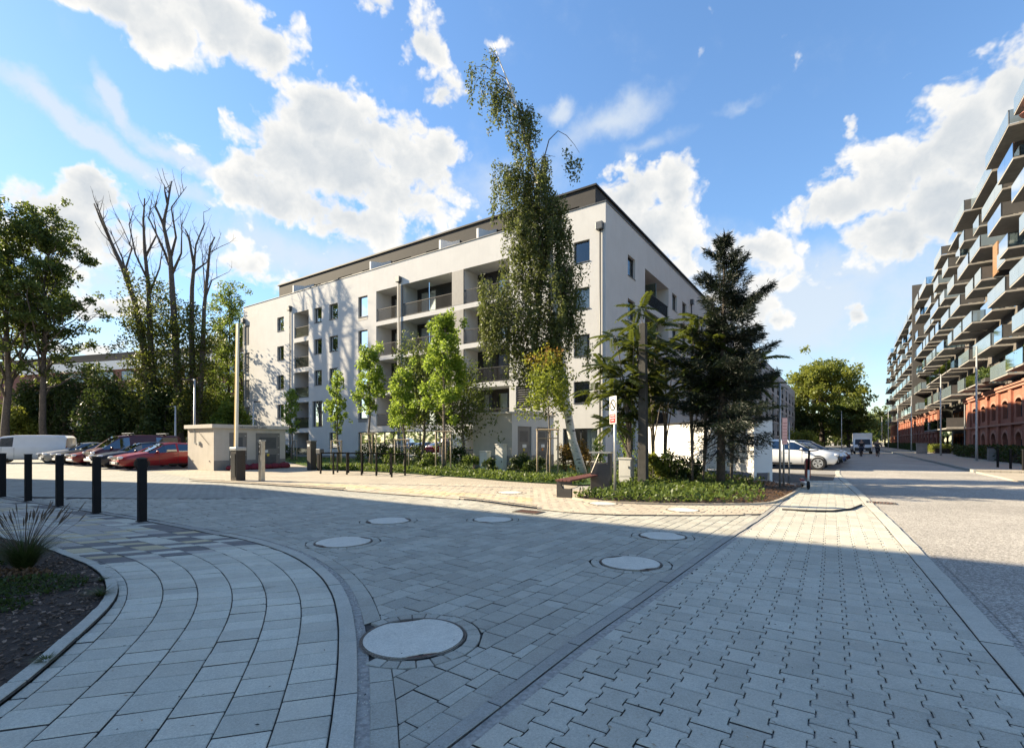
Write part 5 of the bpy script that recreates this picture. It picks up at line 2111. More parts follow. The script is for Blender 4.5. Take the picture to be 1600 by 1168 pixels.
# ------------------------------------------------------------------ vehicles
def car(name, lab, cat, loc, rz, st, paint, wheels, length_glass=(0, 0), group=None, tw=.2, trim=False, roofbars=False, h_lamp=None, plate=True, grille='car black', lamp_w=.36, wr=.32,
        bumper=None, pillars=()):
    """st: stations (x, sill z, belt z, top z, half width sill, half width belt, half width top, glass flag)"""
    t = thing(name, lab, cat, loc, rz, group)
    body, gl = MB(), {}
    seg, gi = [], 0
    for i in range(len(st) - 1):
        if not ('g' in st[i][7] and 'g' in st[i + 1][7]) or ('p' in st[i][7] and 'p' in st[i + 1][7]):
            gi += 1
        seg.append(gi)
    pick = lambda *key: gl.setdefault(key, MB())
    rings = []
    for (x, zb, zs, zt_, wb_, ws, wt, fl) in st:
        half = [(0, zb), (wb_ * .85, zb), (wb_, zb + .10), (ws + .012, zb + (zs - zb) * .55), (ws, zs - .03), (ws - .02, zs), (wt + (ws - wt) * .12, zs + (zt_ - zs) * .82), (wt, zt_ - .035), (wt * .72, zt_), (0, zt_ + .012)]
        rings.append([(x, y, z) for y, z in half])
    nh = len(rings[0])
    for i in range(len(rings) - 1):
        A, Bq = rings[i], rings[i + 1]
        fa, fb_ = st[i][7], st[i + 1][7]
        for sg in (1, -1):
            for j in range(nh - 1):
                q = [A[j], Bq[j], Bq[j + 1], A[j + 1]]
                q = [(x, y * sg, z) for x, y, z in q]
                if sg < 0:
                    q = q[::-1]
                tgt = body
                if j in (5, 6) and 'g' in fa and 'g' in fb_ and not ('p' in fa and 'p' in fb_):
                    tgt = pick('side_window', sg, seg[i]) if j == 5 else body
                if j >= 7 and 'w' in fa and 'w' in fb_:
                    tgt = pick('windscreen')
                if j >= 7 and 'r' in fa and 'r' in fb_:
                    tgt = pick('rear_window')
                if j == 5 and (('w' in fa and 'w' in fb_) or ('r' in fa and 'r' in fb_)):
                    tgt = pick('side_window', sg, 'w' in fa) if abs(st[i][3] - st[i][2]) + abs(st[i + 1][3] - st[i + 1][2]) > .45 else body
                tgt.add(q, [(0, 1, 2, 3)])
    for r_, rev in ((rings[0], False), (rings[-1], True)):
        pts = [(x, y, z) for x, y, z in r_] + [(x, -y, z) for x, y, z in r_[::-1]]
        body.add(pts if rev else pts[::-1], [tuple(range(len(pts)))])
    o = body.build('body', M[paint], t, smooth=True)
    me = o.data
    bm_weld(me)
    for k, g in gl.items():
        if g.v:
            q = g.build(k[0], M['car glass'], t, smooth=True)
    # dark cabin inside so that the glass has depth
    xs = [q for q in st if 'g' in q[7]]
    if xs:
        x0, x1 = min(q[0] for q in xs), max(q[0] for q in xs)
        mid = xs[len(xs) // 2]
        MB().box(x0 + .25, x1 - .3, -mid[6] * .8, mid[6] * .8, mid[1] + .1, mid[2] + .02).build('seats', M['car grey trim'], t)
        for x in (x0 + (x1 - x0) * .42, x0 + (x1 - x0) * .72):
            for y in (-.36, .36):
                MB().box(x - .07, x + .07, y - .14, y + .14, mid[2], mid[2] + .26).build('headrest', M['car grey trim'], t, bevel=.03)
    hw = max(q[5] for q in st)
    for x in wheels:
        for sg in (1, -1):
            y = sg * (hw - tw / 2 + .012)
            m_ = MB()
            m_.tube([(x, y - tw / 2, wr), (x, y - tw * .35, wr), (x, y + tw * .35, wr), (x, y + tw / 2, wr)], [wr * .9, wr, wr, wr * .9], 20)
            w = m_.build('wheel', M['tyre'], t)
            m_ = MB()
            yy = y + sg * (tw / 2 + .004)
            n = 20
            for i in range(n):
                g, h = 2 * math.pi * i / n, 2 * math.pi * (i + 1) / n
                a, b_ = wr * .56, wr * .66
                m_.quad((x + a * math.cos(g), yy, wr + a * math.sin(g)), (x + b_ * math.cos(g), yy, wr + b_ * math.sin(g)), (x + b_ * math.cos(h), yy, wr + b_ * math.sin(h)), (x + a * math.cos(h), yy, wr + a * math.sin(h)))
            for i in range(5):
                g = 2 * math.pi * i / 5 + .3
                for dg in (-.20, .20):
                    m_.quad((x + .03 * math.cos(g - 1), yy, wr + .03 * math.sin(g - 1)), (x + wr * .6 * math.cos(g - .13 + dg), yy, wr + wr * .6 * math.sin(g - .13 + dg)),
                            (x + wr * .6 * math.cos(g + .13 + dg), yy, wr + wr * .6 * math.sin(g + .13 + dg)), (x + .03 * math.cos(g + 1), yy, wr + .03 * math.sin(g + 1)))
            m_.build('rim', M['rim silver'], w)
            # black arch lining round the tyre
            m_ = MB()
            ya = sg * (hw + .006)
            for i in range(16):
                g, h = math.pi * (i / 16 * 1.12 - .06), math.pi * ((i + 1) / 16 * 1.12 - .06)
                for (a, b_) in ((wr * .98, wr * 1.17),):
                    m_.quad((x + a * math.cos(g), ya, wr + a * math.sin(g)), (x + b_ * math.cos(g), ya, wr + b_ * math.sin(g)), (x + b_ * math.cos(h), ya, wr + b_ * math.sin(h)), (x + a * math.cos(h), ya, wr + a * math.sin(h)))
            m_.build('wheel_arch', M['car black'], t)
    # nose: lamps, grille, bumper, plate
    xn, zb, zs, zt_, wb_, ws, wt, _ = st[1]
    xf = st[0][0]
    zl = h_lamp or (zs - .02)
    for sg in (1, -1):
        m_ = MB().blob(((xf + xn) / 2 - .02, sg * (ws - lamp_w * .52), zl), (xf - xn) * .55 + .10, lamp_w * .5, .085, 12, 6)
        m_.build('headlight', M['lamp glass'], t, smooth=True)
        m_ = MB().blob((st[-1][0] + .04, sg * (st[-1][5] - .13), st[-1][2] - .06), .08, .13, .16, 10, 6)
        m_.build('tail_light', M['tail red'], t, smooth=True)
        xm = [q for q in st if 'w' in q[7]]
        if xm:
            m_ = MB().blob((xm[0][0] - .35, sg * (hw + .10), xm[0][2] + .08), .07, .12, .08, 10, 6)
            m_.build('mirror', M[paint], t, smooth=True)
    MB().box(xf - .10, xf + .015, -ws * .42, ws * .42, zl - .09, zl + .05).build('grille', M[grille], t, bevel=.01)
    MB().box(xf - .16, xf + .03, -st[0][4] * .98, st[0][4] * .98, st[0][1] - .06, st[0][1] + .10).build('bumper', M[bumper or 'car black'], t, bevel=.03)
    if plate:
        MB().box(xf + .031, xf + .038, -.26, .26, st[0][1] - .03, st[0][1] + .08).build('number_plate', M['plate white'], t)
    # door seams and handles along the flanks
    gs = [q for q in st if 'g' in q[7]]
    if gs:
        x0, x1 = min(q[0] for q in gs), max(q[0] for q in gs)
        zsill, zbelt = gs[0][1] + .12, gs[0][2]
        m_ = MB()
        for sg in (1, -1):
            for x in pillars:
                m_.box(x - .006, x + .006, sg * (hw + .008) - .005, sg * (hw + .008) + .005, zsill, zbelt - .05)
            m_.box(x0 + .2, x1 - .1, sg * (hw + .004) - .004, sg * (hw + .004) + .006, zsill - .10, zsill - .02)
        m_.build('door_seam', M['car black'], t)
        for sg in (1, -1):
            for x in pillars:
                MB().box(x + .06, x + .24, sg * (hw + .012) - .012, sg * (hw + .012) + .012, zbelt - .16, zbelt - .12).build('door_handle', M[paint], t)
    if roofbars:
        zr = max(q[3] for q in st)
        for x in roofbars:
            MB().box(x - .09, x + .09, -.72, .72, zr + .09, zr + .13).build('roof_bar', M['galvanised'], t)
            for sg in (1, -1):
                MB().box(x - .03, x + .03, sg * .6 - .03, sg * .6 + .03, zr - .02, zr + .09).build('bar_foot', M['car black'], t)
    return t


def bm_weld(me):
    import bmesh
    bm = bmesh.new()
    bm.from_mesh(me)
    bmesh.ops.remove_doubles(bm, verts=bm.verts, dist=.0005)
    bm.to_mesh(me)
    bm.free()
    me.polygons.foreach_set('use_smooth', [True] * len(me.polygons))


HATCH = [(2.30, .36, .60, .66, .58, .64, .52, ''), (2.16, .24, .68, .75, .78, .82, .62, ''), (1.65, .20, .80, .87, .86, .87, .66, ''), (1.02, .20, .88, .96, .88, .885, .70, 'w'),
         (.20, .20, .92, 1.40, .88, .885, .60, 'wg'), (-.32, .20, .94, 1.465, .88, .885, .59, 'gp'), (-.42, .20, .945, 1.465, .88, .885, .59, 'gp'), (-1.10, .20, .96, 1.43, .88, .88, .58, 'g'),
         (-1.55, .20, .98, 1.32, .87, .875, .57, 'gr'), (-2.12, .24, .99, 1.06, .84, .85, .62, 'r'), (-2.28, .40, .84, .90, .78, .80, .60, '')]
ESTATE = [(2.28, .36, .62, .68, .58, .64, .52, ''), (2.14, .24, .72, .78, .78, .82, .62, ''), (1.6, .20, .84, .90, .86, .87, .66, ''), (1.02, .20, .90, .98, .87, .88, .70, 'w'),
          (.28, .20, .94, 1.42, .87, .88, .62, 'wg'), (-.30, .20, .95, 1.49, .87, .88, .61, 'gp'), (-.40, .20, .95, 1.49, .87, .88, .61, 'gp'), (-1.15, .20, .96, 1.48, .87, .88, .61, 'gp'), (-1.25, .2, .96, 1.48, .87, .88, .61, 'gp'),
          (-2.0, .20, .97, 1.43, .86, .87, .60, 'gr'), (-2.26, .24, .97, 1.02, .84, .85, .64, 'r'), (-2.34, .40, .84, .90, .80, .82, .62, '')]
MINIVAN = [(2.38, .40, .82, .92, .66, .74, .60, ''), (2.26, .28, .92, 1.02, .84, .88, .70, ''), (1.86, .24, 1.04, 1.14, .90, .91, .74, 'w'), (1.05, .24, 1.10, 1.84, .92, .92, .70, 'wg'),
           (.55, .24, 1.10, 1.92, .92, .92, .70, 'gp'), (.42, .24, 1.10, 1.92, .92, .92, .70, 'gp'), (-.75, .24, 1.10, 1.93, .92, .92, .70, 'gp'), (-.88, .24, 1.10, 1.93, .92, .92, .70, 'gp'),
           (-2.1, .24, 1.10, 1.91, .91, .91, .69, 'g'), (-2.30, .28, 1.08, 1.80, .88, .90, .68, ''), (-2.36, .45, 1.0, 1.5, .84, .86, .66, '')]
PANELVAN = [(2.50, .40, .90, .98, .68, .76, .62, ''), (2.36, .28, 1.0, 1.10, .86, .90, .72, ''), (1.95, .24, 1.12, 1.22, .92, .93, .76, 'w'), (1.15, .24, 1.16, 1.88, .94, .94, .74, 'wg'),
            (.45, .24, 1.16, 1.97, .94, .94, .74, 'gp'), (.30, .24, 1.16, 1.98, .94, .94, .74, 'p'), (-1.2, .24, 1.16, 1.99, .94, .94, .74, ''), (-2.35, .26, 1.16, 1.96, .93, .93, .73, ''), (-2.52, .45, 1.1, 1.8, .88, .90, .70, '')]
SUV = [(2.22, .44, .70, .80, .62, .70, .56, ''), (2.08, .32, .82, .92, .84, .87, .68, ''), (1.55, .28, .96, 1.05, .91, .92, .72, ''), (.95, .28, 1.02, 1.12, .925, .93, .74, 'w'),
       (.25, .28, 1.06, 1.56, .925, .93, .64, 'wg'), (-.30, .28, 1.08, 1.64, .925, .93, .63, 'gp'), (-.40, .28, 1.08, 1.645, .925, .93, .63, 'gp'), (-1.30, .28, 1.12, 1.62, .92, .925, .62, 'g'),
       (-1.70, .28, 1.16, 1.52, .91, .92, .61, 'gr'), (-2.08, .34, 1.12, 1.20, .87, .88, .64, 'r'), (-2.20, .48, .96, 1.02, .82, .84, .62, '')]

CARG = 'cars parked on the sunny lot at the left'
# noses of the parked row, measured along the row (p leftwards), all facing down the street towards the viewer
def nose(px, py_n, length):
    Y = 1.25 * F / (py_n - HY)
    x, y = (px - 800) / F * Y, Y
    p, s = PS(x, y)
    return p, s


row = [('parked_car', 'red hatchback parked nearest to the transformer kiosk', HATCH, 'paint crimson', 0, {}),
       ('parked_car', 'dark blue estate car with roof rails parked beside the red hatchback', ESTATE, 'paint navy', 1, dict(bumper='paint silver')),
       ('parked_van', 'maroon minivan with two roof bars parked left of the dark blue estate', MINIVAN, 'paint maroon', 2, dict(roofbars=(.4, -1.5), bumper='plate white', h_lamp=.84)),
       ('parked_car', 'small red car with a pale bumper parked between the maroon minivan and the black car', HATCH, 'paint red', 3, dict(bumper='plate white')),
       ('parked_car', 'black hatchback parked left of the small red car, mostly hidden by a bollard', HATCH, 'paint black', 4, {}),
       ('parked_car', 'silver car parked at the left end of the row behind the bollards', HATCH, 'paint silver', 5, {})]
P0r, S0r = PS(-21.0, 25.9)
for nm, lb, st, pt, i, kw in row:
    ln = st[0][0]
    p, s = P0r - i * 2.62 - (.3 if i > 1 else 0), S0r + (.0, -.1, .4, .2, .1, .0)[i]
    car(nm, lb, 'van' if 'van' in nm else 'car', W(p, s + ln), -TH - math.pi / 2, st, pt, (1.36, -1.30) if st is not MINIVAN else (1.45, -1.4), group=CARG, pillars=(.55, -.36, -1.2), **kw)
car('parked_van', 'white panel van standing sideways behind the parked cars at the left', 'van', (at(44, 35.5)[0], 35.5), math.radians(200), PANELVAN, 'paint white', (1.55, -1.5), pillars=(1.05, .35), wr=.34)

SG = 'cars parked along the street beside the white house'
q = PS(*gp(1306, 734.5))
p0, s0 = q
car('parked_suv', 'white crossover car parked side on behind the pink sign', 'car', W(p0 - 2.15, s0 + .75), -TH, SUV, 'paint white', (1.35, -1.33), group=SG, pillars=(.62, -.35, -1.1), wr=.36)
NB = [('paint black', 'black estate car parked right behind the white crossover', ESTATE, .1), ('paint blue', 'blue hatchback parked third behind the black estate', HATCH, .25), ('paint silver', 'silver estate parked fourth in the street row', ESTATE, .2),
      ('paint maroon', 'maroon hatchback parked fifth in the street row', HATCH, .5), ('paint black', 'black crossover parked sixth in the street row', SUV, .1), ('paint silver', 'silver hatchback parked seventh in the street row', HATCH, .3),
      ('paint white', 'white hatchback parked eighth in the street row near the far lamp', HATCH, .2)]
for i, (pt, lb, st, dx) in enumerate(NB):
    car('parked_car', lb, 'car', W(p0 - 2.1 + dx, s0 + .75 + 2.75 * (i + 1)), -TH, st, pt, (1.35, -1.32), group=SG, pillars=(.6, -.36, -1.2))
FC = [('paint white', 'white van parked far down the street by the brick base', PANELVAN, 4.0, 150), ('paint silver', 'silver car parked far down the street before the white van', HATCH, 4.2, 141), ('paint blue', 'blue van parked at the far end of the street', PANELVAN, 3.9, 162)]
for pt, lb, st, p, s in FC:
    car('parked_car' if st is HATCH else 'parked_van', lb, 'car' if st is HATCH else 'van', W(p, s), -TH - math.pi / 2, st, pt, (1.4, -1.35), group='vehicles far down the street')

# box truck coming up the street
t = thing('box_truck', 'white box truck standing in the street beyond the cyclists', 'truck', at(1347.5, 63), -TH - math.pi / 2 + .0)
MB().box(-3.9, .25, -1.02, 1.02, .62, 2.62).build('cargo_box', M['paint white'], t, bevel=.05)
m_ = MB()
m_.prism([(.27, .35), (2.15, .35), (2.2, .62), (2.1, .95), (1.35, 1.12), (.75, 1.85), (.27, 1.9)], -.94, .94, M=Matrix(((1, 0, 0, 0), (0, 0, 1, 0), (0, 1, 0, 0), (0, 0, 0, 1))))
m_.build('cab', M['paint white'], t, bevel=.05)
m_ = MB()
m_.quad((1.34, -.82, 1.155), (1.34, .82, 1.155), (.80, .76, 1.83), (.80, -.76, 1.83))
m_.build('windscreen', M['car black'], t)
MB().box(2.14, 2.23, -.85, .85, .36, .78).build('bumper', M['car black'], t)
MB().box(2.231, 2.24, -.25, .25, .45, .56).build('number_plate', M['plate white'], t)
for sg in (1, -1):
    MB().blob((2.08, sg * .72, .86), .1, .2, .1, 10, 6).build('headlight', M['lamp glass'], t, smooth=True)
    MB().box(1.0, 1.12, sg * 1.12 - .08, sg * 1.12 + .08, 1.15, 1.5).build('mirror', M['car black'], t)
    for x in (1.5, -2.6):
        m_ = MB()
        m_.tube([(x, sg * .86 - .11, .36), (x, sg * .86 + .11, .36)], .36, 16)
        m_.build('wheel', M['tyre'], t)


# ------------------------------------------------------------------ cyclists and bicycles
def bicycle(lab, loc, rz, group=None):
    t = thing('bicycle', lab, 'bicycle', loc, rz, group)
    for x in (-.52, .52):
        m_ = MB()
        n = 20
        pts = [(x + .33 * math.cos(2 * math.pi * i / n), 0, .34 + .33 * math.sin(2 * math.pi * i / n)) for i in range(n + 1)]
        m_.tube(pts, .02, 6)
        w = m_.build('wheel', M['tyre'], t)
        m_ = MB()
        for i in range(9):
            g = math.pi * i / 9
            m_.tube([(x + .32 * math.cos(g), 0, .34 + .32 * math.sin(g)), (x - .32 * math.cos(g), 0, .34 - .32 * math.sin(g))], .003, 3)
        m_.build('spokes', M['galvanised'], w)
    m_ = MB()
    bb, hd, se = (-.08, 0, .30), (.38, 0, .82), (-.22, 0, .80)
    for a, b_ in ((bb, hd), (bb, se), (se, (.36, 0, .78)), (bb, (-.52, 0, .34)), (se, (-.52, 0, .34)), (hd, (.52, 0, .34)), (hd, (.34, 0, .98)), (se, (-.25, 0, .90))):
        m_.tube([a, b_], .017, 6)
    m_.build('frame', M['metal dark'], t)
    MB().tube([(.28, -.27, 1.02), (.35, -.1, .99), (.35, .1, .99), (.28, .27, 1.02)], .014, 6).build('handlebar', M['galvanised'], t)
    MB().blob((-.27, 0, .93), .13, .08, .04, 10, 6).build('saddle', M['print dark'], t, smooth=True)
    MB().tube([(-.08, -.12, .18), (-.08, -.05, .30), (-.08, .05, .30), (-.08, .12, .42)], .012, 5).build('crank', M['galvanised'], t)
    return t


def skin_mesh(name, V, E, Rr, m, parent, sub=1):
    me = bpy.data.meshes.new(name)
    me.from_pydata(V, E, [])
    o = bpy.data.objects.new(name, me)
    col.objects.link(o)
    import bmesh
    bm = bmesh.new()
    bm.from_mesh(me)
    lay_ = bm.verts.layers.skin.verify()
    for i, v in enumerate(bm.verts):
        r = Rr[i]
        v[lay_].radius = (r, r)
        v[lay_].use_root = (i == 0)
    bm.to_mesh(me)
    bm.free()
    o.modifiers.new('skin', 'SKIN')
    s = o.modifiers.new('smooth', 'SUBSURF')
    s.levels = s.render_levels = sub
    me.materials.append(m)
    adopt(o, parent)
    return o


def rider(lab, loc, rz, top, legs, fwd=.0):
    """a seated rider: one continuous body, with head, hair, clothes as children"""
    t = thing('person', lab, 'person', loc, rz)
    V = [(-.24, 0, .98), (-.20, 0, 1.12), (-.10, 0, 1.34), (-.03, 0, 1.44), (.0, 0, 1.52),
         (-.2, .10, .95), (.12, .11, .80), (.03, .11, .44), (.13, .11, .37),
         (-.2, -.10, .95), (.10, -.11, .60), (-.05, -.11, .22), (.05, -.11, .15),
         (-.05, .19, 1.40), (.08, .24, 1.20), (.27, .25, 1.06), (.33, .25, 1.03),
         (-.05, -.19, 1.40), (.08, -.24, 1.20), (.27, -.25, 1.06), (.33, -.25, 1.03)]
    E = [(0, 1), (1, 2), (2, 3), (3, 4), (0, 5), (5, 6), (6, 7), (7, 8), (0, 9), (9, 10), (10, 11), (11, 12), (3, 13), (13, 14), (14, 15), (15, 16), (3, 17), (17, 18), (18, 19), (19, 20)]
    Rr = [.15, .14, .17, .11, .06, .10, .075, .055, .05, .10, .075, .055, .05, .075, .05, .04, .035, .075, .05, .04, .035]
    skin_mesh('body', V, E, Rr, M['skin'], t)
    skin_mesh('jacket', [(-.22, 0, 1.02), (-.20, 0, 1.12), (-.10, 0, 1.34), (-.03, 0, 1.42), (-.05, .19, 1.40), (.08, .24, 1.20), (.24, .25, 1.08), (-.05, -.19, 1.40), (.08, -.24, 1.20), (.24, -.25, 1.08)],
              [(0, 1), (1, 2), (2, 3), (3, 4), (4, 5), (5, 6), (3, 7), (7, 8), (8, 9)], [.17, .165, .19, .125, .09, .062, .05, .09, .062, .05], M[top], t)
    skin_mesh('trousers', [(-.24, 0, .98), (-.2, .10, .95), (.12, .11, .80), (.04, .11, .50), (-.2, -.10, .95), (.10, -.11, .60), (-.03, -.11, .30)],
              [(0, 1), (1, 2), (2, 3), (0, 4), (4, 5), (5, 6)], [.165, .115, .09, .068, .115, .09, .068], M[legs], t)
    m_ = MB().blob((.03, 0, 1.63), .095, .078, .118, 14, 10)
    for j, v in enumerate(m_.v):
        if v[0] > .10 and abs(v[1]) < .03 and -.04 < v[2] - 1.61 < .03:
            m_.v[j] = (v[0] + .025, v[1], v[2])
    h = m_.build('head', M['skin'], t, smooth=True)
    for sg in (1, -1):
        MB().blob((.112, sg * .032, 1.645), .012, .014, .009, 8, 5).build('eye', M['print dark'], h, smooth=True)
        MB().blob((.02, sg * .08, 1.625), .018, .012, .03, 8, 5).build('ear', M['skin'], h, smooth=True)
    MB().box(.112, .122, -.025, .025, 1.572, 1.580).build('mouth', M['label red'], h)
    MB().blob((.005, 0, 1.665), .105, .088, .098, 12, 8).build('hair', M['hair'], t, smooth=True)
    for sg in (1, -1):
        for k in range(4):
            x = .33 + .014 * k
            MB().tube([(x, sg * .25, 1.035), (x + .022, sg * (.25 + .01 * (k - 1.5)), 1.01), (x - .005, sg * .25, .99)], .009, 5).build('finger', M['skin'], t)
        MB().tube([(.33, sg * .22, 1.035), (.35, sg * .2, 1.02)], .01, 5).build('thumb', M['skin'], t)
    for (x, y, z) in ((.13, .11, .37), (.05, -.11, .15)):
        MB().blob((x + .03, y, z - .035), .13, .05, .05, 10, 6).build('shoe', M['print dark'], t, smooth=True)
    return t


FW = -TH - math.pi / 2
for px, lb, bl, tp, lg in ((1346, 'person in a dark jacket riding a bicycle in front of the white truck', 'dark bicycle ridden in front of the white truck', 'cloth dark', 'cloth navy'),
                           (1371.5, 'person in grey clothes riding a bicycle right of the white truck', 'dark bicycle ridden right of the white truck', 'cloth grey', 'cloth dark')):
    q = at(px, 50.5)
    bicycle(bl, q, FW + (.08 if px > 1350 else -.1), 'bicycles ridden in the street')
    rider(lb, q, FW + (.08 if px > 1350 else -.1), tp, lg)
for i, (p, s, lb) in enumerate(((8.9, 31.5, 'bicycle parked by the hedge behind the middle bollard'), (9.5, 30.6, 'bicycle parked by the hedge at the right edge of the photo'), (9.2, 33.2, 'bicycle parked by the hedge next to the tall lamp'))):
    bicycle(lb, (*W(p, s)[:2], .1 if s > 33 else .012), R.uniform(-.4, .4), 'bicycles parked at the hedge')
t = thing('motorcycle', 'dark motorcycle parked behind the last cars left of the truck', 'motorcycle', at(1331, 58), FW)
for x in (-.65, .65):
    m_ = MB()
    n = 18
    m_.tube([(x + .25 * math.cos(2 * math.pi * i / n), 0, .3 + .25 * math.sin(2 * math.pi * i / n)) for i in range(n + 1)], .055, 7)
    m_.build('wheel', M['tyre'], t)
MB().blob((.0, 0, .55), .42, .16, .24, 12, 8).build('engine', M['metal dark'], t, smooth=True)
MB().blob((.18, 0, .88), .28, .15, .15, 12, 8).build('tank', M['paint maroon'], t, smooth=True)
MB().blob((-.35, 0, .82), .36, .13, .08, 12, 8).build('seat', M['print dark'], t, smooth=True)
m_ = MB().tube([(.65, 0, .3), (.40, 0, 1.02)], .035, 6)
m_.tube([(.36, -.33, 1.08), (.40, 0, 1.03), (.36, .33, 1.08)], .018, 6)
m_.build('fork', M['galvanised'], t)
MB().blob((.5, 0, .92), .08, .09, .09, 10, 6).build('headlight', M['lamp glass'], t, smooth=True)


# ------------------------------------------------------------------ vegetation
def leaf_mesh(name, C, size, m, parent, droop=0.0, aspect=.55, kind=None, flat=0.0, rng=NR, axis=None, cup=.12):
    """small leaf-sized faces at the points C"""
    C = np.asarray(C, float)
    n = len(C)
    size = np.broadcast_to(np.asarray(size, float), (n,)) * rng.uniform(.7, 1.3, n)
    a = rng.normal(size=(n, 3)) if axis is None else np.asarray(axis) + rng.normal(size=(n, 3)) * .15
    a[:, 2] = a[:, 2] * (1 - flat) - droop
    a /= np.linalg.norm(a, axis=1)[:, None]
    q = rng.normal(size=(n, 3))
    if flat:
        q = q * (1 - flat) + np.cross(a, np.array((0, 0, 1.0))) * flat * 2
    b = q - a * (q * a).sum(1)[:, None]
    b /= np.linalg.norm(b, axis=1)[:, None] + 1e-9
    up = np.cross(a, b)
    L = size[:, None]
    v = np.empty((n, 4, 3))
    v[:, 0] = C
    v[:, 1] = C + a * L * .45 + b * L * aspect * .5 + up * L * cup
    v[:, 2] = C + a * L
    v[:, 3] = C + a * L * .45 - b * L * aspect * .5 + up * L * cup
    me = bpy.data.meshes.new(name)
    me.vertices.add(n * 4)
    me.vertices.foreach_set('co', v.ravel())
    me.loops.add(n * 4)
    me.loops.foreach_set('vertex_index', np.arange(n * 4, dtype=np.int32))
    me.polygons.add(n)
    me.polygons.foreach_set('loop_start', np.arange(0, n * 4, 4, dtype=np.int32))
    me.update(calc_edges=True)
    at_ = me.attributes.new('tint', 'FLOAT', 'FACE')
    at_.data.foreach_set('value', rng.uniform(0, 1, n))
    me.materials.append(M[m])
    o = bpy.data.objects.new(name, me)
    col.objects.link(o)
    if parent is not None:
        adopt(o, parent)
    if kind:
        o['kind'] = kind
    return o


def wob(p0, p1, k, amp):
    p0, p1 = np.array(p0, float), np.array(p1, float)
    out = []
    for i in range(k + 1):
        t = i / k
        q = p0 + (p1 - p0) * t
        if 0 < i < k:
            q = q + NR.normal(size=3) * amp
        out.append(q)
    return out


def tree(name, lab, loc, H, r0, prof, limbs, nleaf, lsize, lm, bark='bark', zb=.2, clump=.6, group=None, lean=(0, 0), droop=.1, sub=3, steep=.55, fork=None, squash=.75, aspect=.6, inner=.5, cat='tree'):
    """prof: [(height fraction, radius m)] outline of the crown"""
    t = thing(name, lab, cat, loc, R.uniform(0, 6.28), group)
    hz, hr = [q[0] for q in prof], [q[1] for q in prof]
    tb = MB()
    trunk = wob((0, 0, -.1), (lean[0], lean[1], H * .93), 7, H * .008)
    tb.tube(trunk, [r0 * (1.25 if i == 0 else 1) * (1 - .88 * i / 7) for i in range(8)], 8)
    cl = []
    tr = np.array(trunk)
    for i in range(limbs):
        f = zb + (.93 - zb) * ((i + R.random()) / limbs)
        z0 = f * H
        base = np.array([np.interp(z0, tr[:, 2], tr[:, 0]), np.interp(z0, tr[:, 2], tr[:, 1]), z0])
        g = i * 2.399963 + R.uniform(-.5, .5)
        ft = min(.985, f + (1 - f) * R.uniform(.1, steep))
        rad = np.interp(ft, hz, hr) * R.uniform(.72, 1.05)
        tip = np.array([np.interp(ft * H, tr[:, 2], tr[:, 0]) + rad * math.cos(g), np.interp(ft * H, tr[:, 2], tr[:, 1]) + rad * math.sin(g), ft * H])
        br = wob(base, tip, 4, np.linalg.norm(tip - base) * .05)
        rr = r0 * (1 - .8 * f) * .42
        tb.tube(br, [rr * (1 - .8 * k / 4) for k in range(5)], 5)
        for k in range(sub):
            u = R.uniform(inner, 1.0)
            p = base + (tip - base) * u
            q = p + NR.normal(size=3) * np.array((1, 1, .7)) * clump * 1.25
            if k:
                tb.tube([p, (p + q) / 2 + NR.normal(size=3) * .06 * clump, q], [rr * .3, rr * .2, rr * .08], 4)
            cl.append((q if k else tip, clump * R.uniform(.55, 1.15)))
    tb.build('trunk', M[bark], t, smooth=True)
    w = np.array([c[1] ** 2 for c in cl])
    cnt = np.maximum(3, (nleaf * w / w.sum()).astype(int))
    P = []
    for (c, s), k in zip(cl, cnt):
        d = NR.normal(size=(k, 3))
        d *= (NR.uniform(0, 1, k) ** .45 / np.linalg.norm(d, axis=1))[:, None]
        P.append(c + d * np.array((s, s, s * squash)))
    leaf_mesh('crown', np.concatenate(P), lsize, lm, t, droop, aspect)
    return t


def bush(name, lab, loc, rx, ry, h, n, ls, lm, group=None, cat='shrub', stems=5, kind=None, gap=.35):
    t = thing(name, lab, cat, loc, 0, group)
    sb = MB()
    cl = []
    for i in range(max(6, stems * 3)):
        g, r_ = R.uniform(0, 6.28), math.sqrt(R.random())
        z = h * R.uniform(.25, .95)
        k = math.sqrt(max(.05, 1 - (z / h) ** 2.2))
        cl.append(np.array((rx * r_ * k * math.cos(g), ry * r_ * k * math.sin(g), z)))
    for c in cl[:stems]:
        sb.tube([(c[0] * .15, c[1] * .15, -.05), tuple(c * np.array((.6, .6, .55))), tuple(c)], [.02 * h + .01, .012 * h + .006, .004], 5)
    sb.build('stems', M['bark'], t)
    P = []
    for c in cl:
        k = n // len(cl)
        d = NR.normal(size=(k, 3))
        d *= (NR.uniform(0, 1, k) ** .4 / np.linalg.norm(d, axis=1))[:, None]
        q = c + d * np.array((rx, ry, h * .6)) * gap
        q[:, 2] = np.abs(q[:, 2])
        P.append(q)
    leaf_mesh('foliage', np.concatenate(P), ls, lm, t, .05, .6)
    return t


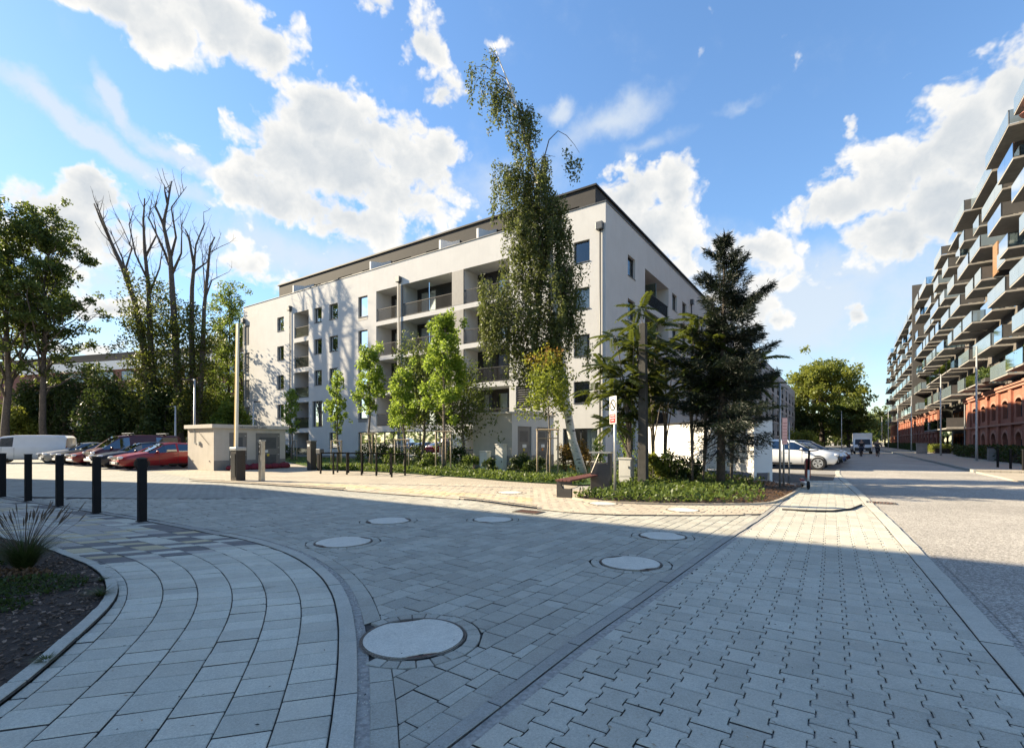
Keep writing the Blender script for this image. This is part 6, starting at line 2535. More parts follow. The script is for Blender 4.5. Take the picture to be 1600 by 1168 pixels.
# ---- the weeping birch
YB = 22.6
bx, by = at(911, YB)
t = thing('birch_tree', 'tall weeping birch with white leaning trunk in front of the white house', 'tree', (bx, by, 0), 0)
tp = [(912, 744), (905, 716), (897, 690), (890, 650), (884, 615), (878, 575), (874, 540), (868, 490), (864, 450), (861, 400), (854, 345), (846, 300), (836, 255), (826, 220), (812, 180), (798, 140), (783, 105), (772, 72)]
tr = np.array([((px - 912) / F * YB, .25 * math.sin(i * .7), zt(py, YB)) for i, (px, py) in enumerate(tp)])
tr[0, 2] = -.1
mb = MB().tube(tr, [.24, .215, .20, .19, .18, .17, .16, .15, .14, .125, .11, .095, .08, .065, .05, .04, .025, .012], 10)
mb.build('trunk', M['birch bark'], t, smooth=True)
env = [(62, 768, 782, .3), (80, 752, 790, .5), (95, 718, 800, .7), (120, 724, 842, .9), (150, 742, 842, 1), (180, 765, 842, 1), (205, 788, 838, .9), (225, 802, 838, .6), (240, 800, 862, .8),
       (265, 778, 892, .8), (290, 780, 880, .9), (330, 782, 892, 1), (370, 788, 905, 1.2), (410, 790, 912, 1.3), (440, 762, 915, 1.3), (480, 752, 916, 1.3), (510, 758, 903, 1.1), (540, 800, 880, .9), (570, 832, 880, .6)]
ez = [q[0] for q in env]
mb = MB()
LP = []
spine = lambda py: (np.interp(zt(py, YB), tr[:, 2], tr[:, 0]), np.interp(zt(py, YB), tr[:, 2], tr[:, 1]))
ns = 0
while ns < 165:
    py = R.uniform(62, 560)
    xl, xr, dn = np.interp(py, ez, [q[1] for q in env]), np.interp(py, ez, [q[2] for q in env]), np.interp(py, ez, [q[3] for q in env])
    if R.random() > dn / 1.3 * min(1, (xr - xl) / 90 + .15) * (.42 if py < 240 else 1):
        continue
    ns += 1
    u = R.uniform(-1, 1)
    u = math.copysign(abs(u) ** .8, u)
    px = (xl + xr) / 2 + (xr - xl) / 2 * u
    dep = (xr - xl) / 2 / F * YB * .85
    x = (px - 912) / F * YB
    sx, sy = spine(min(735, py + R.uniform(5, 45)))
    y = sy * .4 + R.uniform(-1, 1) * dep * math.sqrt(max(0, 1 - u * u))
    z = zt(py, YB)
    top = np.array((x, y, z))
    bz = zt(min(735, py + R.uniform(5, 50)), YB)
    b0_ = np.array((np.interp(bz, tr[:, 2], tr[:, 0]), np.interp(bz, tr[:, 2], tr[:, 1]), bz))
    mid = (b0_ * .45 + top * .55) + np.array((0, 0, .25))
    mb.tube([b0_, mid, top], [.026, .016, .006], 4)
    for j in range(R.randint(3, 8)):
        v = R.uniform(.35, 1.08)
        p = (b0_ + (mid - b0_) * v * 1.8 if v < .55 else mid + (top - mid) * (v - .55) * 2.2) + NR.normal(size=3) * .10
        hang = R.uniform(.35, 2.1) * (.8 if py < 230 else 1)
        k = int(hang * R.uniform(30, 62) * (.8 if py < 245 else 1))
        sway = NR.normal(size=2) * .12
        if j % 2 == 0:
            mb.tube([p + np.array((sway[0] * f, sway[1] * f, -hang * f)) for f in (0, .5, 1)], [.007, .005, .003], 3, cap=False)
        f = NR.uniform(0, 1, k)
        LP.append(p + np.stack([sway[0] * f, sway[1] * f, -hang * f], 1) + NR.normal(size=(k, 3)) * np.array((.075, .075, .05)))
# separate drooping sprays: the bare arc at the right and the tail low down in front of the louvre
arc = [np.array(((px - 912) / F * YB, -.3, zt(py, YB))) for px, py in ((848, 262), (858, 225), (872, 211), (885, 218), (897, 232), (905, 245))]
mb.tube(arc, [.03, .024, .018, .014, .01, .006], 5)
for px, py, h, n in ((884, 222, 1.6, 60), (893, 235, 1.5, 90), (901, 243, 1.3, 80), (889, 240, 1.1, 50), (905, 246, .8, 40)):
    f = NR.uniform(0.25, 1, n)
    LP.append(np.array(((px - 912) / F * YB, -.3, zt(py, YB))) + np.stack([0 * f, 0 * f, -h * f], 1) + NR.normal(size=(n, 3)) * .09)
for (x0, x1, y0, y1, n) in ((770, 800, 245, 300, 14), (752, 800, 430, 520, 66), (790, 842, 540, 575, 16), (835, 880, 560, 610, 34), (905, 922, 520, 545, 5)):
    for i in range(n):
        px, py, h = R.uniform(x0, x1), R.uniform(y0, y1), R.uniform(.6, 1.7)
        k = int(h * 55)
        f = NR.uniform(0, 1, k)
        dy = R.uniform(-1, 1)
        LP.append(np.array(((px - 912) / F * YB, dy, zt(py, YB))) + np.stack([0 * f, 0 * f, -h * f], 1) + NR.normal(size=(k, 3)) * .08)
        mb.tube([((px - 912) / F * YB, dy, zt(py, YB)), ((px - 912) / F * YB, dy, zt(py, YB) - h)], [.006, .003], 3, cap=False)
mb.build('branches', M['bark'], t)
leaf_mesh('crown', np.concatenate(LP), .118, 'birch leaves', t, .55, .62)

# ---- young upright trees with stakes
STG = 'young trees between the plaza and the white house'


def staked(lab, px, ybase, top, low, wid, n, lm='young leaves', st=(0, 0), ls=.14, stake=True, wz=None):
    q = gp(px, ybase)
    H = zt(top, q[1])
    zl = zt(low, q[1])
    r_ = wid / F * q[1] / 2 * .82
    f0 = zl / H
    pr = [(0, r_ * .3), (f0, r_ * .55), (f0 + (1 - f0) * .25, r_), (f0 + (1 - f0) * .6, r_ * .78), (.93, r_ * .36), (1, r_ * .12)]
    t = tree('young_tree', lab, q, H, .055 + H * .004, pr, 26, n, ls, lm, 'bark grey', f0 * .96, r_ * .30, STG, sub=3, steep=.35, droop=.25, squash=1.3, inner=.2)
    return t, q


def stakes(lab, q, h, w, n=3, par=None):
    t = thing('tree_stakes', lab, 'tree stakes', q, R.uniform(-.3, .3), 'wooden stake frames round the young trees')
    spots = [(-w / 2, -w * .25), (w / 2, -w * .25), (0, w * .5)][:n]
    for x, y in spots:
        MB().cyl((x, y, -.05), .035, h + .05, 8).build('stake', M['stake wood'], t, smooth=True)
    for (a, b_) in ((0, 1), (1, 2), (2, 0))[:n]:
        pa, pb = Vector((*spots[a], h + .02)), Vector((*spots[b_], h + .02))
        d = (pb - pa).normalized() * .06
        MB().tube([pa - d, pb + d], .03, 4).build('cross_bar', M['stake wood'], t)
        MB().tube([pa - Vector((0, 0, .35)), pb - Vector((0, 0, .35))], .02, 4).build('lower_bar', M['stake wood'], t)
    return t


for args, sl in (((('small young tree farthest left, behind the kiosk corner'), 456, 719, 603, 682, 30, 2600), ('stake frame round the small tree behind the kiosk corner', 1.6, .95)),
                 ((('young tree with narrow crown behind the left cycle stands'), 528, 725, 574, 682, 32, 3000), ('stake frame round the narrow young tree behind the cycle stands', 1.55, .75)),
                 ((('tallest slim young tree with bright leaves behind the cycle stands'), 578, 730, 528, 662, 54, 5200), ('stake frame round the tall slim tree behind the cycle stands', 1.95, .85)),
                 ((('young tree with bright crown at the right end of the cycle stands'), 630, 733, 568, 676, 50, 4200), ('stake frame round the tree at the right end of the cycle stands', 1.6, .8)),
                 ((('broad bright green young tree nearest to the birch on its left'), 694, 737, 478, 668, 76, 9500), ('stake frame round the broad bright tree left of the utility house', 2.0, .75))):
    t_, q = staked(*args)
    stakes(sl[0], q, sl[1], sl[2])
q = gp(857, 747)
t_ = tree('young_tree', 'young tree turning orange at the top under the birch branches', q, zt(545, q[1]), .05, [(0, .3), (.42, .35), (.6, .75), (.85, .7), (1, .3)], 22, 3000, .125, 'autumn leaves', 'bark grey', .44, .32, STG, sub=3, steep=.3, droop=.45, squash=1.3, inner=.2)
stakes('stake frame beside the bench, in front of the utility house doors', q, 1.98, .85)

# grey-green weeping tree between them
q = at(660, 29)
tree('weeping_tree', 'dull green weeping tree behind the bright young trees', q, zt(528, 29), .11, [(0, .8), (.25, 1.1), (.5, 1.15), (.75, .9), (1, .3)], 30, 8500, .14, 'tree leaves', 'bark grey', .25, .5, None, sub=4, droop=.9, steep=.2, squash=1.5)
q = at(722, 27.5)
tree('weeping_tree', 'drooping grey green tree beside the utility house wall', q, zt(575, 27.5), .09, [(0, .7), (.3, 1.0), (.6, 1.0), (1, .3)], 24, 5500, .14, 'tree leaves', 'bark grey', .25, .6, None, sub=4, droop=.9, steep=.2, squash=1.6)

# ---- spruce
YS = 15.8
sx, sy = at(1126, YS)
t = thing('spruce_tree', 'dark spruce with spiky top standing in the planting bed by the screen wall', 'tree', (sx, sy, 0), 0)
HS = zt(362, YS)
mb = MB().tube([(0, 0, -.1), (.03, 0, HS * .3), (.10, 0, HS * .6), (.12, 0, HS)], [.15, .12, .07, .012], 8)
NP, NA = [], []
z = 1.3
while z < HS - .15:
    f = z / HS
    rad = np.interp(f, [0, .16, .28, .45, .6, .75, .9, 1], [1.0, 1.5, 1.8, 1.75, 1.5, 1.15, .55, .12])
    for k in range(int(np.interp(f, [0, .3, 1], [5, 8, 5]))):
        g = R.uniform(0, 6.28)
        rr = rad * R.choice([.5, .7, .85, .95, 1.12]) * R.uniform(.9, 1.1)
        x0 = np.interp(z, [0, HS * .6, HS], [0, .10, .12])
        dz = np.interp(f, [0, .4, .8, 1], [-.55, -.3, .2, .5]) * rr
        base = np.array((x0, 0, z))
        tip = base + np.array((math.cos(g) * rr, math.sin(g) * rr, dz))
        mid = (base + tip) / 2 + np.array((0, 0, -.10 * rr))
        tip[2] += .16 * rr
        mb.tube([base, mid, tip], [.022 * (1.3 - f), .013, .004], 4)
        dens = np.interp(f, [0, .2, .3, .42, 1], [.06, .14, .4, 1, 1])
        n = int(rr * 260 * dens)
        u = NR.uniform(.12, 1, n)
        pts = np.where(u[:, None] < .5, base + (mid - base) * (u[:, None] * 2), mid + (tip - mid) * (u[:, None] * 2 - 1))
        side = np.array((-math.sin(g), math.cos(g), 0))
        w_ = NR.normal(size=n) * .17 * rr * (1.15 - u)
        pts = pts + side * w_[:, None] + np.array((0, 0, -1)) * np.abs(NR.normal(size=n))[:, None] * .10
        NP.append(pts)
        ax = np.tile((tip - base) / np.linalg.norm(tip - base), (n, 1)) + side * np.sign(w_)[:, None] * .7 + np.array((0, 0, -.2))
        NA.append(ax)
    z += R.uniform(.20, .34)
# the leader with its crown of short shoots
for k in range(7):
    g = k * 2.4
    b0_ = np.array((.12, 0, HS - .25 - .05 * k))
    tip = b0_ + np.array((math.cos(g) * .22, math.sin(g) * .22, .22))
    mb.tube([b0_, tip], [.01, .004], 4)
    u = NR.uniform(0, 1, 18)
    NP.append(b0_ + (tip - b0_) * u[:, None])
    NA.append(np.tile(tip - b0_, (18, 1)) + NR.normal(size=(18, 3)) * .1)
mb.build('trunk', M['bark'], t, smooth=True)
NPc, NAc = np.concatenate(NP), np.concatenate(NA)
leaf_mesh('needles', NPc, .16, 'spruce needles', t, 0, .13, axis=NAc / np.linalg.norm(NAc, axis=1)[:, None], cup=.03)
leaf_mesh('needles', NPc + NR.normal(size=NPc.shape) * .03, .13, 'spruce needles', t, .25, .15)

# ---- sumac trees: each frond a part sharing one of three meshes
def frond_mesh(k):
    rng = np.random.default_rng(40 + k)
    v, f = [], []

    def pt(u):
        return np.array((u * .82, .03 * math.sin(3 * u + k), .10 * u - .42 * u * u))
    prev = None
    for i in range(9):
        c = pt(i / 8)
        r_ = .010 * (1 - .8 * i / 8)
        n0 = len(v)
        v += [tuple(c + np.array((0, r_, 0))), tuple(c + np.array((0, -r_, 0))), tuple(c + np.array((0, 0, r_)))]
        if i:
            for a, b_ in ((0, 1), (1, 2), (2, 0)):
                f.append((n0 - 3 + a, n0 - 3 + b_, n0 + b_, n0 + a))
    for i in range(1, 14):
        u = .16 + .84 * i / 13
        c = pt(u)
        ln = .25 * (1 - .55 * abs(u - .5)) * rng.uniform(.85, 1.1)
        for sg in ((1, -1) if i < 13 else (0,)):
            d = np.array((.45, sg * .9, -.35 - .25 * rng.random()))
            d /= np.linalg.norm(d)
            s = np.cross(d, (0, 0, 1.0))
            s /= np.linalg.norm(s)
            w_ = .088
            n0 = len(v)
            e = c + d * ln
            v += [tuple(c), tuple(c + d * ln * .35 + s * w_ * .5 + np.array((0, 0, .012))), tuple(e), tuple(c + d * ln * .35 - s * w_ * .5 + np.array((0, 0, .012)))]
            f.append((n0, n0 + 1, n0 + 2, n0 + 3))
    me = bpy.data.meshes.new('leaf')
    me.from_pydata(v, [], f)
    me.materials.append(M['sumac leaves'])
    return me


FR = [frond_mesh(k) for k in range(3)]


def sumac(lab, base_px, base_py, Y, tips, stems, nf=9, sc_=1.0):
    bx, by = at(base_px, Y)
    t = thing('sumac_tree', lab, 'tree', (bx, by, 0), 0, 'sumac trees in the planting bed')
    mb = MB()
    more = []
    for (px, py, dy) in tips:
        more.append((px + R.uniform(-14, 14), py + R.uniform(18, 46), dy + R.uniform(-.5, .5)))
    for (px, py, dy) in list(tips) + more:
        x, z = (px - base_px) / F * Y, zt(py, Y)
        sp = min(stems, key=lambda q: abs(q[0] - px))
        x0 = (sp[0] - base_px) / F * Y
        mb.tube([(x0 * .8, dy * .1, -.05), (x0 + (x - x0) * .12, dy * .15, z * .5), (x * .7 + x0 * .3, dy * .7, z * .86), (x, dy, z)], [.03, .026, .018, .010], 5)
        off = R.uniform(0, 6.28)
        for k in range(nf):
            o = bpy.data.objects.new('leaf', R.choice(FR))
            col.objects.link(o)
            adopt(o, t)
            o.location = (x, dy, z - .015 * k)
            o.rotation_euler = (R.uniform(-.3, .3), R.uniform(-.55, .35) if k < nf - 2 else -.9, off + k * 2.4)
            s = R.uniform(.8, 1.12) * sc_
            o.scale = (s, s, s)
    mb.build('trunk', M['bark grey'], t, smooth=True)
    return t


sumac('sumac tree with long drooping fronds left of the concrete pole', 985, 762, 16.75,
      [(962, 522, .2), (985, 545, -.5), (945, 570, .1), (1000, 510, .4), (970, 590, -.3), (990, 610, .3), (955, 615, -.2), (1005, 560, .5), (975, 640, 0)], [(985, 0), (1000, 0)], 10)
sumac('sumac tree with bright top fronds just right of the concrete pole', 1030, 760, 18.2,
      [(1002, 478, .2), (1025, 505, -.2), (1045, 530, .3), (1020, 555, .4), (1050, 575, -.1), (1030, 600, .5), (1012, 590, -.4)], [(1020, 0), (1040, 0)], 10)
sumac('sumac tree whose fronds mingle with the spruce on its left side', 1085, 765, 16.6,
      [(1085, 505, -.5), (1070, 545, -.6), (1105, 545, -.8), (1065, 580, -.5), (1090, 595, -.7), (1120, 585, -.7)], [(1080, 0), (1100, 0)], 9)
sumac('sumac tree whose fronds reach out right of the spruce', 1150, 762, 16.9,
      [(1160, 540, .0), (1185, 560, .1), (1150, 595, -.4), (1178, 600, .0)], [(1140, 0)], 7)

# ---- big trees on the left
TL = [(0, 1.5), (.2, 3.5), (.4, 5.4), (.6, 5.0), (.8, 3.6), (1, 1.0)]
tree('broadleaf_tree', 'large leafy tree at the left edge behind the white van', at(8, 46), zt(314, 46), .34, [(0, 2), (.2, 3.6), (.45, 4.8), (.7, 4.2), (.9, 2.6), (1, .8)], 46, 21000, .27, 'tree leaves', 'bark', .2, .78, None, sub=5, steep=.6, inner=.3)
tree('broadleaf_tree', 'large leafy tree reaching furthest right at the left edge, over the silver car', at(72, 47.5), zt(316, 47.5), .32, [(0, 2), (.2, 3.2), (.45, 4.3), (.7, 4.0), (.9, 2.4), (1, .8)], 44, 19000, .27, 'tree leaves', 'bark', .22, .75, None, sub=5, steep=.6, inner=.3)
tree('broadleaf_tree', 'pale leafy tree just outside the left edge behind the big ones', at(-75, 58), 20, .38, TL, 36, 12000, .32, 'sunny leaves', 'bark', .2, 1.2, None, sub=4)

# ---- tall half-dead trees with bare tops
YD = 50.0


def bare(lab, main, forks, base_px, r0, leafz, nl):
    t = thing('half_dead_tree', lab, 'tree', at(base_px, YD), 0, 'tall half dead trees behind the cars')
    mb = MB()
    P = []
    cv = lambda px, py, y=0: np.array(((px - base_px) / F * YD, y, zt(py, YD)))

    def twigs(pts, r_, depth):
        for a, b_ in zip(pts[:-1], pts[1:]):
            L_ = np.linalg.norm(b_ - a)
            for k in range(max(1, int(L_ / .7))):
                p = a + (b_ - a) * R.random()
                d = (b_ - a) / L_ * R.uniform(.5, 1) + NR.normal(size=3) * np.array((.55, .55, .25)) + np.array((0, 0, .35))
                d /= np.linalg.norm(d)
                ln = R.uniform(.7, 2.4) * (1 if depth == 0 else .5)
                q = p + d * ln * .55 + NR.normal(size=3) * .08
                e = q + (d + np.array((0, 0, .45))) * ln * .4
                mb.tube([p, q, e], [r_ * .35, r_ * .22, .010], 4, cap=False)
                for _ in range(2 if depth == 0 else 1):
                    w_ = q + (e - q) * R.random()
                    mb.tube([w_, w_ + NR.normal(size=3) * .3 + np.array((0, 0, .3))], [.014, .006], 3, cap=False)
    pts = [cv(*q) for q in main]
    pts[0][2] = -.1
    n = len(pts)
    mb.tube(pts, [r0 * .92 * (1 - i / n) ** 1.15 + .02 for i in range(n)], 8)
    twigs(pts[n // 2:], r0 * .32, 0)
    for fk in forks:
        q = [cv(*c) for c in fk]
        for i in range(1, len(q)):
            q[i][1] += R.uniform(-.8, .8)
        mb.tube(q, [r0 * .34 * (1 - .85 * i / (len(q) - 1)) for i in range(len(q))], 6)
        twigs(q, r0 * .26, 0)
    mb.build('trunk', M['bark'], t, smooth=True)
    z0, z1 = leafz
    for i in range(nl):
        z = R.uniform(z0, z1)
        pz = np.array(pts)
        x = np.interp(z, pz[:, 2], pz[:, 0])
        c = np.array((x, 0, z)) + NR.normal(size=3) * np.array((1.05, 1.05, .5))
        k = R.randint(25, 70)
        P.append(c + NR.normal(size=(k, 3)) * np.array((.42, .42, .36)))
        if i % 2:
            mb2 = None
    leaf_mesh('foliage', np.concatenate(P), .26, 'ivy leaves', t, .15, .6)


bare('half dead tree leaning left with two bare antler tops, leftmost of the group', [(238, 690), (232, 600), (221, 520), (210, 470), (192, 420), (172, 375), (158, 345), (147, 318)],
     [[(172, 375), (160, 340), (155, 312)], [(208, 465), (204, 420), (200, 385), (193, 345)], [(200, 440), (185, 400), (176, 362)]], 236, .42, (4, 16), 80)
bare('half dead tree with dense dark upper twigs, second from left in the group', [(246, 690), (240, 600), (234, 520), (232, 450), (226, 390), (224, 345), (226, 310)],
     [[(232, 440), (218, 400), (210, 355), (206, 318)], [(228, 400), (240, 365), (236, 330)], [(233, 460), (252, 420), (246, 375)]], 244, .36, (3, 18), 95)
bare('tallest half dead tree with high forked bare crown in the middle of the group', [(281, 690), (278, 600), (274, 520), (269, 450), (266, 400), (255, 350), (262, 318), (268, 283)],
     [[(266, 405), (274, 370), (276, 330), (292, 292)], [(267, 420), (250, 385), (240, 345), (231, 310)], [(255, 350), (247, 325), (243, 306)], [(262, 318), (258, 300), (255, 287)], [(268, 430), (282, 395), (286, 345)]], 279, .44, (3, 16), 85)
bare('half dead tree with a wide bare fork right of the tallest one', [(306, 690), (302, 600), (299, 520), (300, 450), (303, 415), (295, 370), (289, 358)],
     [[(303, 415), (310, 385), (318, 350), (323, 335)], [(302, 425), (316, 405), (328, 375)]], 303, .36, (3, 15), 72)
bare('half dead tree with stubby bare top, rightmost of the group', [(309, 690), (313, 610), (317, 540), (319, 480), (325, 420), (328, 385), (336, 370)],
     [[(325, 420), (334, 400), (343, 380)], [(321, 465), (335, 440), (346, 425)], [(320, 475), (312, 440), (316, 375)]], 311, .33, (3, 14), 70)

PG = 'poplars beside the white house'
tree('poplar_tree', 'slim leafy poplar at the left end of the white house', at(357, 57), zt(432, 57), .22, [(0, .8), (.15, 1.4), (.4, 1.7), (.7, 1.4), (.9, .8), (1, .3)], 40, 9000, .24, 'poplar leaves', 'bark', .1, .7, PG, sub=3, steep=.4)
tree('poplar_tree', 'shorter poplar partly behind the raised barrier arm', at(376, 56.5), zt(500, 56.5), .18, [(0, .6), (.15, 1.0), (.4, 1.2), (.7, 1.0), (.9, .6), (1, .3)], 26, 4200, .24, 'poplar leaves', 'bark', .1, .6, PG, sub=3, steep=.4)
tree('poplar_tree', 'poplar with yellow green leaves between the dead trees and the house', at(330, 55), zt(560, 55), .16, [(0, 1.2), (.2, 1.8), (.6, 1.5), (1, .3)], 26, 4600, .24, 'poplar leaves', 'bark', .1, .8, PG, sub=3, steep=.4)

# ---- bushes behind the cars
HG = 'tall shrubs behind the parked cars'
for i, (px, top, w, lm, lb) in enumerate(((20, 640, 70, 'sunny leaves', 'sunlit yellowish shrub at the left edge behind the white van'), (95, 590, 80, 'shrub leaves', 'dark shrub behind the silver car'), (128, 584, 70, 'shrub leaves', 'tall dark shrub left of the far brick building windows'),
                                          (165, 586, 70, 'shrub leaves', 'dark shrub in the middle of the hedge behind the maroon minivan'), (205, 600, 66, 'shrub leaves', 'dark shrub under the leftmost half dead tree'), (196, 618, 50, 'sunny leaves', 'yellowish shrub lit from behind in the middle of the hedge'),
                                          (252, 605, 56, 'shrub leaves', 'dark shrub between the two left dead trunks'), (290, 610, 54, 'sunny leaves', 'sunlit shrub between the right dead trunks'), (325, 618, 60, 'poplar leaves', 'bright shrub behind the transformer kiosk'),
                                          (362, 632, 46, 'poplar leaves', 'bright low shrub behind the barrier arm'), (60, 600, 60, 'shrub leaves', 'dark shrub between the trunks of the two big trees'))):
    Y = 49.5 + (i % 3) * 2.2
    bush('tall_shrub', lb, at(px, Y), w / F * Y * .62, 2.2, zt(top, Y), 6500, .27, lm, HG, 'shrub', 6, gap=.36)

# ---- trees at the end of the street
tree('broadleaf_tree', 'large rounded yellow green tree at the end of the white houses', at(1284, 150), zt(566, 150), .8, [(0, 5), (.15, 8), (.4, 11), (.65, 10.4), (.88, 7.5), (1, 2)], 60, 22000, .75, 'sunny leaves', 'bark', .12, 2.2, None, sub=4, steep=.5)
tree('broadleaf_tree', 'darker tree right of the large rounded tree, behind the box truck', at(1326, 138), zt(622, 138), .4, [(0, 3), (.2, 4.5), (.5, 4.8), (.8, 3), (1, 1)], 36, 8000, .6, 'tree leaves', 'bark', .1, 1.4, None, sub=4)
tree('broadleaf_tree', 'low dark tree left below the large rounded tree', at(1246, 146), zt(640, 146), .4, [(0, 4), (.2, 5), (.5, 4.8), (.8, 3), (1, 1)], 30, 7000, .6, 'shrub leaves', 'bark', .05, 1.5, None, sub=4)
FT = 'far trees closing the street'
for i, (px, top, w, Y, lb) in enumerate(((1352, 652, 26, 215, 'far tree directly above the box truck'), (1368, 645, 30, 230, 'far tree above the right cyclist'), (1383, 640, 30, 240, 'far tree touching the end of the balcony house'),
                                         (1340, 660, 30, 200, 'low far tree left of the box truck'), (1398, 642, 30, 250, 'far tree behind the end of the balcony house'), (1305, 655, 40, 190, 'dark far tree behind the street row of cars'), (1268, 660, 40, 175, 'dark low far tree above the white crossover'))):
    r_ = w / F * Y * .6
    H = zt(top, Y)
    tree('broadleaf_tree', lb, at(px, Y), H, .4, [(0, r_ * .7), (.3, r_), (.6, r_ * .95), (.9, r_ * .6), (1, r_ * .2)], 26, 3800, .95, 'far leaves' if i in (0, 1, 2, 4) else 'tree leaves', 'bark', .06, r_ * .32, FT, sub=4)
P = []
for i in range(16000):
    a = R.uniform(0, 360)  # the unseen rear of the ring is added to block sky glare in windows
    d = R.uniform(290, 340)
    x, y = d * math.sin(math.radians(a)), d * math.cos(math.radians(a))
    if abs(PS(x, y)[0]) > 25:
        P.append((x, y, 13 * R.random() ** 1.3))
o = leaf_mesh('woodland', np.array(P), 3.2, 'far leaves', None, 0, .7, 'stuff')
tag(o, 'distant belt of woodland closing the horizon')

# ---- shrubs near the buildings
SH = 'shrubs along the white house'
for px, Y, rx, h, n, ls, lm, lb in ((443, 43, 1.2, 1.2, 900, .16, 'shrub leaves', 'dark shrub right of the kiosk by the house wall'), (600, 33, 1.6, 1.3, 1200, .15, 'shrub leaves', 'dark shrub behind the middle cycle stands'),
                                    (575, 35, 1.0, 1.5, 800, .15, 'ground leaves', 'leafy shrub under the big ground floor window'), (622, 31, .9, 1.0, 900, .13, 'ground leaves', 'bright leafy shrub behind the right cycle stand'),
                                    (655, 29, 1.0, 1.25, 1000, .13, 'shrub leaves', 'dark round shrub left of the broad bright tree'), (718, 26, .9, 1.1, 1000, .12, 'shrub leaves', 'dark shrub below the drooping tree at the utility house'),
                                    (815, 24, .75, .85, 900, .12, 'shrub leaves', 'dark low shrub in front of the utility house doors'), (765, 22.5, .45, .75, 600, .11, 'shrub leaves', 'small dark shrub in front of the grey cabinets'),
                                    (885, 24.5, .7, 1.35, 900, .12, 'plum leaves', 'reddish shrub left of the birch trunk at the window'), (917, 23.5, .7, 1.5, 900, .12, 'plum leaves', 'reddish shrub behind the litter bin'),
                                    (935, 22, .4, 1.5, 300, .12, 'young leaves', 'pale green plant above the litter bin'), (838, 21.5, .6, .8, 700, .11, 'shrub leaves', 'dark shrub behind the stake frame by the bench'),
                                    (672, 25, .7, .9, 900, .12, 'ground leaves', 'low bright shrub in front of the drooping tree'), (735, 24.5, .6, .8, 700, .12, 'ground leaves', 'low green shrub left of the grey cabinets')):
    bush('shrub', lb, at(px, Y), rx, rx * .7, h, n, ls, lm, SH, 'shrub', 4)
for px, Y, rx, h, n, ls, lm, lb in ((981, 18.5, .5, 2.3, 700, .10, 'young leaves', 'thin leafy plant growing behind the narrow cabinet'), (1020, 17.2, .55, 1.0, 900, .12, 'sunny leaves', 'yellow green plant at the foot of the concrete pole'),
                                    (1052, 17.5, .7, 1.1, 900, .12, 'shrub leaves', 'dark shrub left of the spruce trunk'), (1075, 17.0, .6, .9, 800, .12, 'shrub leaves', 'dark low shrub right beside the spruce trunk'),
                                    (1035, 18.2, .5, .8, 500, .12, 'ground leaves', 'bright low plant between pole and spruce')):
    bush('shrub', lb, at(px, Y), rx, rx * .7, h, n, ls, lm, 'shrubs in the corner bed', 'shrub', 4)
# hedges at the brick base, small street tree tops between the parked cars
for (s0, s1, lm, lb) in ((34.5, 44, 'shrub leaves', 'dark clipped hedge nearest to the viewer at the brick base'), (45, 56, 'shrub leaves', 'dark hedge strip behind the nearest tall lamp'), (57, 66, 'shrub leaves', 'dark hedge in front of the lobby'),
                         (79, 92, 'sunny leaves', 'yellow green hedge by the concrete block'), (98, 128, 'shrub leaves', 'far dark hedge along the brick base'), (132, 170, 'shrub leaves', 'farthest low hedge along the brick base')):
    t = thing('hedge', lb, 'hedge', W(9.9, s0, .1), -TH, 'hedges along the brick base')
    ln = s1 - s0
    n = int(420 * ln)
    C = np.stack([NR.uniform(-.9, .9, n), NR.uniform(0, ln, n), NR.uniform(0, 1, n) ** .6 * .95], 1)
    C[:, 2] *= 1 + .12 * np.sin(C[:, 1] * 1.7) + .08 * np.sin(C[:, 1] * 4.1)
    MB().box(-.65, .65, .1, ln - .1, 0, .6).build('stems', M['mulch soil'], t)
    leaf_mesh('foliage', C, .2, lm, t, 0, .6)
bush('shrub', 'rounded bright bush behind the white crossover', at(1245, 62), 2.6, 2.0, zt(672, 62), 1600, .3, 'sunny leaves', None, 'shrub', 5)
# plants in the balcony boxes
for i, (s, r, ln) in enumerate(((47.6, 0, 5), (61, 0, 4), (68, 2, 3))):
    p = MB()
    t = thing('balcony_plants', ('green plants filling the low glass balcony at the right edge', 'green plants behind the glass balcony over the brick cornice', 'green plants on a mid height glass balcony')[i], 'plants', W(PW - 1.3, s, LV[r] + .02), -TH)
    MB().box(-.25, .25, 0, ln, 0, .35).build('planter', M['facade dark'], t)
    n = 700
    C = np.stack([NR.normal(0, .25, n), NR.uniform(0, ln, n), NR.uniform(.3, 1.35, n)], 1)
    leaf_mesh('foliage', C, .18, 'ground leaves', t, 0, .6)

# ---- planting beds
def poly_points(poly, n, rng=NR):
    P = np.array(poly)
    lo, hi = P.min(0), P.max(0)
    out = []
    while len(out) < n:
        q = rng.uniform(lo, hi, (n, 2))
        x, y = q[:, 0], q[:, 1]
        ins = np.zeros(len(q), bool)
        j = len(P) - 1
        for i in range(len(P)):
            c = ((P[i, 1] > y) != (P[j, 1] > y)) & (x < (P[j, 0] - P[i, 0]) * (y - P[i, 1]) / (P[j, 1] - P[i, 1] + 1e-12) + P[i, 0])
            ins ^= c
            j = i
        out.extend(q[ins].tolist())
    return np.array(out[:n])


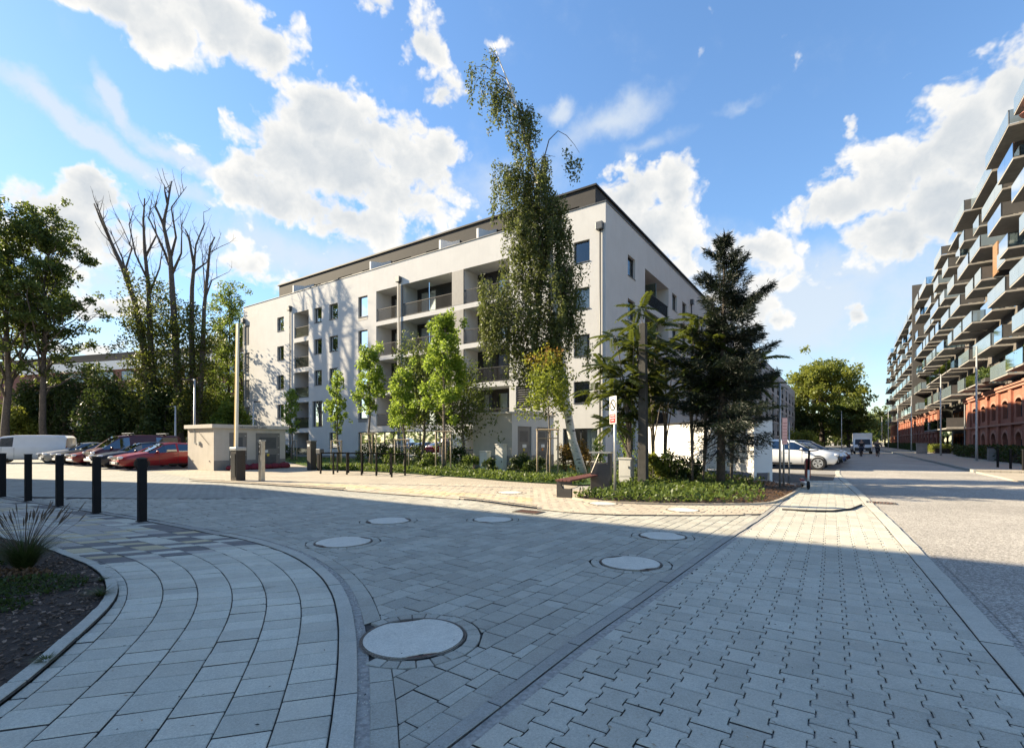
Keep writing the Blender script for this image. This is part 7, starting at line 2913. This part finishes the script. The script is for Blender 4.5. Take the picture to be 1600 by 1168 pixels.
# corner bed with ground cover, bark mulch and fallen leaves
bed = [gp(x, y) for x, y in ((897, 779), (920, 782.5), (960, 785.5), (1000, 787), (1060, 788.5), (1120, 788.5), (1175, 788), (1203, 786.5), (1222, 779), (1240, 769), (1251, 760.5))] + [W(-3.4, 21.8)[:2], W(-6, 23.2)[:2], W(-10, 25)[:2], (4.2, 20.5), (3.3, 17.0), (2.95, 14.6)]
sheet('planting_bed', bed, .035, 'mulch soil')
eb = MB()
pts = [(*gp(x, y), .03) for x, y in ((1203, 787.5), (1223, 779.5), (1241, 769.5), (1252, 761), (1262, 752))]
ke = [gp(x, y) for x, y in ((897, 779), (920, 782.5), (960, 785.5), (1000, 787), (1060, 788.5), (1120, 788.5), (1175, 788), (1203, 786.5), (1222, 779), (1240, 769), (1251, 760.5))]
bedo = bpy.data.objects['planting_bed']
kp = np.array(ke)
Sx, cumx = walk(kp, .9)
oo = offset(kp, -.07)
for a, b_ in zip(Sx[:-1], Sx[1:]):
    q, o_ = along(kp, cumx, np.linspace(a, b_ - .008, 3)), along(oo, walk(oo, 1)[1], np.linspace(a, b_ - .008, 3) / cumx[-1] * walk(oo, 1)[1][-1])
    MB().prism([tuple(x) for x in o_] + [tuple(x) for x in q[::-1]], -.05, .045).build('edging_stone', M['plaza paver'], bedo)
pp = poly_points(bed, 15000)
px_ = 800 + pp[:, 0] / pp[:, 1] * F
py_ = HY + HC * F / pp[:, 1]
k = (px_ < 1195 - NR.uniform(0, 1, len(pp)) ** 2 * 120) & ((py_ > 758) | (NR.uniform(0, 1, len(pp)) < .45))
gl_ = pp[k]
cl = np.sin(gl_[:, 0] * 5.1 + 1.3 * np.sin(gl_[:, 1] * 3.7)) * np.sin(gl_[:, 1] * 4.3)
hgt = .05 + NR.uniform(0, 1, len(gl_)) * (.13 + .09 * cl)
o = leaf_mesh('ground_cover', np.column_stack([gl_, .03 + hgt]), .105, 'ground leaves', None, -.3, .6, 'stuff')
tag(o, 'low green ground cover in the corner bed below the spruce')
o = leaf_mesh('fallen_leaves', np.column_stack([pp[~k], NR.uniform(.04, .07, (~k).sum())]), .075, 'ground brown', None, 0, .6, 'stuff', flat=.8)
tag(o, 'brown fallen leaves and bark on the corner bed')
pr = pp[NR.uniform(0, 1, len(pp)) < .25]
o = leaf_mesh('fallen_leaves', np.column_stack([pr, NR.uniform(.04, .06, len(pr))]), .06, 'ground brown', None, 0, .6, 'stuff', flat=.8)
tag(o, 'brown fallen leaves scattered between the ground cover')

# long bed and lawn in front of the white house
front = [gp(x, y) for x, y in ((501, 733.3), (540, 735), (590, 737.2), (642, 740), (700, 744.4), (740, 747), (784, 751), (830, 754), (869, 756), (897, 758.5))]
lawn = front + [(3.0, 17.2), (4.2, 20.5), W(-10, 25)[:2], W(-12.2, 27.9)[:2], W(-50, 27.9)[:2], W(-50, 23.5)[:2], W(-36, 21.5)[:2]]
sheet('lawn', lawn, .03, 'lawn')
strip = front + [(p[0] + .75, p[1] + 1.9) for p in front[::-1]]
pp = poly_points(strip, 9500)
hgt = .04 + NR.uniform(0, 1, len(pp)) * (.16 + .08 * np.sin(pp[:, 0] * 3.1) * np.sin(pp[:, 1] * 2.7))
o = leaf_mesh('ground_cover', np.column_stack([pp, .02 + hgt]), .12, 'ground leaves', None, -.2, .6, 'stuff')
tag(o, 'green ground cover strip along the sunny plaza')
pp = poly_points(lawn, 16000)
o = leaf_mesh('grass', np.column_stack([pp, np.full(len(pp), .03)]), .13, 'ground leaves', None, -1.6, .18, 'stuff')
tag(o, 'lawn grass in front of the white house')

# ---- bed at the lower left: bark chips, low plants, feather grass
inner_e = offset(ED, .105)
keep = [i for i in range(len(ED)) if ED[i][1] < 15]
bpoly = [tuple(inner_e[i]) for i in keep[::5]] + [(-24, 15), (-22, 6), (-8, 0.4), (-3, .2)]
bed2 = sheet('mulch_bed', bpoly, .012, 'mulch soil')
Sx, cumx = walk(ED, .72)
oo = offset(ED, .10)
c1 = walk(oo, 1)[1]
us2 = []
for a, b_ in zip(Sx[:-1], Sx[1:]):
    mid = along(ED, cumx, np.array([a]))[0]
    curve = 4.3 < mid[1] < 6.5
    parts = 3 if curve else 1
    for j in range(parts):
        f = np.linspace(a + (b_ - a) * j / parts, a + (b_ - a) * (j + 1) / parts, 4)
        q, o_ = along(ED, cumx, f), along(oo, c1, f / cumx[-1] * c1[-1])
        if q[0][1] < 14:
            us2.append(([tuple(x) for x in q] + [tuple(x) for x in o_[::-1]], 'kerb concrete'))
lay(us2, 'edging_stone', bed2, z=.034, joint=.010)


def chips(n, m, z0, z1, lo, hi):
    pp = poly_points([q for q in bpoly if q[1] < 11] + [(-14, 11)], n)
    pp = pp[(pp[:, 1] > 1.2) & (np.abs(pp[:, 0]) < 1.12 * pp[:, 1] + .4)]
    mb = MB()
    for x, y in pp:
        if LED.near(x, y)[0] < .125:
            continue
        l_, w_, h_ = R.uniform(lo, hi), R.uniform(.003, .010), R.uniform(.002, .005)
        E_ = Euler((R.uniform(-.5, .5), R.uniform(-.5, .5), R.uniform(0, 6.28))).to_matrix().to_4x4()
        E_.translation = (x, y, R.uniform(z0, z1))
        mb.box(-l_, l_, -w_, w_, -h_, h_, 0, E_)
    o = mb.build('bark_mulch', M[m], None, kind='stuff')
    return o


tag(chips(34000, 'chip', .012, .036, .008, .024), 'dark bark chips covering the bed at the lower left')
tag(chips(4500, 'chip pale', .026, .04, .006, .02), 'pale bark chips scattered on the bed at the lower left')


def low_plants(cx, cy, rx, ry, n, ls, lm, h, lab):
    a, r_ = NR.uniform(0, 6.28, n), np.sqrt(NR.uniform(0, 1, n))
    x, y = cx + rx * r_ * np.cos(a), cy + ry * r_ * np.sin(a)
    kx = np.array([LED.near(q, w)[0] for q, w in zip(x, y)]) > .05
    x, y, r_ = x[kx], y[kx], r_[kx]
    o = leaf_mesh('ground_cover', np.column_stack([x, y, .03 + NR.uniform(0, 1, len(x)) * h * (1.1 - r_)]), ls, lm, None, -.2, .55, 'stuff')
    tag(o, lab)


low_plants(-4.95, 5.0, .55, .38, 1100, .042, 'shrub leaves', .10, 'dark creeping plant on the bark near the bend of the bed')
low_plants(-4.75, 4.35, .42, .22, 600, .042, 'shrub leaves', .08, 'dark creeping plant on the bark at the lower left')
low_plants(-6.6, 6.0, .6, .4, 700, .05, 'shrub leaves', .10, 'dark creeping plant behind the feather grass')
low_plants(-5.5, 5.35, .4, .3, 450, .045, 'ground brown', .09, 'brownish creeping plant on the bark')


def tuft(name, lab, x, y, n, h, spread, heads, group=None):
    t = thing(name, lab, 'grass', (x, y, .02), 0, group)
    mb = MB()
    for i in range(n):
        g, s = R.uniform(0, 6.28), spread * math.sqrt(R.random())
        hh = h * R.uniform(.55, 1.0)
        b = np.array((.10 * spread * math.cos(g) * R.random(), .10 * spread * math.sin(g) * R.random(), 0))
        d = np.array((math.cos(g), math.sin(g)))
        w_ = np.array((-d[1], d[0], 0)) * .0035
        prev = None
        pts = [b + np.array((*(d * s * u ** 1.7), hh * (u - .28 * u * u * (s / spread)))) for u in (0, .4, .75, 1)]
        for k in range(3):
            ww = w_ * (1 - k / 3.2)
            wn = w_ * (1 - (k + 1) / 3.2)
            mb.quad(pts[k] - ww, pts[k] + ww, pts[k + 1] + wn, pts[k + 1] - wn)
    mb.build('blades', M['grass blades'], t)
    for i in range(heads):
        g, s = R.uniform(0, 6.28), spread * R.uniform(.3, 1.05)
        d = np.array((math.cos(g), math.sin(g), 0))
        top = np.array((0, 0, h * R.uniform(.95, 1.25))) + d * s
        m_ = MB()
        m_.tube([(0, 0, .1), top * np.array((.45, .45, .6)), top], [.003, .0025, .002], 3)
        e = top + (d * .5 + np.array((0, 0, .7))) * .16
        m_.tube([top, top * .6 + e * .4, e], [.003, .008, .002], 5)
        m_.build('seed_head', M['seed head'], t)
    return t


gx, gy = gp(38, 893)
tuft('feather_grass', 'clump of feather grass with pale seed heads in the lower left bed', gx, gy, 1000, .52, .54, 60)
gx, gy = gp(173, 934)
tuft('grass_tuft', 'small grass tuft growing over the edging stones at the bend', gx - .10, gy, 150, .10, .22, 0)
gx, gy = gp(158, 910)
tuft('grass_tuft', 'tiny grass tuft poking through a gap between the edging stones', gx, gy, 60, .06, .14, 0)
gx, gy = gp(72, 1038)
tuft('grass_tuft', 'grass tuft in the joint between edging and paving at the lower left', gx, gy, 80, .05, .12, 0)
for i in range(14):
    pass

# pink sunshade on an upper balcony at the right edge
t = thing('sunshade', 'salmon pink folded sunshade on an upper balcony at the right edge', 'sunshade', W(PW - 1.2, 47.6, LV[5] + .02), -TH)
MB().cyl((0, 0, 0), .025, 2.5, 8).build('pole', M['galvanised'], t)
m_ = MB()
n = 10
for i in range(n):
    g, h = 2 * math.pi * i / n, 2 * math.pi * (i + 1) / n
    a, b_ = .9 + .1 * (i % 2), .9 + .1 * ((i + 1) % 2)
    m_.add([(0, 0, 2.5), (a * math.cos(g), a * math.sin(g), 1.75), (b_ * math.cos(h), b_ * math.sin(h), 1.75)], [(0, 1, 2)])
m_.build('canopy', M['fabric pink'], t)
